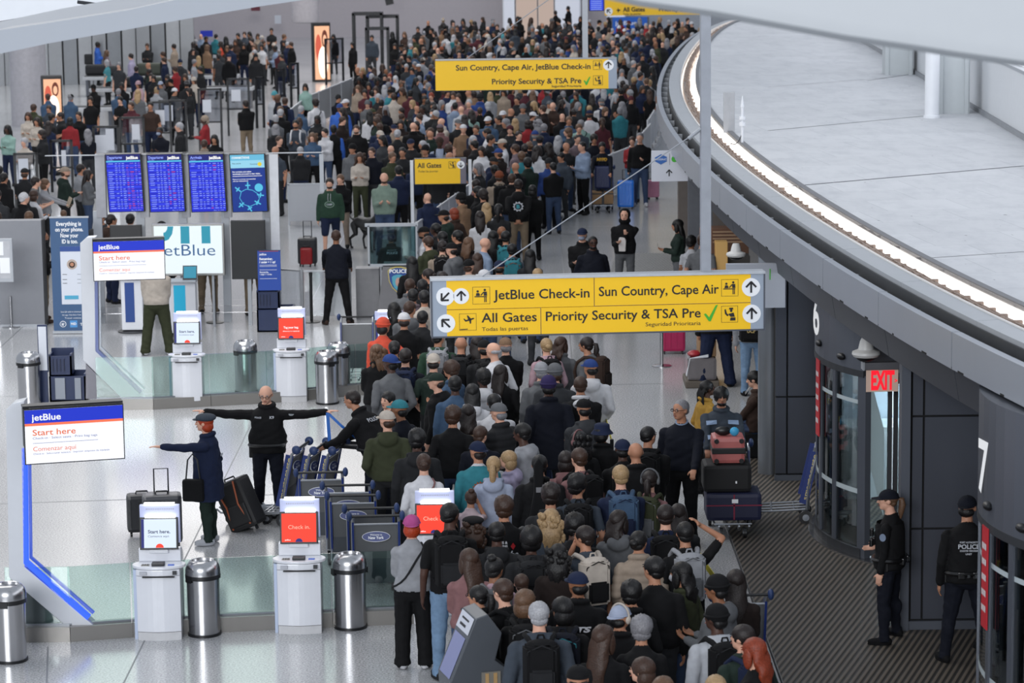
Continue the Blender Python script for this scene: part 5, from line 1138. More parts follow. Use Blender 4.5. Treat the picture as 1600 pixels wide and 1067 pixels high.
B = Board('tall_sign', 270, 29, 120, 120 / FOC, 0); B.root.rotation_euler.y = R(6); tag(B.root, 'dark slanted display on the far wall by the silver panels', 'screen'); B.rect(0, 0, 14, 36, DGREY, 0, .2, 'panel')
B = Board('wall_sign', 313, 48, 149, 149 / FOC); tag(B.root, 'small blue sign on the mauve far wall', 'sign'); B.rect(0, 0, 19, 9.5, mat('blue_sign', '1f2f9c', .5, emit=.3, var=0), 0, .1, 'panel')
B = Board('wall_notice', 429, 24, 149, 149 / FOC); tag(B.root, 'white paper notice on the far wall by the grey column', 'notice'); B.rect(0, 0, 10, 13, PAP, 0, .05, 'panel')
B = Board('wall_sign', 392, 10, 149, 149 / FOC); tag(B.root, 'small red and black sign at the top of the far wall', 'sign'); B.rect(0, 0, 14, 7, mat('sign_maroon', '6b2b3a', .5), 0, .1, 'panel')
B = Board('wall_speaker', 600, -6, 145, 145 / FOC); B.root.rotation_euler.y = R(-12); tag(B.root, 'black speaker hung on the far wall', 'speaker'); B.rect(0, 0, 12, 15, BLACK, 0, .4, 'panel')
# ------------------------------------------------------------ people: body generator
# slots: 0 skin, 1 top, 2 trousers, 3 shoes, 4 dark (brows, eyes), 5 accent (undershirt, collar), 6 lips
def qrot(yaw=0, pitch=0, roll=0): return (RZ(yaw) @ RX(pitch) @ RY(roll)).to_3x3()
def ik(a, c, l1, l2, hint):
    d = c - a; L = min(d.length, (l1 + l2) * .998); d.normalize(); c = a + d * L
    x = (l1 * l1 - l2 * l2 + L * L) / (2 * L); h = math.sqrt(max(0, l1 * l1 - x * x))
    n = (hint - d * hint.dot(d)).normalized(); return a + d * x + n * h, c
class Body:
    def __init__(s): s.p = MB(); s.extra = MB()
    def limb(s, a, c, ra, rc, mi, n=10, steps=3):
        a = Vector(a); c = Vector(c); pts = [a.lerp(c, i / steps) for i in range(steps + 1)]
        s.p.tube(pts, [ra + (rc - ra) * i / steps for i in range(steps + 1)], n, mi)
        s.p.ell(a, (ra, ra, ra), n, 6, mi); s.p.ell(c, (rc, rc, rc), n, 6, mi)
    def loft(s, rings, mi, n=20, M=None, cap=True):
        """rings: (z, cx, cy, rx, ry)"""
        vs = []; fs = []
        for z, cx, cy, rx, ry in rings:
            for k in range(n):
                a = 2 * PI * k / n; ca, sa = math.cos(a), math.sin(a); e = .8
                vs.append(Vector((cx + rx * math.copysign(abs(ca) ** e, ca), cy + ry * math.copysign(abs(sa) ** e, sa), z)))
        for j in range(len(rings) - 1):
            for k in range(n):
                k2 = (k + 1) % n; fs.append((j * n + k, j * n + k2, (j + 1) * n + k2, (j + 1) * n + k))
        fs += [tuple(reversed(range(n))), tuple(range((len(rings) - 1) * n, len(rings) * n))]
        s.p.add(vs, fs, mi, M)
def hand(B, wrist, d, palm_n, side, grip=.35, hi=False):
    """palm with four fingers and a thumb; d = direction along the hand, palm_n = direction the palm faces"""
    d = d.normalized(); n = (palm_n - d * palm_n.dot(d)).normalized(); x = d.cross(n) * side
    c = wrist + d * .045
    rot = Matrix((x, d, n)).transposed()
    B.p.ell(c, (.040, .052, .017), 10, 6, 0, None, rot)
    rr = .0085 if hi else .0105
    for i, L in enumerate((.070, .080, .074, .058)):
        base = wrist + d * .085 + x * (.027 - .018 * i) ; k = base + (d * math.cos(grip) + n * math.sin(grip)) * L * .5; e = k + (d * math.cos(grip * 2.4) + n * math.sin(grip * 2.4)) * L * .5
        B.p.tube([base - d * .02, base, k, e], [rr, rr, rr * .95, rr * .75], 6, 0)
    b0 = wrist + d * .03 + x * .032; b1 = b0 + (d * .6 + x * .6 + n * .3).normalized() * .035; b2 = b1 + (d * .85 + x * .15 + n * .45).normalized() * .03
    B.p.tube([b0, b1, b2], [.013, .0105, .0085], 6, 0)

BODIES = {}
def body(g='hoodie', arms='down', sex='m', hy=0, hp=0, pants='slim', vox=.014, lean=0, stance='stand', girth=1.0, hood=0):
    """returns (mesh, head matrix, back frame matrix)"""
    key = (g, arms, sex, hy, hp, pants, vox, lean, stance, girth, hood)
    if key in BODIES: return BODIES[key]
    B = Body(); f = sex == 'f'; G = girth
    bulk = {'tee': .0, 'shirt': .004, 'sweater': .010, 'hoodie': .015, 'jacket': .017, 'puffer': .032, 'coat': .022, 'vest': .012}[g]
    sw = (.150 if f else .174); hipw = (.172 if f else .165) * (.5 + G / 2); wst = (.135 if f else .152) * G
    Mt = Matrix.Identity(4); 
    piv = Vector((0, 0, .95))
    if lean: Mt = T(*piv) @ RX(-R(lean)) @ T(*-piv)
    sit = stance == 'sit'; dz = -.47 if sit else 0
    LP = 2
    # legs
    wide = pants == 'wide'; shorts = pants == 'shorts'
    tr = (.098 + (.012 if wide else 0)) * (.6 + .4 * G)
    for sd in (-1, 1):
        hip = Vector((sd * .092, 0, .90 + dz)); 
        if stance == 'stand': kn = Vector((sd * .108, .015, .49)); an = Vector((sd * .12, -.015, .09)); tu = sd * .25
        elif stance == 'apart': kn = Vector((sd * .15, .015, .49)); an = Vector((sd * .20, -.015, .09)); tu = sd * .35
        elif stance == 'walk': kn = Vector((sd * .095, .02 + sd * .16, .50)); an = Vector((sd * .095, -.03 + sd * .27, .10 if sd > 0 else .14)); tu = 0
        elif sit: kn = Vector((sd * .13, .42, .47)); an = Vector((sd * .12, .50, .09)); tu = sd * .1
        elif stance == 'weight': kn = Vector((sd * .10 + (.03 if sd > 0 else 0), .02 + (.05 if sd > 0 else 0), .49)); an = Vector((sd * .11 + (.05 if sd > 0 else 0), .0 + (.05 if sd > 0 else -.02), .09)); tu = sd * .4
        if shorts:
            B.limb(hip, kn + Vector((0, 0, .06)), tr + .01, tr * .82, 2); B.limb(kn + Vector((0, 0, .06)), kn, .058, .05, 0); B.limb(kn, an, .052, .036, 0); B.p.ell(kn.lerp(an, .3) - Vector((0, .02, 0)), (.05, .055, .1), 10, 7, 0)
        else:
            B.limb(hip, kn, tr, .072 if not wide else .088, 2); B.limb(kn, an + Vector((0, 0, -.01)), .070 if not wide else .088, .052 if not wide else .080, 2)
            B.p.ell(kn.lerp(an, .32) - Vector((0, .022, 0)), (.062, .066, .12), 10, 7, 2)
            B.p.tube([an + Vector((0, 0, .02)), an - Vector((0, 0, .035))], [.057 if not wide else .085, .062 if not wide else .092], 12, 2)
        fd = Vector((math.sin(tu), math.cos(tu), 0)); fz = an.z - .09
        rt = Matrix.Rotation(-tu, 3, 'Z')
        B.p.ell(an + fd * .055 + Vector((0, 0, -.042)), (.046, .125, .043), 14, 8, 3, None, rt); B.p.ell(an + fd * -.03 + Vector((0, 0, -.04)), (.042, .055, .05), 12, 8, 3, None, rt)
        B.p.ell(an + fd * .05 + Vector((0, 0, -.075)), (.050, .135, .016), 14, 6, 3, None, rt)
    # pelvis
    Z = lambda z: z + dz
    B.loft([(Z(.80), 0, 0, .12 * G, .09), (Z(.86), 0, 0, hipw * .98, .115 * G), (Z(.93), 0, -.008, hipw * 1.0, .122 * G), (Z(1.02), 0, 0, wst * 1.05, .110 * G), (Z(1.05), 0, 0, wst, .1)], 2)
    hem = {'tee': .90, 'shirt': .88, 'sweater': .93, 'hoodie': .90, 'jacket': .88, 'puffer': .86, 'coat': .62, 'vest': .9}[g]
    gp = bulk; hw = hipw + .012 + gp
    if g == 'coat': low = [(Z(hem), 0, 0, hw * 1.13, .155 * G), (Z(.78), 0, 0, hw * 1.08, .15 * G)]
    else: low = [(Z(hem), 0, 0, hw * (1.0 if g in ('hoodie', 'sweater') else 1.04), .128 * G + gp)]
    wv = .025 if g in ('hoodie', 'puffer', 'jacket', 'coat') else .008
    tor = low + [(Z(hem + .05), 0, 0, hw * 1.03, .133 * G + gp), (Z(1.08), 0, .0, wst + .015 + wv + gp, .112 * G + gp + .4 * wv), (Z(1.20), 0, .004, sw * .5 + .075 * G + gp, .118 * G + gp), (Z(1.31), 0, (.012 if f else 0), sw + .004 + gp, (.125 if f else .122) + gp),
            (Z(1.375), 0, -.008, sw * .98 + gp, .104 + gp), (Z(1.42), 0, -.013, sw * .84 + gp * .6, .090 + gp * .6), (Z(1.455), 0, -.014, sw * .58 + gp * .4, .077 + gp * .4), (Z(1.485), 0, -.012, .066 + gp * .4, .068 + gp * .4)]
    if g == 'coat': tor = sorted(tor, key=lambda t: t[0])
    B.loft(tor, 1, 22, Mt)
    if f: 
        for sd in (-1, 1): B.p.ell(Mt @ Vector((sd * .07, .095 + gp, Z(1.27))), (.06, .05, .06), 10, 8, 1)
    # neck and head
    N0 = Mt @ Vector((0, -.012, Z(1.45))); lookp = -R(hp)
    N1 = Mt @ Vector((0, .010, Z(1.565)))
    if lean: N1 = N1 + Vector((0, 0, .01))
    B.limb(N0, N1, .058, .052, 0)
    HR = (RZ(R(hy)) @ RX(lookp)).to_3x3(); hc = Vector((0, .018, .085)); H = N1 + HR @ hc   # head centre
    HM = Matrix.Translation(H) @ HR.to_4x4(); E_ = lambda c, r, mi=0, n=12, m=9: B.p.ell(H + HR @ Vector(c), r, n, m, mi, None, HR)
    sc_ = .96 if f else 1.0
    E_((0, -.008, .022), (.077 * sc_, .097 * sc_, .092 * sc_), 0, 18, 12)
    E_((0, .018, -.045), (.060 * sc_, .072 * sc_, .068 * sc_), 0, 14, 10); E_((0, .052, -.085), (.034, .032, .026), 0)
    E_((0, .055, .0), (.058, .038, .05), 0)
    B.p.add([H + HR @ Vector(q) for q in ((0, .098, .028), (-.017, .086, -.026), (.017, .086, -.026), (0, .121, -.022), (0, .090, -.036))], [(0, 3, 1), (0, 2, 3), (1, 3, 4), (2, 4, 3), (0, 1, 4, 2)], 0)
    B.p.ell(H + HR @ Vector((0, .103, -.022)), (.016, .016, .012), 8, 6, 0)
    for sd in (-1, 1): E_((sd * .078 * sc_, -.008, -.006), (.010, .020, .031), 0, 8, 8)
    if vox < .02:
        X = lambda c, r, mi: B.extra.ell(H + HR @ Vector(c), r, 8, 5, mi, None, HR)
        for sd in (-1, 1):
            X((sd * .031, .086, .012), (.014, .008, .0065), 4); X((sd * .031, .089, .032), (.018, .007, .0042), 4)
        X((0, .0915, -.056), (.024, .009, .0065), 6)
    # collar / hood
    if g in ('hoodie',) and not hood:
        B.p.ell(Mt @ Vector((0, -.105, Z(1.43))), (.125, .062, .095), 14, 9, 1, None, qrot(0, R(-18))); B.p.tube([Mt @ Vector((.10 * math.cos(a), -.015 + .085 * math.sin(a), Z(1.475) - .03 * math.sin(a))) for a in [2 * PI * i / 12 for i in range(13)]], .027, 8, 1)
    elif g in ('jacket', 'puffer', 'coat'):
        B.p.tube([Mt @ Vector((.082 * math.cos(a), -.012 + .075 * math.sin(a), Z(1.49) - .02 * math.sin(a))) for a in [2 * PI * i / 12 for i in range(13)]], .026 + bulk * .3, 8, 1)
    else:
        B.p.tube([Mt @ Vector((.068 * math.cos(a), -.008 + .066 * math.sin(a), Z(1.478) - .025 * math.sin(a))) for a in [2 * PI * i / 12 for i in range(13)]], .013, 8, 5 if g == 'shirt' else 1)
    if hood:
        E_((0, -.050, .022), (.108, .112, .124), 1, 18, 12); B.p.ell(H + HR @ Vector((0, -.02, -.10)), (.115, .105, .08), 16, 9, 1)
    # arms
    A = {}
    l1, l2 = (.27, .245) if f else (.29, .26)
    for sd in (-1, 1):
        sh = Mt @ Vector((sd * (sw + .008 + gp * .5), -.01, Z(1.36))); a = arms if isinstance(arms, str) else arms[0 if sd < 0 else 1]
        hint = Vector((sd * .4, -1, -.2)); pn = Vector((-sd, .1, 0)); grip = .3; hd = None
        tg = {'down': (sd * (sw + .075), .03, Z(.83)), 'back': (sd * .04, -.17, Z(.95)), 'phone': (sd * .09, .27, Z(1.14)), 'phonehi': (sd * .07, .30, Z(1.28)), 'pocket': (sd * (hipw + .03), .09, Z(.93)),
              'hip': (sd * (hipw + .05), .05, Z(1.03)), 'fold': (-sd * .09, .20, Z(1.20)), 'strap': (sd * .10, .17, Z(1.33)), 'out': (sd * .78, .10, Z(1.43)), 'fwd': (sd * .16, .55, Z(1.12)), 'push': (sd * .22, .42, Z(1.02)),
              'point': (sd * .30, .60, Z(1.38)), 'head': (sd * .16, .06, Z(1.72)), 'reach': (sd * .17, .60, Z(.98)), 'chest': (sd * .04, .24, Z(1.30)), 'lap': (sd * .08, .33, Z(.93)), 'belt': (sd * .13, .19, Z(1.06)), 'face': (sd * .05, .17, Z(1.53))}[a]
        tg = Vector(tg)
        if a not in ('reach', 'lap'): tg = Mt @ tg
        if a == 'hip': hint = Vector((sd * 1, -.5, 0))
        if a == 'head': hint = Vector((sd * 1, .15, .1))
        if a == 'out': hint = Vector((0, -.3, -1))
        if a in ('fwd', 'point', 'reach', 'push'): hint = Vector((sd * .5, -.2, -1))
        if a in ('face',): hint = Vector((sd * .3, .2, -1))
        el, wr = ik(sh, tg, l1, l2, hint)
        ar = .052 + bulk * .8; am = 1; short = g in ('tee',)
        if f: ar *= .9
        if short:
            B.limb(sh, sh.lerp(el, .72), ar + .006, ar, 1); B.limb(sh.lerp(el, .65), el, .044, .038, 0); B.limb(el, wr, .038, .026, 0)
        elif g == 'vest':
            B.limb(sh, el, ar - .006, ar - .014, 5); B.limb(el, wr, ar - .014, .034, 5)
        else:
            B.limb(sh, el, ar + .006, ar - .006, 1); B.limb(el, wr - (wr - el).normalized() * .02, ar - .006, .036 + bulk * .5, 1)
        d = (wr - el).normalized()
        if a in ('phone', 'phonehi', 'chest'): pn = Vector((0, -.4, .6)); grip = .55
        if a in ('out', 'fwd'): pn = Vector((0, 0, -1)); grip = .15
        if a == 'push': pn = Vector((0, 0, -1)); grip = .6
        if a == 'point': pn = Vector((0, 0, -1)); grip = .2
        if a == 'head': d = Vector((-sd * .5, -.2, .55)); pn = Vector((-sd, 0, -.6))
        if a == 'hip': d = Vector((-sd * .4, .6, -.5)); pn = Vector((-sd, 0, 0))
        if a != 'pocket': hand(B, wr, d, pn, sd * (1 if a in ('down',) else 1), grip, vox < .011)
        A[sd] = wr + d * .08
    me0 = B.p.mesh('raw', [bpy.data.materials[0]] * 1); 
    src = [Vector(v) for v in B.p.v]
    o = bpy.data.objects.new('raw', me0); COL.objects.link(o)
    m = o.modifiers.new('r', 'REMESH'); m.mode = 'VOXEL'; m.voxel_size = vox; m.use_smooth_shade = True
    sm = o.modifiers.new('s', 'SMOOTH'); sm.factor = .5; sm.iterations = 2 if vox < .02 else 1
    dg = bpy.context.evaluated_depsgraph_get(); me = bpy.data.meshes.new_from_object(o.evaluated_get(dg)); bpy.data.objects.remove(o)
    n = len(me.vertices); co = np.empty(n * 3, np.float32); me.vertices.foreach_get('co', co); co = co.reshape(-1, 3)
    # material per face from the nearest source part, the outermost shape winning
    bv = BVHTree.FromPolygons(src, B.p.f); pm = B.p.m
    nf = len(me.polygons); cen = np.empty(nf * 3, np.float32); me.polygons.foreach_get('center', cen); cen = cen.reshape(-1, 3)
    mi = np.zeros(nf, np.int32)
    for i in range(nf):
        r_ = bv.find_nearest(Vector(cen[i])); mi[i] = pm[r_[2]] if r_[2] is not None else 0
    # cloth folds
    lv = np.empty(nf * 4, np.int32) if all(len(p.vertices) == 4 for p in me.polygons) else None
    vm = np.zeros(n, np.int32)
    if lv is not None:
        me.polygons.foreach_get('vertices', lv); vm[lv.reshape(-1, 4)] = mi[:, None]
    nr = np.empty(n * 3, np.float32); me.vertices.foreach_get('normal', nr); nr = nr.reshape(-1, 3)
    x, y, z = co.T
    amp = .004 if vox < .02 else 0
    if amp:
        fold = np.sin(x * 23 + z * 34 + 3 * np.sin(y * 17 + z * 9)) * .5 + np.sin(x * 41 - y * 37 + z * 15 + 2 * np.sin(z * 29)) * .5
        if g == 'puffer': fold = np.where(vm == 1, 2.2 * np.abs(np.sin(z * 36)) - 1.2, fold)
        fold *= np.isin(vm, (1, 2, 5)) & (z < (1.45 + dz))
        co = co + nr * (fold * amp)[:, None]; me.vertices.foreach_set('co', co.astype(np.float32).ravel())
    if B.extra.v:
        ex_ = B.extra.mesh('x', [bpy.data.materials[0]]); bm = bmesh.new(); bm.from_mesh(me); n0 = len(bm.faces); bm.from_mesh(ex_); bm.to_mesh(me); bm.free(); bpy.data.meshes.remove(ex_)
        mi = np.concatenate([mi, np.array(B.extra.m, np.int32)])
    me.materials.clear()
    for k in range(7): me.materials.append(SLOT[k])
    me.polygons.foreach_set('material_index', mi); me.polygons.foreach_set('use_smooth', [True] * len(me.polygons)); me.name = 'person'
    bpy.data.meshes.remove(me0)
    BK = Mt @ T(0, -(.118 * G + gp), Z(1.25))
    BODIES[key] = (me, HM, BK, A, bv); return BODIES[key]
SLOT = [mat('slot_%d' % i, '808080') for i in range(7)]

# ------------------------------------------------------------ colours of clothes and hair
PAL = {'black': '0d0d10', 'charcoal': '232427', 'dark grey': '37393d', 'grey': '66686c', 'light grey': '9b9da3', 'pale grey': 'b4b7be', 'white': 'd3d3d8', 'cream': 'c3b7aa', 'beige': 'a08e7c', 'tan': '8a6a4e', 'camel': '8b735a', 'brown': '3f2d25',
       'dark brown': '261b18', 'navy': '172444', 'dark navy': '0c1120', 'blue': '1b3f86', 'denim blue': '3b5878', 'bright blue': '1560c8', 'light blue': '8397b4', 'pale blue': 'a0abc4', 'teal': '1c7f8c', 'mint': '8fb5aa', 'sage green': '7f9586', 'olive': '3b4029', 'dark green': '1f3029',
       'green': '2b4a38', 'red': '9b1620', 'maroon': '54202b', 'rose': '8a5f60', 'pink': 'b995a0', 'pale pink': 'c6aeb2', 'magenta': 'b83f8c', 'orange': 'e2451a', 'rust': '8b4423', 'yellow': 'b88a1c', 'purple': '33265c', 'lavender': 'a9a0bf', 'khaki': '8b7860', 'slate': '3d4652', 'mauve': '75646c', 'aqua': '3f9aa6'}
HAIR = {'black': '0c0a0b', 'dark brown': '1d1412', 'brown': '38251b', 'light brown': '5c4331', 'blonde': '9a7f5c', 'grey': '77767a', 'white': 'b9b8bb', 'red': '7a3018', 'orange': '9c3412', 'silver': '9a9a9e'}
SKIN = {'l': 'cf9f88', 'm': 'ab7a60', 't': '83583f', 'd': '472f26'}
def cloth(c):
    v = hexc(PAL[c]); g_ = sum(v) / 3; v = tuple((x * .85 + g_ * .15) * .78 for x in v)
    return mat('cloth ' + c, v, .85, spec=.25, var=.12, scale=14, bump=.15)
def hairm(c): return mat('hair ' + c, HAIR[c], .5, spec=.4, var=.3, scale=60, bump=.3)
def skinm(k): return mat('skin ' + k, SKIN[k], .55, spec=.35, var=.04, scale=20)
DENIM = mat('denim', '2e3f5c', .85, var=.12, scale=30); DENIML = mat('light denim', '66809c', .85, var=.12, scale=30)
LIPS = mat('lips', '7d443c', .5, var=0)

# ------------------------------------------------------------ hair and headwear, in head space (origin = head centre, +y = face)
HM_ = {}
def hairmesh(style):
    if style in HM_: return HM_[style]
    b = MB()
    def rough(a, fq): return lambda d: 1 + a * noise.noise(Vector(d) * fq + Vector((3, 1, 7)))
    cap = lambda k=1, a=.05, fq=5, c=(0, -.020, .030), r=(.083, .099, .098): b.ell(c, (r[0] * k, r[1] * k, r[2] * k), 22, 14, 0, None, None, rough(a, fq))
    if style == 'short': cap(1.03, .05, 9); b.ell((0, -.062, -.030), (.070, .045, .055), 14, 8, 0)
    elif style == 'buzz': cap(.985, .02, 12); b.ell((0, -.060, -.020), (.068, .043, .05), 14, 8, 0)
    elif style == 'side': cap(1.05, .08, 5, (0, -.016, .034)); b.ell((0, -.062, -.035), (.072, .046, .058), 14, 8, 0)
    elif style == 'fringe': # bald on top, hair round the back
        b.ell((0, -.045, -.005), (.083, .068, .038), 18, 8, 0, None, None, rough(.08, 7))
    elif style == 'curly': cap(1.18, .16, 13, (0, -.022, .040)); b.ell((0, -.065, -.025), (.082, .055, .07), 16, 10, 0, None, None, rough(.2, 11))
    elif style == 'afro': cap(1.36, .10, 16, (0, -.03, .05)); b.ell((0, -.065, -.01), (.10, .07, .09), 16, 10, 0, None, None, rough(.15, 12))
    elif style == 'bob': cap(1.07, .05, 4); b.ell((0, -.045, -.055), (.096, .078, .105), 20, 12, 0, None, None, rough(.08, 6))
    elif style in ('long', 'wavy', 'xlong', 'curlylong'):
        cap(1.09, .05, 4); L = {'long': .42, 'wavy': .40, 'xlong': .58, 'curlylong': .36}[style]; wv = .02 if style == 'wavy' else (.012 if style != 'curlylong' else .0)
        rings = []; n = 26; vs = []; fs = []; K = 12
        for j in range(K + 1):
            t = j / K; z = .06 - t * L; rx = (.086 + .020 * math.sin(PI * min(1, t * 1.2)) - .012 * t) * (1 - .25 * max(0, t - .75) / .25); ry = (.068 - .030 * t) * (1 - .5 * max(0, t - .8) / .2); cy = -.035 - .085 * min(1, t * 1.8)
            for k in range(n):
                a = 2 * PI * k / n; rr = 1 + .05 * math.sin(9 * a + 4 * t) + .05 * math.sin(17 * a - 5 * t) + (wv * 6 * math.sin(t * 16 + 3 * a) if wv else 0)
                if style == 'curlylong': rr = 1.1 + .22 * noise.noise(Vector((math.cos(a) * 4, math.sin(a) * 4, t * 12)))
                vs.append((rx * math.cos(a) * rr, cy + ry * math.sin(a) * rr, z + (.030 * math.sin(5 * a) + .022 * math.sin(11 * a + 1)) * t * t))
        for j in range(K):
            for k in range(n): k2 = (k + 1) % n; fs.append((j * n + k, (j + 1) * n + k, (j + 1) * n + k2, j * n + k2))
        fs += [tuple(range(n)), tuple(reversed(range(K * n, K * n + n)))]
        b.add(vs, fs)
        for s in (-1, 1): b.ell((s * .078, .005, -.05), (.022, .045, .10), 10, 8, 0)
        if style == 'curlylong':
            rc = random.Random(4)
            for i in range(26):
                a = rc.uniform(PI * .9, PI * 2.1); b.ell(((.095 + rc.random() * .03) * math.cos(a), -.06 + .075 * math.sin(a), .08 - rc.random() * .34), (.032, .03, .045), 8, 6, 0, None, None, rough(.3, 9))
    elif style in ('pony', 'bun', 'topbun', 'braids'):
        cap(1.03, .03, 4); b.ell((0, -.06, -.03), (.072, .046, .055), 14, 8, 0)
        if style == 'pony': b.tube([(0, -.10, .03), (0, -.155, .02), (0, -.165, -.06), (0, -.15, -.16), (0, -.145, -.25)], [.018, .032, .04, .034, .010], 12)
        if style == 'bun': b.ell((0, -.125, .01), (.045, .04, .042), 14, 10, 0, None, None, rough(.15, 8))
        if style == 'topbun': b.ell((0, -.06, .125), (.046, .046, .042), 14, 10, 0, None, None, rough(.15, 8))
        if style == 'braids':
            for i in range(9): x = -.08 + i * .02; b.tube([(x, -.08, .02), (x * 1.15, -.115, -.08), (x * 1.2, -.11, -.2), (x * 1.15, -.10, -.30)], [.013, .013, .012, .007], 6)
    elif style == 'hatback': b.ell((0, -.055, -.035), (.078, .055, .06), 16, 10, 0, None, None, rough(.06, 8))
    me = b.mesh('hair', [SLOT[0]]); smooth_me(me, 60); HM_[style] = me; return me
HAT = {}
def hatmesh(kind):
    if kind in HAT: return HAT[kind]
    b = MB()
    if kind in ('cap', 'capback'):
        s = 1 if kind == 'cap' else -1
        vs = []; fs = []; n = 24; m = 8
        for j in range(m + 1):
            ph = PI / 2 * j / m
            for i in range(n):
                a = 2 * PI * i / n; vs.append((.089 * math.cos(ph) * math.cos(a), -.012 + .107 * math.cos(ph) * math.sin(a), .032 + .098 * math.sin(ph) ** .9))
        for j in range(m):
            for i in range(n): i2 = (i + 1) % n; fs.append((j * n + i, j * n + i2, (j + 1) * n + i2, (j + 1) * n + i))
        b.add(vs, fs); b.tube([(.0895 * math.cos(a), -.012 + .108 * math.sin(a), .036) for a in [2 * PI * i / 24 for i in range(25)]], .006, 6)
        # brim
        vs = []; fs = []; n = 12
        for i in range(n + 1):
            a = PI * (.10 + .8 * i / n); x = .082 * math.cos(a); y0 = .096 * math.sin(a); 
            for r0, z0 in ((y0 - .015, .040), (y0 + .075 * math.sin(a) ** .8, .026), (y0 + .075 * math.sin(a) ** .8, .020), (y0 - .015, .034)): vs.append((x, s * r0, z0))
        for i in range(n):
            for k in range(4): k2 = (k + 1) % 4; fs.append((i * 4 + k, i * 4 + k2, i * 4 + 4 + k2, i * 4 + 4 + k))
        b.add(vs, fs); b.ell((0, -.012, .131), (.008, .008, .005), 8, 5)
    elif kind == 'beanie':
        b.ell((0, -.018, .045), (.092, .106, .105), 22, 14, 0); b.tube([(.088 * math.cos(a), -.016 + .103 * math.sin(a), .035 - .01 * math.sin(a)) for a in [2 * PI * i / 24 for i in range(25)]], .016, 8)
    elif kind == 'bucket':
        b.lathe([(.135, -.005), (.128, .005), (.095, .05), (.09, .11), (.07, .125), (0, .128)], 24); b.v = [(x, y - .012, z) for x, y, z in b.v]
    elif kind == 'beret': b.ell((0, -.03, .085), (.115, .12, .045), 20, 10); b.tube([(.088 * math.cos(a), -.014 + .104 * math.sin(a), .055) for a in [2 * PI * i / 24 for i in range(25)]], .009, 6)
    elif kind == 'newsboy':
        b.ell((0, -.025, .075), (.122, .128, .055), 20, 10); vs = []
        b.ell((0, .085, .045), (.075, .06, .010), 14, 6)
    elif kind == 'wrap': b.ell((0, -.03, .035), (.095, .112, .11), 20, 12); b.ell((0, -.09, -.05), (.07, .06, .07), 14, 8)
    elif kind == 'phones': 
        b.tube([(.10 * math.cos(a), -.01, .02 + .125 * math.sin(a)) for a in [PI * i / 12 for i in range(13)]], .010, 6); b.ell((.092, -.008, -.01), (.02, .034, .042), 10, 8); b.ell((-.092, -.008, -.01), (.02, .034, .042), 10, 8)
    elif kind == 'mask': b.ell((0, .062, -.050), (.056, .056, .048), 14, 10)
    elif kind == 'glasses':
        for s in (-1, 1): b.tube([(s * .031 + .021 * math.cos(a), .101, .010 + .016 * math.sin(a)) for a in [2 * PI * i / 12 for i in range(13)]], .0028, 5); b.tube([(s * .052, .099, .014), (s * .081, -.0, .012)], .0028, 5)
        b.tube([(-.01, .102, .014), (.01, .102, .014)], .0028, 5)
    elif kind == 'beard': b.ell((0, .020, -.078), (.060, .070, .038), 14, 9); 
    me = b.mesh(kind, [SLOT[0]]); bm = bmesh.new(); bm.from_mesh(me); bmesh.ops.recalc_face_normals(bm, faces=bm.faces); bm.to_mesh(me); bm.free(); smooth_me(me, 50); HAT[kind] = me; return me

def slotmat(o, mats):
    for i, m in enumerate(mats):
        o.material_slots[i].link = 'OBJECT'; o.material_slots[i].material = m

NPERS = [0]
PEOPLE = []
def person(ploc, yaw, g, top, hair='short', hc='black', skin='m', hat=None, hatc='black', arms='down', sex='m', hy=0, hp=0, pants='slim', pc='black', shoes='black', h=1.0, vox=.014, lean=0, stance='stand', girth=1.0, hood=0, extra=(), acc=None, pm=None, parent=None):
    me, HM, BK, A, bv = body(g, arms, sex, hy, hp, pants, vox, lean, stance, girth, hood)
    o = link('person', me); slotmat(o, [skinm(skin), cloth(top), pm or (DENIM if pc == 'denim' else DENIML if pc == 'light denim' else cloth(pc)), cloth(shoes), hairm(hc if hair not in ('bald',) else 'brown'), cloth(acc) if acc else cloth(top), LIPS])
    o.location = ploc; o.rotation_euler.z = R(yaw); o.scale = (h * 1.1, h * 1.1, h)
    hs = 'hatback' if hat and hat not in ('phones', 'mask', 'glasses', 'beard') and hair in ('short', 'buzz', 'side', 'fringe') else hair
    if hs not in ('bald', 'none') and not hood:
        c = link('hair', hairmesh(hs), o); c.matrix_local = HM; slotmat(c, [hairm(hc)])
        if hat and hat in ('cap', 'capback', 'beanie', 'bucket', 'beret', 'newsboy', 'wrap') and hs in ('long', 'wavy', 'xlong', 'curlylong', 'bob', 'curly', 'afro', 'pony'): c.matrix_local = HM @ Matrix.Diagonal((.93, .93, .84, 1))
    if hat:
        c = link({'capback': 'cap', 'phones': 'headphones', 'newsboy': 'peaked_cap', 'wrap': 'head_wrap', 'mask': 'face_mask'}.get(hat, hat), hatmesh(hat), o); c.matrix_local = HM; slotmat(c, [cloth(hatc)])
    for e in extra:
        kind, col = e; c = link({'phones': 'headphones', 'mask': 'face_mask'}.get(kind, kind), hatmesh(kind), o); c.matrix_local = HM; slotmat(c, [hairm(hc) if kind == 'beard' else cloth(col)])
    NPERS[0] += 1
    return o

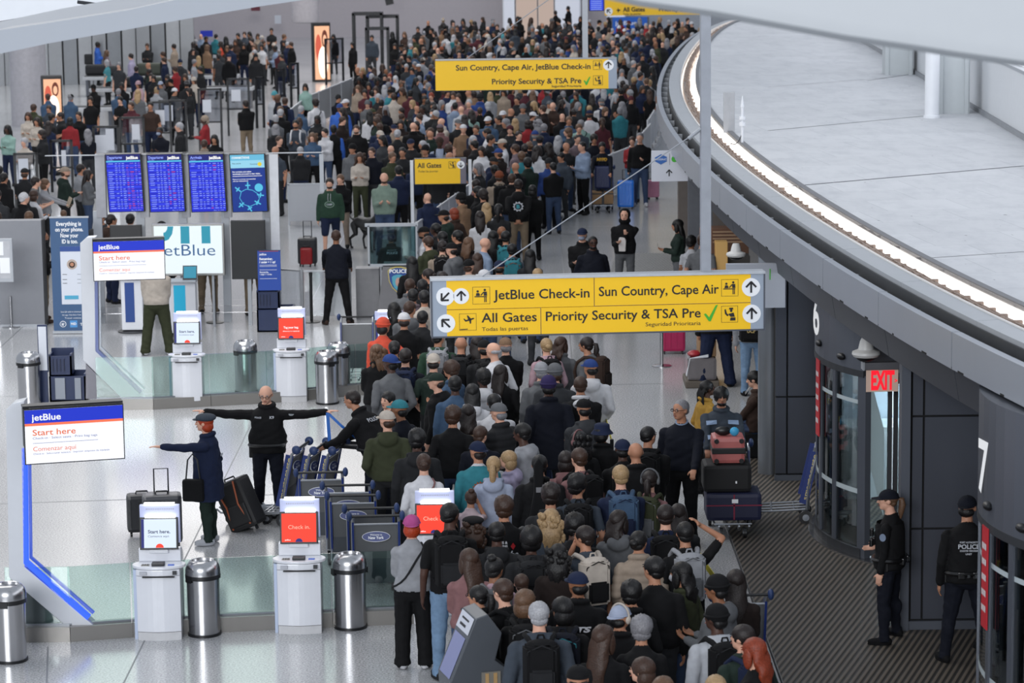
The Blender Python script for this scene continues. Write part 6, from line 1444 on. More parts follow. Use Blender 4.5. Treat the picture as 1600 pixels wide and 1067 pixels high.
# ------------------------------------------------------------ backpacks and bags worn by people
BP = {}
def backpack(o, key, c1, c2, style=0, s=1.0):
    """a backpack on person o"""
    me, HM, BK, A, bv = BODIES[key]
    if style not in BP:
        d = {}
        b = MB(); b.loft = None
        b.slab([(-.145, -.0), (-.15, -.10), (-.11, -.165), (.11, -.165), (.15, -.10), (.145, 0)], -.25, .20); b.ell((0, -.075, .19), (.142, .08, .06), 14, 8)
        me_ = b.mesh('backpack', [SLOT[0]]); bm = bmesh.new(); bm.from_mesh(me_); bmesh.ops.recalc_face_normals(bm, faces=bm.faces); bmesh.ops.bevel(bm, geom=[e for e in bm.edges if len(e.link_faces) == 2 and e.calc_face_angle(0) > .5], offset=.02, segments=2, affect='EDGES'); bm.to_mesh(me_); bm.free(); smooth_me(me_, 60); d['body'] = me_
        b = MB(); b.box(-.10, .10, -.20, -.14, -.22, .0); me_ = b.mesh('pocket', [SLOT[0]]); bm = bmesh.new(); bm.from_mesh(me_); bmesh.ops.bevel(bm, geom=list(bm.edges), offset=.022, segments=2, affect='EDGES'); bm.to_mesh(me_); bm.free(); smooth_me(me_, 60); d['front_pocket'] = me_
        for nm, sx in (('strap', -1), ('strap2', 1)):
            b = MB(); P = [(sx * .07, -.02, .19), (sx * .095, .03, .225), (sx * .115, .12, .235), (sx * .12, .235, .15), (sx * .125, .275, .0), (sx * .15, .25, -.12), (sx * .17, .12, -.2), (sx * .14, 0, -.22)]
            P = [Vector(p) for p in P]; b.tube(P, [.024, .026, .026, .024, .024, .02, .014, .012], 8); d[nm] = b.mesh('strap', [SLOT[0]]); smooth_me(d[nm])
        b = MB(); b.tube([(-.03, -.03, .24), (-.02, -.03, .275), (.02, -.03, .275), (.03, -.03, .24)], .009, 6); d['loop'] = b.mesh('grab_loop', [SLOT[0]])
        b = MB(); b.tube([(-.13, -.11, .02), (-.11, -.155, .16), (0, -.165, .215), (.11, -.155, .16), (.13, -.11, .02)], .006, 5); d['zip'] = b.mesh('zip', [SLOT[0]])
        BP[style] = d
    d = BP[style]; W = o.matrix_basis @ BK
    r = link('backpack', d['body']); slotmat(r, [cloth(c1)]); r.matrix_basis = W @ Matrix.Diagonal((s, s, s, 1))
    for k in ('front_pocket', 'strap', 'strap2', 'loop', 'zip'):
        c = link({'strap2': 'strap', 'loop': 'grab_loop'}.get(k, k), d[k], r); slotmat(c, [cloth(c2 if k in ('front_pocket', 'zip') else c1)])
    return r
def keyof(g, arms='down', sex='m', hy=0, hp=0, pants='slim', vox=.014, lean=0, stance='stand', girth=1.0, hood=0): return (g, arms, sex, hy, hp, pants, vox, lean, stance, girth, hood)
def crossbody(o, key, c, side=1):
    me, HM, BK, A, bv = BODIES[key]
    pts = []
    for i in range(25):
        a = 2 * PI * i / 24; d = Vector((math.sin(a) * side, math.cos(a), 0))
        t = (1 - math.sin(a)) / 2      # 0 at shoulder side, 1 at hip side
        z = 1.46 - t * .50; tgt = Vector((0, 0, z)); 
        rr = bv.ray_cast(tgt + d * .6, -d, .6); p = (rr[0] + d * .008) if rr[0] else tgt + d * .15
        if p.x * side > .12 and z > 1.3: p.x = .12 * side
        pts.append(p)
    b = MB(); b.strip(pts, .03, .006, (0, 1, 0)); b = MB(); b.tube(pts, .012, 6); c_ = b.build('shoulder_strap', cloth(c), o, smooth=True); return c_
def print_on(o, key, s, x0, x1, z0, z1, col, back=True, bold=.02, name='lettering', shear=0, polys=None, emit=0):
    """lettering wrapped on the back or chest of the clothing"""
    me, HM, BK, A, bv = BODIES[key]
    if polys is None:
        vs, fs = text_mesh(s, bold, shear=shear); a = np.array(vs); lo = a.min(0); sp = np.maximum(a.max(0) - lo, 1e-6)
        P = [((v[0] - lo[0]) / sp[0] * (x1 - x0) + x0, (v[1] - lo[1]) / sp[1] * (z1 - z0) + z0) for v in vs]
    else:
        P = []; fs = []
        for q in polys: fs.append(tuple(range(len(P), len(P) + len(q)))); P += q
    sg = -1 if back else 1; out = []; ys = []
    for x, z in P:
        if back: X = x
        else: X = -x
        rr = bv.ray_cast(Vector((X, sg * .8, z)), Vector((0, -sg, 0)), 1.6)
        ys.append(rr[0].y if rr[0] else None); out.append([X, 0, z])
    ok = [y for y in ys if y is not None] or [sg * .15]
    mean = min(ok) if back else max(ok)
    for p, y in zip(out, ys): p[1] = (y if y is not None and abs(y - mean) < .08 else mean) + sg * .010
    b = MB(); b.add(out, fs); c = b.build(name, mat('print ' + col, PAL.get(col, col), .7, var=0) , o, recalc=False); return c
def ell_poly(cx, cz, rx, rz, n=18): return [(cx + rx * math.cos(2 * PI * i / n), cz + rz * math.sin(2 * PI * i / n)) for i in range(n)]

def spot(px, py, top=1.76):
    """floor point of a standing person whose head top shows at px, py"""
    p = at(px, py, top); return (p.x, p.y, 0)
# ------------------------------------------------------------ the crowd, one line per person seen in the photograph
# px py yaw garment top hair haircolour skin sex | options | extra words
FRONT = '''
598 496 -10 sweater orange bob black m f | hat=beanie:orange arms=down,hip pc=black | hand on hip
631 487 5 tee black short dark_brown m m | hat=cap:white |
660 487 0 sweater charcoal short black m m | |
589 540 10 jacket black curlylong light_brown l f | |
616 534 0 hoodie black bun black m f | |
611 552 20 sweater grey buzz black d m | hat=capback:blue |
633 546 0 sweater dark_navy short dark_brown l m | bp=navy:dark_navy h=1.02 | broad back
684 516 0 hoodie green short black m m | bp=light_grey:grey |
677 551 -10 tee dark_green short dark_brown l m | hat=capback:cream |
684 581 60 hoodie black side dark_brown l m | hat=cap:dark_green hy=20 gi=1.2 | turned to show his profile
711 589 5 shirt denim_blue short black d m | gi=1.1 acc=denim_blue |
706 563 50 jacket denim_blue curly brown m f | |
720 527 0 tee black bald brown m m | bp=charcoal:black |
745 527 0 sweater charcoal long dark_brown m f | |
773 536 50 sweater white fringe silver l m | |
790 526 10 shirt black short grey l m | hat=cap:tan acc=black |
757 530 15 hoodie charcoal short black m m | hat=cap:black bp=black:grey |
755 576 0 hoodie white curly black d f | |
782 572 0 sweater black xlong dark_brown m f | |
607 613 150 jacket black short black l f | hy=-10 | facing towards the officers
626 623 60 sweater dark_navy short black t m | hat=cap:teal gi=1.1 |
605 640 0 hoodie olive short brown l m | hat=cap:cream pc=charcoal | white shirt hem showing
651 670 0 hoodie charcoal curly black d m | gi=1.05 |
707 634 0 shirt black curly brown m m | |
731 634 0 sweater camel wavy dark_brown l f | |
738 602 0 hoodie white long black m f | |
772 617 5 sweater white short black t m | |
781 628 55 puffer charcoal fringe grey l m | hat=cap:grey |
750 668 0 sweater dark_navy side brown l m | h=.9 |
747 688 0 shirt teal short dark_brown m m | hat=capback:navy acc=white | fish emblem on the back
662 711 0 sweater white bun brown l f | cb=rose arms=pocket |
771 715 0 hoodie pale_blue pony blonde l f | |
796 706 70 hoodie lavender bob blonde l f | h=.9 |
735 760 -20 tee pale_pink topbun brown m f | h=.78 arms=face |
643 803 -5 sweater light_grey bob orange l f | hat=cap:magenta hatdir=back pants=wide pc=black cb=charcoal shoes=white | wide black trousers
702 788 0 tee black buzz black d m | bp=black:charcoal pc=light_denim h=1.06 gi=1.05 | light jeans
733 860 -5 sweater rose xlong brown l f | | faded numbers on the back
739 805 10 sweater black curlylong brown m f | hat=beret:black |
787 775 0 tee black curly brown m m | bk=1 | printed words across the back
772 864 5 tee pink topbun black t f | bp=grey:charcoal |
749 917 50 jacket black pony black m f | ex=glasses:black hy=10 |
788 908 40 tee black side brown l m | bp=black:grey gi=1.1 |
776 818 0 hoodie charcoal short black d m | |
817 824 180 hoodie dark_grey short black d m | h=.7 |
854 530 20 hoodie pink bun blonde l f | bp=black:black |
876 528 -5 jacket grey wavy rust l f | hcx=brown |
918 528 60 hoodie grey pony dark_brown m f | bp=brown:dark_brown |
846 566 5 jacket grey short grey l m | hat=beanie:light_grey |
867 568 -5 jacket dark_grey short brown l m | hat=beanie:grey |
923 560 0 hoodie white buzz black m m | hat=cap:blue acc=black | black hood over white
857 587 0 coat dark_navy short black d m | hat=beanie:purple h=1.06 gi=1.05 | tall figure
907 590 0 jacket black short brown m m | ex2=white | white hood
913 622 20 hoodie dark_grey short black m m | hat=cap:black gi=1.1 |
818 663 55 hoodie light_grey short black d m | cb=black gi=1.2 h=1.02 arms=phone |
940 660 0 jacket black bob black t f | hat=bucket:navy |
905 676 15 jacket black curlylong black d f | ex=phones:rose |
884 707 5 hoodie rose bob dark_brown m f | |
973 685 0 tee black buzz black d m | hat=capback:navy gi=1.2 |
1012 668 0 hoodie black buzz black m m | bp=black:charcoal |
994 693 5 jacket black bald brown m m | gi=1.15 |
906 702 25 tee rose short brown l m | bp=black:charcoal |
970 729 0 shirt navy short blonde l m | bp=denim_blue:navy gi=1.1 h=1.03 acc=navy |
1015 737 -10 tee rose pony dark_brown l f | bp=olive:grey ex=phones:grey |
843 713 0 coat black short black m m | cs=1 |
860 755 0 hoodie charcoal curly dark_brown m m | |
902 740 0 tee slate curly black m m | bp=black:charcoal |
861 798 0 shirt slate curlylong blonde l f | acc=slate |
830 826 0 hoodie charcoal afro black d m | bp=charcoal:black |
897 802 0 sweater black curly black d m | |
915 824 25 tee slate short dark_brown m m | bp=cream:black arms=face,down gi=1.1 | hand raised to his chin
966 800 0 hoodie grey wavy dark_brown l f | |
872 853 0 jacket dark_brown curlylong black d f | | worn leather look
1040 791 0 shirt navy short dark_brown l m | bp=black:charcoal |
998 832 0 puffer beige bun black m f | |
1071 818 15 tee black short black m m | arms=down,head bp=light_grey:grey | raising one hand to his head
903 892 0 jacket black buzz black t m | hat=cap:navy jt=1 | white lettering across the back
1023 872 0 sweater black short black m m | gi=1.3 h=1.06 |
1067 881 55 jacket olive wavy black m f | ex=mask:white |
1123 898 55 hoodie grey short black t m | hat=beanie:black gi=1.1 |
1150 893 0 jacket dark_brown xlong dark_brown m f | |
842 943 0 hoodie slate short silver l m | bp=black:charcoal h=1.02 |
879 936 -5 hoodie black bob black m f | bp=dark_navy:teal |
968 944 0 jacket black short black m m | hat=capback:pale_blue ex=phones:cream |
1002 962 0 sweater black curly grey m f | |
942 980 0 sweater black xlong brown l f | |
1121 944 10 hoodie pale_grey short black d m | hat=beanie:black bp=black:charcoal gi=1.25 |
1163 980 30 jacket dark_green side dark_brown l m | bp=navy:purple |
1181 1000 60 sweater black wavy red l f | |
1007 1030 60 jacket black bob brown l f | |
903 1038 0 tee black short black m m | hat=cap:black |
1036 1060 0 sweater charcoal short light_brown l m | |
1119 1058 10 sweater beige short blonde l m | |
820 924 0 sweater black bob light_brown l f | bp=black:grey |
815 899 10 tee light_blue short brown l m | h=.85 |
986 907 0 jacket black curly black m f | |
1060 790 0 jacket charcoal long dark_brown m f | |
'''
MID = '''
780 267 0 puffer beige short brown m m | hat=beanie:rust bp=black:charcoal |
721 301 60 coat tan short black m m | hat=beanie:black |
744 281 20 jacket black short dark_brown m m | |
747 292 80 jacket black bob black m f | ex=mask:rose |
695 327 70 hoodie dark_green short dark_brown m m | hat=cap:black arms=phone |
710 326 50 jacket brown bob red l f | |
760 318 0 sweater white long blonde l f | |
750 331 0 tee white long dark_brown m f | |
664 353 80 tee white short black m m | hat=cap:black ex=beard:black |
682 350 60 jacket charcoal short black d m | |
716 361 60 jacket black short black m m | |
692 363 50 sweater black bob black m f | |
670 370 40 hoodie olive short brown l m | |
732 372 0 jacket dark_brown long light_brown l f | |
691 377 0 sweater beige short dark_brown l m | bp=black:grey |
707 378 60 hoodie grey short dark_brown l m | hat=cap:black |
756 372 -60 shirt light_blue bald brown l m | acc=light_blue | dark tie and shoulder boards
770 362 0 sweater black xlong black m f | |
790 362 0 sweater black short black m m | bp=teal:black |
784 354 0 jacket black bald brown t m | |
746 397 0 sweater charcoal long brown m f | |
732 404 0 hoodie cream short brown l m | hat=capback:black |
757 420 10 tee pale_grey short brown l m | hat=cap:white |
780 406 0 jacket dark_navy short black m m | hat=cap:navy bp=dark_navy:olive |
644 402 10 jacket black xlong black m f | |
670 421 70 hoodie black bun dark_brown m f | ex=glasses:black |
692 426 0 sweater black bob dark_brown m f | |
640 437 -10 coat grey short brown l m | |
660 438 0 jacket charcoal short black m m | |
645 453 0 jacket mauve short black m m | |
663 455 0 sweater cream short black m m | |
616 474 30 jacket black long black m f | |
640 472 0 hoodie grey short brown m m | |
810 281 0 hoodie black short dark_brown m m | arms=back pc=khaki ge=1 h=1.03 gi=1.05 | gear emblem on the back
832 290 0 jacket black bob black m f | |
800 382 0 jacket slate short black m m | bp=teal:rust |
828 391 0 sweater charcoal xlong black m f | |
840 421 0 sweater beige bob blonde l f | |
910 355 170 jacket black short grey l m | hat=cap:navy ex=mask:pale_blue |
926 370 185 jacket dark_navy buzz black d m | ex=beard:black ex3=glasses:black gi=1.25 | badge on his chest
976 328 175 hoodie black short black l m | hood=1 arms=chest,phone pc=grey wb=1 | hood up, holding a white bag
1060 344 90 sweater dark_green xlong black m f | arms=phone pc=grey br=1 |
1080 368 -5 tee pale_grey curly black t f | ac2=1 |
1079 406 0 tee charcoal bob black t f | h=.75 |
1097 367 -20 tee grey short brown m m | |
941 223 172 sweater dark_navy side black m m | arms=push h=.97 nw=1 | pushing the cart
988 214 172 sweater red bun brown l f | arms=phone pc=light_denim |
1000 208 175 sweater black buzz grey l m | arms=phone,down pc=denim shoes=white h=1.06 |
515 279 172 hoodie green short dark_brown l m | pants=shorts pc=navy ex=beard:dark_brown st=walk mg=1 shoes=white |
532 273 165 jacket black pony light_brown l f | pc=beige |
600 270 180 hoodie sage_green bald brown l m | ex=beard:grey gi=1.2 pc=denim h=1.05 |
562 239 172 sweater cream curlylong brown m f | arms=phone pc=olive |
581 231 160 jacket dark_navy short brown l m | ex=glasses:black |
629 231 175 shirt charcoal short black m m | arms=phone pc=charcoal acc=charcoal |
100 260 -80 hoodie dark_green buzz brown l m | hat=capback:beige ex=beard:brown gi=1.1 |
136 266 -90 sweater grey xlong dark_brown m f | arms=phone |
125 257 -60 tee light_grey short dark_brown m m | |
54 277 -70 tee grey short dark_brown l m | |
69 280 -90 sweater light_grey bob light_brown l f | arms=fwd pb=1 |
36 302 -60 jacket black short white l m | |
52 298 -40 sweater white bob brown m f | |
5 271 -30 jacket black short black m m | |
99 329 0 tee tan short light_brown l m | h=.75 |
64 361 -70 sweater black buzz black m m | pc=khaki ex=beard:black shoes=brown st=apart | radio on his belt
242 402 0 sweater cream short black m m | pc=olive pants=wide st=apart shoes=white gi=1.15 arms=phone | green cargo trousers
158 332 170 jacket dark_grey short dark_brown m m | |
172 336 -60 hoodie brown short dark_brown m m | |
203 335 -10 hoodie white short black m m | bp=black:black pc=khaki |
252 346 0 coat black short black m m | pc=black hat=beanie:charcoal |
322 350 0 jacket charcoal short black m m | pc=khaki |
395 352 0 jacket black short black m m | pc=khaki |
'''
FAR = '''
152 66 -90 shirt bright_blue buzz black d m | acc=bright_blue pc=navy |
166 79 -60 sweater mauve long light_brown l f | |
178 63 0 shirt bright_blue bun black d m | acc=bright_blue | beside the far belt
167 94 70 tee aqua bob silver l f | arms=fwd |
205 84 80 shirt lavender short dark_brown l m | acc=lavender arms=push |
230 68 170 hoodie charcoal short brown m m | acc=red |
255 81 90 jacket charcoal short brown m m | |
257 90 80 jacket navy short brown l m | |
272 69 70 jacket beige short dark_brown m m | |
314 53 170 shirt light_blue bald brown l m | acc=light_blue |
274 104 60 sweater red short brown m m | |
289 116 170 sweater black long brown m f | |
322 70 30 jacket black short black m m | |
345 65 80 tee orange long dark_brown m f | |
251 126 170 sweater grey short dark_brown m f | hat=cap:pale_blue |
267 122 140 jacket black short black m m | hat=cap:black |
303 120 150 sweater cream bob brown m f | hat=beanie:cream |
146 131 160 jacket black short black d m | hat=cap:black |
190 128 170 jacket black curly black d m | |
216 126 150 hoodie pink bob brown m f | hat=beanie:pink |
110 146 -20 shirt denim_blue short grey m m | hat=cap:black acc=denim_blue |
141 151 175 tee black short dark_brown m m | tp=1 |
188 151 160 tee black short black l m | |
52 163 -20 jacket olive short brown m m | |
44 176 170 jacket cream long brown m f | |
58 184 160 sweater cream long dark_brown m f | |
80 178 -60 tee charcoal short black m m | ex=mask:pale_blue |
95 176 120 jacket charcoal short dark_brown m m | |
109 184 0 sweater red bob black d f | |
123 175 160 tee black pony dark_brown m f | |
12 196 165 sweater mint xlong black d f | arms=phone |
38 216 160 sweater cream bob silver l f | |
250 199 160 shirt dark_navy buzz black d m | ex=mask:pale_blue acc=dark_navy |
281 192 90 jacket charcoal short silver l m | |
320 180 90 sweater red buzz black d f | hat=wrap:beige |
335 211 175 sweater black long black m f | |
319 219 -10 jacket beige bun brown m f | |
384 157 30 jacket black short dark_brown m m | pc=khaki |
205 160 160 jacket maroon short brown m m | |
235 160 170 tee brown short black m m | |
240 118 170 jacket charcoal bob dark_brown m f | |
310 88 0 jacket olive long blonde l f | |
355 72 170 jacket brown curlylong light_brown m f | |
368 62 160 coat brown long brown m f | |
381 68 175 jacket black long dark_brown m f | |
397 70 165 sweater cream long light_brown l f | |
403 53 170 sweater beige long brown m f | |
409 69 165 tee white bob dark_brown m f | |
424 44 180 tee charcoal short dark_brown m m | bp=black:black |
428 66 175 sweater grey bob brown m f | hat=cap:cream |
444 62 160 sweater charcoal curly dark_brown m f | |
455 66 120 jacket black short brown m m | |
372 52 150 jacket charcoal short black m m | |
382 50 170 jacket slate short brown l m | |
390 50 140 coat black long black m f | |
521 54 160 jacket black long black m f | |
581 55 170 jacket slate short black m m | |
551 66 140 jacket black bob black m f | |
613 50 30 coat black long black m f | |
632 50 160 coat brown long light_brown l f | |
617 68 170 jacket black bob dark_brown m f | |
647 57 160 jacket olive short black m m | |
653 42 170 jacket charcoal short dark_brown m m | |
669 32 175 jacket black bald brown m m | |
673 44 170 jacket black short black m m | ex=beard:black |
697 53 0 sweater white bob dark_brown m f | |
711 53 150 jacket beige short brown l m | |
729 41 0 sweater white afro black d f | |
735 61 160 sweater white bob silver l f | |
761 46 170 jacket black curly dark_brown m m | |
772 49 160 jacket black short black m m | |
786 44 20 tee aqua bob dark_brown m f | |
777 38 170 jacket charcoal short brown l m | |
765 73 30 hoodie white bob light_brown l f | |
690 73 30 jacket charcoal short brown l m | hat=beanie:rust |
662 74 150 jacket denim_blue bob light_brown l f | |
663 75 180 jacket slate short brown l m | bp=black:black |
639 87 150 jacket charcoal short black m m | |
622 98 160 coat black bob black d f | |
644 106 160 jacket denim_blue short black m m | |
609 115 170 tee blue short red l m | bp=navy:black |
618 119 160 sweater white bob white l f | |
655 119 0 shirt light_blue short grey l m | acc=light_blue |
663 139 160 jacket black short black m m | hat=cap:navy |
561 121 170 jacket brown curlylong black d f | |
559 134 165 sweater beige bob light_brown l f | |
576 129 175 jacket maroon long black m f | |
570 140 170 tee maroon short black m m | ex=beard:black |
587 136 170 tee pink long brown l f | |
625 145 30 puffer blue short black m m | hat=beanie:blue h=.85 |
641 140 0 shirt maroon short black m m | hat=cap:black acc=maroon gi=1.2 |
674 145 165 tee light_grey short red l m | |
677 160 160 jacket charcoal bob dark_brown m f | |
676 171 170 tee charcoal short black l m | ex=mask:white |
660 165 160 sweater white short black d m | |
477 131 175 sweater mint bun dark_brown m f | bp=black:black |
429 142 150 hoodie pale_grey short brown m m | hat=beanie:aqua |
445 153 -20 jacket navy short brown m m | bp=black:black |
493 154 20 shirt white curly dark_brown m m | cb=black acc=white |
438 171 -10 coat black short silver l m | |
462 188 170 sweater slate short black m m | ex=beard:black arms=phone bp=white:grey |
496 181 170 jacket charcoal bob black d f | |
531 161 165 puffer bright_blue short black t m | hat=cap:blue gi=1.15 |
541 154 120 jacket charcoal short brown m m | hat=cap:white |
488 208 172 jacket denim_blue curlylong light_brown l f | arms=phone |
508 201 150 jacket white short black l f | |
521 196 0 vest black short black d m | acc=bright_blue ts=1 pc=black | white letters on the back
557 196 170 jacket black short brown l m | ex=beard:brown |
591 179 60 tee brown short brown l m | bp=black:charcoal hy=20 |
582 169 0 jacket olive short brown m m | hat=cap:olive |
626 188 175 puffer dark_brown bob dark_brown m f | |
651 190 165 sweater black bob dark_brown m f | |
673 200 160 tee charcoal short brown m m | |
688 193 20 jacket rose bob brown m f | hat=cap:mauve |
687 214 175 tee pale_blue short black d m | hat=beanie:brown bp=black:black |
642 216 160 hoodie charcoal short black m m | hat=cap:navy |
665 226 160 tee black short brown m m | hat=beanie:black |
611 232 170 sweater olive short light_brown l m | h=.85 |
551 224 160 jacket grey short black m m | hat=beanie:black |
708 144 170 sweater white short brown m m | |
716 147 160 shirt rose short brown l m | acc=rose |
733 156 170 sweater rose short silver l m | |
721 166 30 sweater pale_grey bald brown l m | |
750 146 0 puffer blue short dark_brown m m | hat=beanie:charcoal |
766 143 0 hoodie light_grey long blonde l f | hat=cap:white |
726 180 0 coat black long dark_brown m f | ex2=purple |
737 173 30 sweater mint wavy dark_brown m f | |
763 181 160 jacket denim_blue short black m m | hat=cap:white ex=beard:black |
780 181 120 jacket charcoal short dark_brown m m | |
786 172 160 hoodie grey short brown m m | hat=cap:white |
762 201 80 sweater white short dark_brown m m | |
742 220 60 jacket charcoal short black m m | |
786 216 90 sweater white short dark_brown m m | hat=cap:cream |
780 231 60 jacket dark_brown short brown m m | hat=cap:blue |
744 196 160 jacket navy short brown m m | |
808 151 160 jacket charcoal short black m m | |
817 162 170 hoodie grey short brown m m | hat=beanie:grey |
834 158 150 jacket black short black m m | |
849 165 70 jacket dark_brown short brown l m | |
864 160 160 jacket brown bald brown l m | |
880 143 20 tee light_grey short grey l m | |
875 150 0 jacket slate xlong black m f | |
900 144 150 jacket brown bob brown m f | |
925 147 0 sweater charcoal long dark_brown m f | |
940 153 20 tee white short grey l m | hat=cap:grey bp=navy:black gi=1.1 |
921 171 0 shirt white short dark_brown m m | hat=cap:navy acc=red |
908 188 10 tee mint short grey l m | cb=black gi=1.15 pc=black |
836 203 0 sweater slate short grey m m | hat=cap:blue |
850 194 0 puffer navy short grey m m | |
825 188 0 sweater red bob dark_brown m f | |
841 183 60 jacket black short dark_brown m m | |
805 186 0 jacket charcoal long blonde l f | |
820 226 0 jacket charcoal bun dark_brown m f | ex=glasses:black |
806 226 70 jacket mauve short brown m m | |
985 140 60 jacket dark_navy short grey m m | hat=beanie:light_grey |
970 138 20 jacket black short black m m | |
868 17 30 coat black short dark_brown m m | |
888 10 60 coat black short black m m | |
907 26 170 jacket black long brown m f | |
985 55 150 jacket slate short black m m | |
976 44 160 tee light_grey short brown m m | hat=cap:white |
1016 38 170 tee beige bald brown l m | |
1035 52 30 tee white long blonde l f | |
1012 60 0 jacket navy curly dark_brown m m | |
1081 33 160 jacket black short brown l m | hat=cap:white |
1098 31 150 shirt beige short brown l m | acc=beige |
1072 40 140 jacket brown short brown m m | |
1025 88 70 shirt dark_navy short brown m m | lean=20 acc=dark_navy arms=push |
809 26 170 jacket brown long dark_brown m f | |
832 41 170 coat grey short grey m m | |
847 37 160 jacket slate bob dark_brown m f | |
'''
HERO = {}
def parse(block, grp):
    out = []
    for ln in block.strip().split('\n'):
        a, o, x = (ln.split('|') + ['', ''])[:3]; t = a.split()
        d = dict(px=float(t[0]), py=float(t[1]), yaw=float(t[2]), g=t[3], top=t[4].replace('_', ' '), hair=t[5], hc=t[6].replace('_', ' '), skin=t[7], sex=t[8], grp=grp, x=x.strip())
        if d['hc'] not in HAIR: d['hc'] = 'brown'
        for kv in o.split():
            k, v = kv.split('='); d[k] = v
        out.append(d)
    return out
CROWD = parse(FRONT, 'travellers in the front queue') + parse(MID, 'people around the barriers') + parse(FAR, 'people in the far hall')
GW = {'tee': 't-shirt', 'shirt': 'shirt', 'sweater': 'sweater', 'hoodie': 'hoodie', 'jacket': 'jacket', 'puffer': 'puffer jacket', 'coat': 'long coat', 'vest': 'vest'}
HW = {'short': 'short {} hair', 'buzz': 'cropped {} hair', 'side': 'thick {} hair', 'fringe': 'thin {} hair', 'curly': 'curly {} hair', 'afro': 'big {} afro', 'bob': 'chin-length {} hair', 'long': 'long {} hair', 'wavy': 'wavy {} hair', 'xlong': 'very long {} hair',
      'curlylong': 'long curly {} hair', 'pony': '{} ponytail', 'bun': '{} hair in a bun', 'topbun': '{} top bun', 'braids': '{} braids', 'bald': 'bald head'}
HATW = {'cap': 'cap', 'capback': 'backwards cap', 'beanie': 'beanie', 'bucket': 'bucket hat', 'beret': 'beret', 'wrap': 'head wrap', 'newsboy': 'peaked cap'}
def facing(yw):
    yw = (yw + 180) % 360 - 180
    return 'seen from behind' if abs(yw) < 35 else 'in profile' if abs(yw) < 125 else 'facing the camera'
def describe(d):
    hat = d.get('hat', '').split(':')
    s = 'person in %s %s' % (d['top'], GW[d['g']])
    if len(hat) == 2: s += ' and %s %s' % (hat[1].replace('_', ' '), HATW[hat[0]])
    elif d.get('hood'): s += ' with the hood up'
    else: s += ' with ' + HW[d['hair']].format(d['hc'])
    return s
rnd = random.Random(21)
taken = []
def settle(d):
    h = d['H']; tz = 1.76 * h + (.03 if d.get('hat') or d['hair'] in ('afro', 'curly') else 0) + (.06 if d['hair'] == 'topbun' else 0)
    p = at(d['px'], d['py'], tz); p.z = 0; d['p'] = p
for d in CROWD:
    h = float(d.get('h', 1.0)) * (.955 if d['sex'] == 'f' else 1.0); d['H'] = h
    tz = 1.76 * h + (.03 if d.get('hat') or d['hair'] in ('afro', 'curly') else 0) + (.06 if d['hair'] == 'topbun' else 0)
    settle(d); d['H0'] = h
for it in range(30):
    for i, a in enumerate(CROWD):
        for b_ in CROWD[i + 1:]:
            dx = a['p'].x - b_['p'].x; dy = a['p'].y - b_['p'].y
            if dx * dx + dy * dy < .25 and abs(dx) < .42:
                f_, n_ = (a, b_) if dy > 0 else (b_, a)
                if f_['H'] > f_['H0'] * .93: f_['H'] -= .006; settle(f_)
                if n_['H'] < n_['H0'] * 1.06: n_['H'] += .005; settle(n_)
for d in CROWD: taken.append((d['p'].x, d['p'].y))
# ---------------- fill of the far hall: positions jittered over the region where the photograph shows packed heads
FILL = []
ANN = [(d['px'], d['py']) for d in CROWD]
def fill(y0, y1, xl, xr, step, dxf, seed, prob=1.0):
    rn = random.Random(seed); y = y0
    while y < y1:
        s_ = (y + 205) / 6.75; x = xl(y) + rn.random() * 6
        while x < xr(y):
            if rn.random() < prob:
                px = x + rn.uniform(-3, 3); py = y + rn.uniform(-3, 3); h = rn.uniform(.92, 1.03); p = at(px, py, 1.76 * h); p.z = 0
                if y0 == 560 and any((px - a) ** 2 + (py - c) ** 2 < 36 ** 2 for a, c in ANN): x += s_ * dxf; continue
                if all((p.x - a) ** 2 + (p.y - b_) ** 2 > (.33 if y1 < 400 else .42) for a, b_ in taken):
                    taken.append((p.x, p.y)); FILL.append((px, py, h, p))
            x += s_ * dxf
        y += step
fill(30, 72, lambda y: 690 if y < 45 else 640, lambda y: min(1085, 1150 - (y - 30) * 1.2) if y > 40 else 1080, 5.5, .44, 1)
fill(72, 140, lambda y: 625 if y < 100 else 560, lambda y: 1028 - max(0, (y - 72)) * .22, 6, .42, 2)
fill(140, 262, lambda y: 560 + (y - 140) * .55, lambda y: 1000 - (y - 140) * 1.0, 9, .44, 3)
fill(262, 330, lambda y: 770 - (y - 262) * .6, lambda y: 800, 12, .5, 8)
fill(55, 90, lambda y: 300, lambda y: 452, 7, .46, 4, .9)
fill(95, 150, lambda y: 180, lambda y: 320, 11, .55, 5, .75)
fill(150, 215, lambda y: 40 if y < 190 else 60, lambda y: 140, 13, .6, 6, .65)
fill(560, 1060, lambda y: 650 + (y - 560) * .55, lambda y: 900 + (y - 600) * .5, 26, .5, 7, .9)
fill(300, 480, lambda y: 668 if y < 440 else 645, lambda y: 800 if y < 420 else 690, 20, .55, 9, .8)
fill(150, 232, lambda y: 430, lambda y: 560, 16, .6, 10, .45)
fill(262, 335, lambda y: -5, lambda y: 55, 18, .6, 12, .7)
rf = random.Random(77)
TOPS = ['black'] * 9 + ['charcoal'] * 6 + ['dark grey'] * 4 + ['navy'] * 4 + ['dark navy'] * 3 + ['grey'] * 3 + ['light grey', 'brown', 'dark brown', 'olive', 'slate', 'slate', 'beige', 'maroon', 'denim blue', 'white', 'cream', 'mauve', 'teal', 'red', 'blue', 'dark green', 'light blue', 'tan']
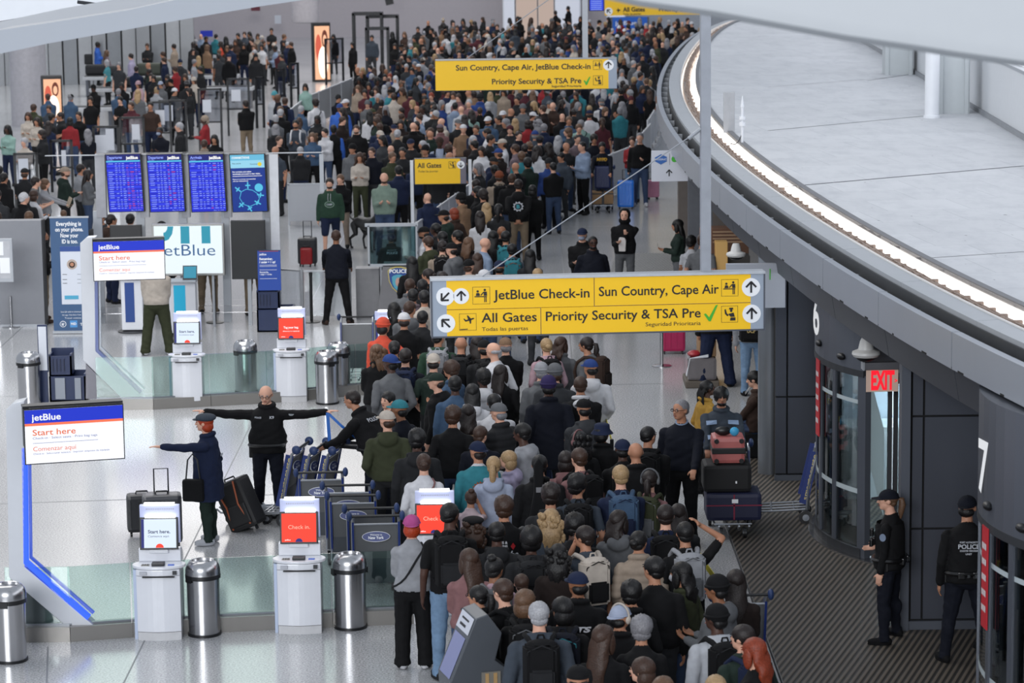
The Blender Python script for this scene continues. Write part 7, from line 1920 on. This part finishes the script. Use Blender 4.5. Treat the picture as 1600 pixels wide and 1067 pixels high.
for px, py, h, p in FILL:
    sex = rf.choice('mmf'); frontq = py > 262
    d = dict(px=px, py=py, yaw=rf.gauss(0, 25) if (frontq or rf.random() < .45) else rf.uniform(100, 260), g=rf.choice(['hoodie', 'jacket', 'jacket', 'sweater', 'tee', 'puffer']), top=rf.choice(TOPS if not frontq else TOPS[:24]), hair=rf.choice(['short', 'short', 'side', 'buzz', 'curly', 'bald'] if sex == 'm' else ['long', 'bob', 'wavy', 'bun', 'pony', 'curlylong']),
             hc=rf.choice(['black', 'black', 'dark brown', 'dark brown', 'brown', 'brown', 'light brown', 'grey'] + ([] if frontq else ['blonde', 'silver'])), skin=rf.choice('lllmmmtd'), sex=sex, grp='', x='', H=h, p=p, fill=1)
    if sex == 'm' and rf.random() < .3: d['hat'] = rf.choice(['cap', 'beanie', 'capback']) + ':' + rf.choice(['black', 'navy', 'grey', 'charcoal', 'cream', 'white', 'maroon'])
    if frontq: d['grp'] = 'travellers in the front queue' if py > 500 else 'people around the barriers'
    else: d['grp'] = 'people in the far hall'
    CROWD.append(d)
# the 290 that show largest stand singly; the remainder of the far hall is one mass
CROWD.sort(key=lambda d: d['p'].y - (8 if not d.get('fill') else 0))
SINGLE, MASS = CROWD[:305], CROWD[305:]
print('CROWD', len(CROWD), 'single', len(SINGLE), 'mass', len(MASS), 'fill', len(FILL), 'y', SINGLE[-1]['p'].y)

FIG = [(circ(0, 0, 1, 16))]
def gear_poly(cx, cz, r, n=10):
    out = []
    for i in range(n * 4):
        a = 2 * PI * i / (n * 4); rr = r if i % 4 in (0, 1) else r * .80; out.append((cx + rr * math.cos(a), cz + rr * math.sin(a)))
    return out
made = []
for d in SINGLE:
    far = d['p'].y > 62; mid = d['p'].y > 48
    vox = .026 if far else (.018 if mid else .014)
    g = d['g']; arms = d.get('arms', 'down'); arms = tuple(arms.split(',')) if ',' in arms else arms
    if d.get('fill') or (far and arms == 'down' and 'arms' not in d): arms = 'down' if int(d['px']) % 2 else 'phone'
    if not far and 'arms' not in d: arms = ('down', 'phone', 'pocket')[int(d['px']) % 3]
    gi = float(d.get('gi', 1.0)); gi = 1.0 if gi < 1.08 else 1.2
    hy = int(float(d.get('hy', 0))); 
    if abs(d['yaw']) < 35 and 'hy' not in d and int(d['py']) % 4 == 0 and not far: hy = 35 if int(d['px']) % 2 else -35
    st = d.get('st', 'stand'); pants = d.get('pants', 'slim'); lean = int(d.get('lean', 0)); hood = int(d.get('hood', 0))
    kw = dict(g=g, arms=arms, sex=d['sex'], hy=hy, pants=pants, vox=vox, lean=lean, stance=st, girth=gi, hood=hood)
    hat = d.get('hat', '').split(':'); ex_ = []
    for k in ('ex', 'ex3'):
        if k in d: a_, b_ = d[k].split(':'); ex_.append((a_, b_.replace('_', ' ')))
    pc = d.get('pc', rnd.choice(['black', 'charcoal', 'navy', 'denim', 'denim', 'dark grey'])).replace('_', ' ')
    hatk = hat[0] if len(hat) == 2 else None
    if d.get('hatdir') == 'back': hatk = 'capback'
    o = person(tuple(d['p']), d['yaw'] + rnd.uniform(-6, 6), top=d['top'], hair=d['hair'], hc=d['hc'], skin=d['skin'], hat=hatk, hatc=hat[1].replace('_', ' ') if len(hat) == 2 else 'black', pc=pc, h=d['H'], shoes=d.get('shoes', 'charcoal'),
               extra=ex_, acc=d.get('acc', '').replace('_', ' ') or None, **kw)
    key = keyof(**kw); d['o'] = o; d['key'] = key; made.append(d)
    bpy.context.view_layer.update() if False else None
    if 'cb' in d: crossbody(o, key, d['cb'], 1)
    if 'ex2' in d:
        me, HMx, BK, A, bv = BODIES[key]; b = MB(); b.tube([(.085 * math.cos(a), -.015 + .08 * math.sin(a), 1.49 - .02 * math.sin(a)) for a in [2 * PI * i / 16 for i in range(17)]], .03, 8); b.ell((0, -.12, 1.42), (.10, .045, .07), 12, 8); b.build('scarf', cloth(d['ex2']), o, smooth=True)
    if 'ge' in d:
        print_on(o, key, '', 0, 0, 0, 0, 'pale grey', polys=[gear_poly(0, 1.22, .105)], name='gear_emblem'); c = print_on(o, key, '', 0, 0, 0, 0, 'dark navy', polys=[ell_poly(0, 1.22, .068, .068)], name='gear_centre'); c.location.y -= .004
        c = print_on(o, key, 'B', -.03, .03, 1.18, 1.26, 'aqua', name='emblem_letter', bold=.03); c.location.y -= .008
    if 'jt' in d: print_on(o, key, 'JETS', -.125, .125, 1.20, 1.275, 'white', bold=.05, shear=.25)
    if 'ts' in d: print_on(o, key, 'TSA', -.10, .0, 1.28, 1.35, 'white', bold=.04)
    if 'bk' in d:
        print_on(o, key, 'KINGS &', -.12, .02, 1.29, 1.32, 'white', bold=.03); print_on(o, key, 'QUEENS', -.12, .02, 1.25, 1.28, 'white', bold=.03); print_on(o, key, 'Aloha', -.11, .13, 1.12, 1.21, 'pale grey', bold=.03, shear=.3); print_on(o, key, 'NEW YORK', -.03, .12, 1.07, 1.09, 'white')
        print_on(o, key, '', 0, 0, 0, 0, 'red', polys=[[(.05, 1.26), (.075, 1.30), (.10, 1.26), (.075, 1.22)]], name='red_diamond')
    if 'tp' in d: print_on(o, key, 'TEMPLE', -.12, .12, 1.18, 1.24, 'orange', back=False, bold=.05)
    if 'nw' in d: print_on(o, key, 'NYPD', -.12, .12, 1.30, 1.38, 'yellow', back=False, bold=.05)
    if 'br' in d: print_on(o, key, 'BRONX', -.11, .11, 1.22, 1.29, 'pale grey', back=False, bold=.04)
    if 'ac2' in d: print_on(o, key, 'SECURITY', -.10, .10, 1.29, 1.325, 'charcoal', bold=.02)
    if 'mg' in d:
        print_on(o, key, '', 0, 0, 0, 0, 'sage green', back=False, polys=[ell_poly(0, 1.20, .10, .075)], name='chest_emblem'); c = print_on(o, key, '', 0, 0, 0, 0, 'green', back=False, polys=[ell_poly(0, 1.20, .085, .06)], name='chest_emblem'); c.location.y += .004
        c = print_on(o, key, 'CAMP', -.06, .06, 1.18, 1.22, 'pale grey', back=False, bold=.03); c.location.y += .008
        b = MB(); [b.tube([(s * .025, .125, 1.44), (s * .028, .155, 1.36), (s * .026, .155, 1.28)], .005, 5) for s in (-1, 1)]; b.build('drawstring', cloth('white'), o)
    if d['x'].startswith('faded numbers'): print_on(o, key, '386', -.09, .09, 1.06, 1.17, 'dark grey', bold=.05)
    if d['x'].startswith('fish emblem'):
        print_on(o, key, '', 0, 0, 0, 0, 'rust', polys=[gear_poly(.02, 1.22, .095, 16)], name='sun_emblem'); c = print_on(o, key, '', 0, 0, 0, 0, 'teal', polys=[ell_poly(.02, 1.22, .07, .07)], name='emblem_ring'); c.location.y -= .003
        c = print_on(o, key, '', 0, 0, 0, 0, 'white', polys=[[(-.09, 1.17), (-.04, 1.20), (.0, 1.25), (.06, 1.29), (.11, 1.28), (.14, 1.25), (.10, 1.25), (.06, 1.23), (.02, 1.19), (-.03, 1.165), (-.06, 1.14), (-.075, 1.155)]], name='dolphin_print'); c.location.y -= .006
    if 'wb' in d:
        me, HMx, BK, A, bv = BODIES[key]; b = MB(); b.prism([(-.06, -.17), (.06, -.17), (.07, .05), (.05, .11), (-.05, .10), (-.07, .05)], -.04, .04); c = b.build('paper_bag', mat('bag_white', 'c9c4c2', .7), bev=.012); c.matrix_world = o.matrix_basis @ T(.02, .22, 1.13) @ RZ(0); tag(c, 'white paper bag held by the person in the black hood', 'bag')
    if 'pb' in d:
        b = MB(); b.box(-.15, .15, -.01, .01, -.12, .12); c = b.build('envelope', mat('envelope', 'a3937f', .7)); c.matrix_world = o.matrix_basis @ T(0, .52, 1.2) @ RZ(.3) @ RX(-.4); tag(c, 'large beige envelope held up near the blue banner', 'envelope')
    if 'cs' in d:
        r = empty('instrument_case'); r.matrix_basis = o.matrix_basis @ T(-.02, -.22, 1.30); tag(r, 'tall black instrument case carried upright in the front queue', 'case')
        b = MB(); b.prism([(-.07, -.55), (.07, -.55), (.10, -.45), (.10, -.2), (.05, .1), (.05, .42), (.0, .5), (-.05, .42), (-.05, .1), (-.10, -.2), (-.10, -.45)], -.06, .06); b.build('shell', cloth('black'), r, bev=.02); b = MB(); b.box(-.03, .03, -.07, -.06, .1, .16); b.build('label_patch', mat('patch', '6c6c70', .6), r)
# passing the backpacks after transforms are final
for d in made:
    if 'bp' in d:
        c1, c2 = [c.replace('_', ' ') for c in d['bp'].split(':')]
        r = backpack(d['o'], d['key'], c1, c2, 0, 1.0 if d['p'].y < 60 else .95)
        d['bpo'] = (r, c1)
# ---------------- labels that single each person out
from collections import Counter
for d in made: d['lab'] = describe(d)
base = Counter(d['lab'] for d in made); ZONE = {'travellers in the front queue': 'in the front queue', 'people around the barriers': 'by the barriers', 'people in the far hall': 'in the far hall'}
uniq = [d for d in made if base[d['lab']] == 1]
def short(d):
    hat = d.get('hat', '').split(':')
    if len(hat) == 2: return '%s %s' % (hat[1].replace('_', ' '), HATW[hat[0]])
    return '%s %s' % (d['top'], GW[d['g']])
scount = Counter(short(d) for d in made)
used = set()
for d in made:
    lab = d['lab']
    if base[lab] == 1: lab2 = lab + ' ' + ZONE[d['grp']] + (', ' + d['x'] if d['x'] and len((lab + d['x']).split()) < 12 else '')
    else:
        lab2 = None
        cand = sorted(made, key=lambda e: (e['px'] - d['px']) ** 2 + (e['py'] - d['py']) ** 2)[1:60]
        for e in sorted(cand, key=lambda e: scount[short(e)] * 4000 + (e['px'] - d['px']) ** 2 + (e['py'] - d['py']) ** 2):
            rel = 'behind' if e['p'].y < d['p'].y - .6 else 'in front of' if e['p'].y > d['p'].y + .6 else 'beside'
            t = lab + ' %s the %s' % (rel, short(e))
            if t not in used and len(t.split()) <= 16: lab2 = t; break
        lab2 = lab2 or lab + ' ' + ZONE[d['grp']]
    used.add(lab2); tag(d['o'], ' '.join(lab2.split()[:16]), 'person', d['grp']); d['final'] = lab2
bu = Counter()
for d in made:
    if 'bpo' in d:
        r, c1 = d['bpo']; t = '%s backpack on the person in %s %s' % (c1, d['top'], GW[d['g']])
        hat = d.get('hat', '').split(':')
        if len(hat) == 2: t += ' and %s %s' % (hat[1].replace('_', ' '), HATW[hat[0]])
        else: t += ' with ' + HW[d['hair']].format(d['hc'])
        if t in bu: t = ' '.join(t.split()[:11]) + ' ' + ZONE[d['grp']]
        bu[t] += 1; tag(r, ' '.join(t.split()[:16]), 'backpack', 'backpacks worn in the crowd')

# ---------------- the rest of the far hall, one mass
def lowbody(g, sex, arms): 
    return body(g=g, sex=sex, arms=arms, vox=.042)
vsA = []; fsA = []; miA = []; MM = []; midx = {}
def mid_(m):
    if m.name not in midx: midx[m.name] = len(MM); MM.append(m)
    return midx[m.name]
cache = {}
def arr(me):
    if me.name in cache: return cache[me.name]
    v = np.empty(len(me.vertices) * 3, np.float32); me.vertices.foreach_get('co', v)
    cache[me.name] = (v.reshape(-1, 3), [tuple(p.vertices) for p in me.polygons], [p.material_index for p in me.polygons]); return cache[me.name]
off = 0
for d in MASS:
    me, HMx, BK, A, bv = lowbody(d['g'] if d['g'] in ('hoodie', 'jacket', 'tee') else 'jacket', d['sex'], 'down' if int(d['px']) % 2 else 'phone')
    W = Matrix.Translation(d['p']) @ RZ(R(d['yaw'])) @ Matrix.Scale(d['H'], 4)
    items = [(me, W, [skinm(d['skin']), cloth(d['top']), cloth(rf.choice(['black', 'charcoal', 'navy', 'dark grey'])), cloth('charcoal'), cloth('black'), cloth(d['top']), LIPS])]
    if d['hair'] != 'bald': items.append((hairmesh(d['hair'] if d['hair'] in ('short', 'bob', 'long') else ('short' if d['sex'] == 'm' else 'long')), W @ HMx, [hairm(d['hc'])]))
    hat = d.get('hat', '').split(':')
    if len(hat) == 2: items.append((hatmesh(hat[0]), W @ HMx, [cloth(hat[1].replace('_', ' '))]))
    for me_, M_, ms in items:
        v, f, mi = arr(me_); Mn = np.array(M_); vsA.append(v @ Mn[:3, :3].T + Mn[:3, 3]); fsA += [tuple(i + off for i in p) for p in f]; ix = [mid_(m) for m in ms]; miA += [ix[k] for k in mi]; off += len(v)
if vsA:
    me = bpy.data.meshes.new('crowd'); me.from_pydata(np.concatenate(vsA), [], fsA)
    for m in MM: me.materials.append(m)
    me.polygons.foreach_set('material_index', miA); me.polygons.foreach_set('use_smooth', [True] * len(me.polygons))
    o = link('crowd', me); tag(o, 'packed mass of small distant travellers filling the far hall', 'crowd', None, 'stuff')

# ------------------------------------------------------------ people with a part of their own in the scene
def hero(px, py, yaw, lab, foot=False, **k):
    if foot: p = at(px, py)
    else: p = at(px, py, 1.76 * k.get('h', 1.0)); p.z = 0
    k.setdefault('vox', .010); hk = {a: k[a] for a in ('g', 'arms', 'sex', 'hy', 'hp', 'pants', 'vox', 'lean', 'stance', 'girth', 'hood') if a in k}
    o = person(tuple(p), yaw, **k); tag(o, lab, 'person'); return o, keyof(**hk), p
def belt_kit(o, key, n=1, vest=True):
    me, HMx, BK, A, bv = BODIES[key]
    pts = []
    for i in range(29):
        a = 2 * PI * i / 28; dd = Vector((math.sin(a), math.cos(a), 0)); tgt = Vector((0, 0, .985)); rr = bv.ray_cast(tgt + dd * .6, -dd, .6); p = (rr[0] + dd * .012) if rr[0] else tgt + dd * .16
        if p.x > .2: p.x = .2
        if p.x < -.2: p.x = -.2
        pts.append(p)
    b = MB(); b.strip(pts, .05, .012, (0, 1, 0)); b = MB(); b.tube(pts, .026, 6); c = b.build('duty_belt', mat('belt_leather', '0d0d0f', .35), o, smooth=True)
    b = MB(); b.box(.16, .22, -.06, .05, .80, 1.0); b.box(-.21, -.16, -.05, .04, .86, 1.0); b.box(-.10, -.03, -.185, -.13, .93, 1.01); b.box(.04, .10, -.185, -.13, .93, 1.01); b.build('pouch', mat('belt_leather', ''), o, bev=.012)
    b = MB(); b.box(-.012, .012, -.192, -.186, .955, .985); b.box(.06, .08, -.192, -.186, .95, .99); b.build('steel_buckle', CHROME, o)
def vest(o, key, c='black'):
    me, HMx, BK, A, bv = BODIES[key]; b = MB()
    V = []; F = []; zs = (1.03, 1.10, 1.2, 1.3, 1.40); n = 28
    for z in zs:
        for i in range(n):
            a = 2 * PI * i / n; dd = Vector((math.cos(a), math.sin(a), 0)); q = Vector((.15 * math.cos(a), .105 * math.sin(a), z)); k = 1.14 if z < 1.38 else 1.05
            V.append((q.x * k * (1.02 if z < 1.3 else .95), q.y * k * 1.28 - .002, z))
    for j in range(len(zs) - 1):
        for i in range(n): i2 = (i + 1) % n; F.append((j * n + i, j * n + i2, (j + 1) * n + i2, (j + 1) * n + i))
    b.add(V, F); v = b.build('tactical_vest', cloth(c), o, smooth=True)
    b = MB(); [b.box(x, x + .055, .150, .185, z, z + .09) for x, z in ((-.13, 1.12), (-.06, 1.12), (.01, 1.12), (.08, 1.12), (-.12, 1.24), (.06, 1.25))]; b.build('vest_pouch', mat('belt_leather', ''), o, bev=.01)
    return v
# officer with outstretched arms
o, k, p = hero(416, 601, 176, 'bald police officer with both arms stretched out beside the luggage carts', g='jacket', top='black', hair='fringe', hc='grey', skin='l', arms=('out', 'out'), stance='stand', girth=1.15, hp=18, pc='dark navy', extra=(('glasses', 'charcoal'),), h=1.02)
print_on(o, k, 'POLICE', -.13, -.05, 1.34, 1.36, 'pale grey', back=False); print_on(o, k, 'K9', .05, .10, 1.335, 1.37, 'pale grey', back=False)
b = MB(); b.prism(ell_poly(0, 0, .035, .045, 12), -.003, .003); c = b.build('shoulder_patch', mat('patch_grey', '5f666c', .6), o); c.location = (-.30, .06, 1.39); c.rotation_euler = (R(-60), 0, R(180))
belt_kit(o, k)
ow = o.matrix_basis @ Vector((-.74, .14, 1.42)); pe = at(532, 655, 1.30)
b = MB(); b.strip([ow, Vector((ow.x + .02, ow.y, 1.05)), Vector((ow.x + .06, ow.y - .1, .78))], .045, .004, (0, -1, 0)); b.strip([ow, Vector((ow.x + .18, ow.y, ow.z - .18)), Vector((ow.x + .38, ow.y + .05, ow.z - .36))], .035, .004, (0, -1, .3))
c = b.build('blue_strap', mat('strap_blue', '1f63b8', .5)); tag(c, 'bright blue strap held out by the bald officer', 'strap')
# woman pointing
o, k, p = hero(322, 648, 82, 'woman in navy coat and blue peaked cap pointing ahead, dark suitcase beside her', g='coat', top='dark navy', hair='bob', hc='orange', skin='l', sex='f', arms=('pocket', 'point'), girth=1.2, pc='olive', shoes='pale grey', hat='newsboy', hatc='slate', h=.975, stance='stand') if False else hero(322, 648, 82, 'woman in navy coat and blue peaked cap pointing ahead, suitcases beside her', g='coat', top='navy', hair='bob', hc='orange', skin='l', sex='f', arms=('point', 'pocket'), girth=1.2, pc='dark green', shoes='pale grey', hat='newsboy', hatc='slate', h=.955)
b = MB(); b.box(-.05, .05, -.004, 0, -.015, .015); c = b.build('name_patch', mat('patch_white', 'b9bcc4', .6), o); c.location = (.02, -.175, 1.22)
r = empty('handbag', (0, 0, 0)); W = o.matrix_basis; r.matrix_basis = W @ T(-.26, .12, .78); tag(r, 'black handbag hanging from the arm of the pointing woman', 'bag')
b = MB(); b.box(-.06, .06, -.13, .13, -.14, .16); b.build('bag_body', cloth('black'), r, bev=.035); b = MB(); b.tube([(0, -.09, .14), (0, -.06, .42), (0, .0, .50), (0, .06, .42), (0, .09, .14)], .010, 6); b.build('handle', BLACK, r, smooth=True)
# officer bending over the carts
o, k, p = hero(588, 606, 62, 'police officer leaning forward over the nested luggage carts', g='jacket', top='black', hair='buzz', hc='dark brown', skin='m', arms=('reach', 'reach'), lean=28, stance='apart', girth=1.1, pc='dark navy', h=1.03, hp=12)
b_ = print_on(o, k, 'POLICE', -.10, .10, 1.33, 1.375, 'pale grey')
belt_kit(o, k)
# far officer from behind
o, k, p = hero(528, 507, 2, 'officer in navy shirt seen from behind leaning on the clear gate', foot=True, g='shirt', top='dark navy', hair='buzz', hc='brown', skin='t', arms=('push', 'push'), stance='apart', girth=1.15, pc='black', shoes='brown', acc='dark navy', vox=.014, h=1.02)
# officer by the door, in profile
o, k, p = hero(1389, 1001, 64, 'police officer in dark cap and vest standing by the glass door, looking aside', foot=True, g='shirt', top='black', hair='pony', hc='light brown', skin='l', sex='f', arms=('down', 'belt'), stance='apart', girth=1.15, hy=22, pc='dark navy', hat='cap', hatc='dark navy', acc='black', h=.965, shoes='black')
vest(o, k); belt_kit(o, k); b = MB(); b.prism(ell_poly(0, 0, .035, .045, 12), -.003, .003); c = b.build('sleeve_patch', mat('patch_blue', '6f7c92', .6), o); c.location = (-.235, -.0, 1.27); c.rotation_euler = (0, 0, R(90)); b = MB(); b.box(-.02, .02, .18, .19, 1.13, 1.17); b.build('yellow_clip', mat('clip_yellow', 'c9a516', .5), o)
# officer from behind
o, k, p = hero(1508, 1034, -2, 'police officer seen from behind with POLICE on the vest, beside the red banner', foot=True, g='shirt', top='black', hair='buzz', hc='black', skin='m', arms=('down', 'down'), stance='apart', girth=1.2, hy=-22, pc='dark navy', hat='capback', hatc='dark navy', acc='black', h=1.03, shoes='black')
vest(o, k); belt_kit(o, k)
for t, z0, z1, wd in (('PORT AUTHORITY', 1.315, 1.335, .085), ('POLICE', 1.255, 1.305, .10), ('COUNTER TERRORISM', 1.225, 1.245, .085), ('UNIT', 1.19, 1.21, .03)):
    vs, fs = text_mesh(t, .03); a = np.array(vs); lo = a.min(0); sp = a.max(0) - lo; b = MB(); b.add([(-wd + (v[0] - lo[0]) / sp[0] * 2 * wd, -.164 if z0 > 1.2 else -.162, z0 + (v[1] - lo[1]) / sp[1] * (z1 - z0)) for v in vs], fs); b.build('lettering', mat('print pale grey', PAL['pale grey'], .7, var=0), o, recalc=False)
o, k, p = hero(1572, 1015, 20, 'dark uniformed figure half hidden behind the red banner of door seven', foot=True, g='shirt', top='black', hair='short', hc='black', skin='m', arms=('belt', 'belt'), girth=1.1, pc='black', acc='black', h=1.0) ; o.location.x -= .12
# man in navy jumper and man with the loaded cart
o, k, p = hero(1065, 626, 165, 'man in navy jumper and glasses resting his hand on the stacked suitcases', g='sweater', top='dark navy', hair='buzz', hc='grey', skin='m', arms=('push', 'down'), hy=-30, girth=1.15, extra=(('glasses', 'black'),), pc='black', acc='light blue', h=1.05)
b = MB(); b.tube([(.062 * math.cos(a), -.005 + .062 * math.sin(a), 1.50 - .025 * math.sin(a)) for a in [2 * PI * i / 14 for i in range(15)]], .012, 6); b.build('shirt_collar', cloth('light blue'), o, smooth=True)
o, k, p = hero(1127, 608, 182, 'bearded man in patterned grey blue jacket pushing the stack of suitcases', g='jacket', top='slate', hair='curly', hc='black', skin='m', arms=('push', 'push'), girth=1.2, extra=(('beard', 'black'),), pc='black', h=.97)
for i, (z, c_) in enumerate(((1.30, 'light blue'), (1.14, 'light blue'), (1.02, 'charcoal'))): print_on(o, k, '', 0, 0, 0, 0, c_, back=False, polys=[[(-.20, z), (-.07, z + .01), (-.07, z + .06), (-.20, z + .05)], [(.07, z + .01), (.20, z), (.20, z + .05), (.07, z + .06)]], name='jacket_patch')
o, k, p = hero(1103, 596, -70, 'woman in mustard jacket with dark braids behind the bearded man', g='jacket', top='yellow', hair='braids', hc='black', skin='d', sex='f', arms='pocket', h=.9)
o, k, p = hero(1119, 604, 2, 'large person in black jacket and jeans behind the big yellow sign', foot=True, g='puffer', top='black', hair='short', hc='black', skin='m', girth=1.2, pc='navy', h=1.06, stance='apart', pants='wide')
p2 = at(1176, 615); o, k, p = hero(1176, 618, -8, 'person in pale top and light jeans carrying a black backpack beside the steel column', foot=True, g='hoodie', top='light grey', hair='short', hc='brown', skin='l', girth=1.1, pc='light denim', h=1.0)
r = backpack(o, k, 'black', 'black', 0, 1.25); tag(r, 'large black backpack with yellow letters beside the steel column', 'backpack'); 
vs, fs = text_mesh('UCF', .04); a = np.array(vs); lo = a.min(0); sp = a.max(0) - lo; b = MB(); b.add([(-.05 + (v[0] - lo[0]) / sp[0] * .10, -.204, -.12 + (v[1] - lo[1]) / sp[1] * .06) for v in vs], fs); b.build('lettering', mat('gold_letters', 'a8925a', .6, var=0), r, recalc=False); b = MB(); b.lathe([(0, -.01), (.045, -.01), (.045, .01), (0, .01)], 16, 0, T(0, -.18, .06) @ RX(PI / 2)); b.build('round_charm', mat('charm_grey', '7c8089', .3), r)
# seated person with a bench of luggage
p = at(1184, 716); b = MB(); b.box(-.24, .24, -.18, .18, 0, .40); s_ = b.build('suitcase', cloth('charcoal'), bev=.04); s_.location = (p.x - .0, p.y + .12, 0); tag(s_, 'dark suitcase lying down and used as a seat by the steel column', 'suitcase')
o, k, p_ = hero(1184, 716, 72, 'seated person in brown jacket and blue jeans by the steel column', foot=True, g='jacket', top='brown', hair='side', hc='black', skin='l', arms=('lap', 'lap'), stance='sit', hp=12, pc='denim', shoes='black', h=.97); o.location = (p.x, p.y + .12, 0)
b = MB(); b.tube([(-.05, .10, 1.06), (-.03, .16, .98), (.02, .17, .94), (.05, .11, 1.05)], .004, 5); b.build('earphone_cable', mat('cable_white', 'c9c9c9', .5), o)
# black dog walking beside the man in shorts
def dog(px, py, yaw):
    p = at(px, py); r = MB(); B_ = Body(); L = B_.limb
    B_.p.tube([(0, -.34, .50), (0, -.2, .52), (0, .05, .50), (0, .25, .52), (0, .34, .56)], [.09, .11, .125, .14, .09], 14, 0)
    L((0, .33, .57), (0, .47, .70), .085, .06, 0); B_.p.ell((0, .52, .73), (.065, .085, .065), 14, 10, 0); B_.p.tube([(0, .55, .72), (0, .66, .69)], [.045, .028], 10, 0)
    for s in (-1, 1):
        B_.p.ell((s * .065, .49, .71), (.012, .035, .055), 8, 8, 0)
        fw = .10 * s; L((s * .08, .26, .46), (s * .08, .24 + fw * .5, .24), .05, .03, 0, 8); L((s * .08, .24 + fw * .5, .24), (s * .08, .25 + fw, .04), .028, .022, 0, 8); B_.p.ell((s * .08, .28 + fw, .025), (.03, .045, .025), 10, 6, 0)
        L((s * .08, -.30, .46), (s * .085, -.20 - fw * .3, .30), .075, .045, 0, 8); L((s * .085, -.20 - fw * .3, .30), (s * .085, -.36 - fw, .19), .038, .024, 0, 8); L((s * .085, -.36 - fw, .19), (s * .085, -.32 - fw, .04), .023, .021, 0, 8); B_.p.ell((s * .085, -.29 - fw, .025), (.03, .045, .025), 10, 6, 0)
    B_.p.tube([(0, -.42, .54), (0, -.55, .56), (0, -.68, .64)], [.035, .022, .01], 8, 0)
    me0 = B_.p.mesh('raw', [SLOT[0]]); o = bpy.data.objects.new('dog', me0); COL.objects.link(o); m = o.modifiers.new('r', 'REMESH'); m.mode = 'VOXEL'; m.voxel_size = .012; m.use_smooth_shade = True
    s2 = o.modifiers.new('s', 'SMOOTH'); s2.factor = .5; s2.iterations = 4; dg = bpy.context.evaluated_depsgraph_get(); me = bpy.data.meshes.new_from_object(o.evaluated_get(dg)); bpy.data.objects.remove(o)
    me.materials.clear(); me.materials.append(mat('dog_black', '0e0e10', .5, var=.2, scale=40)); o = link('dog', me); o.scale = (1.25, 1.2, 1.2); o.location = (p.x, p.y, 0); o.rotation_euler.z = R(yaw); tag(o, 'black dog with head lowered walking beside the man in shorts', 'dog'); return o
dog(572, 391, -148)
o, k, p = hero(613, 478, 10, 'officer with POLICE on the back seen through the tinted glass of the podium', foot=True, g='jacket', top='dark green', hair='short', hc='black', skin='m', arms='push', girth=1.2, pc='black', h=.82, vox=.014)
print_on(o, k, 'POLICE', -.12, .12, 1.28, 1.34, 'white', bold=.04); print_on(o, k, 'PORT AUTHORITY', -.10, .10, 1.36, 1.385, 'white')
# trolley case behind the pointing woman: boots of carts etc. stay out
p = at(645, 985); r = empty('shoulder_bag', (p.x + .33, p.y + .55, .62)); tag(r, 'cream tote bag with black strap beside the long-haired person in the rose top', 'bag')
b = MB(); b.box(-.02, .26, -.05, .05, -.22, .16); b.build('bag_body', cloth('cream'), r, bev=.03); b = MB(); b.tube([(.0, 0, .12), (.10, .02, .55), (.13, .02, .78), (.18, .02, .55), (.24, 0, .12)], .012, 6); b.build('strap', cloth('black'), r)
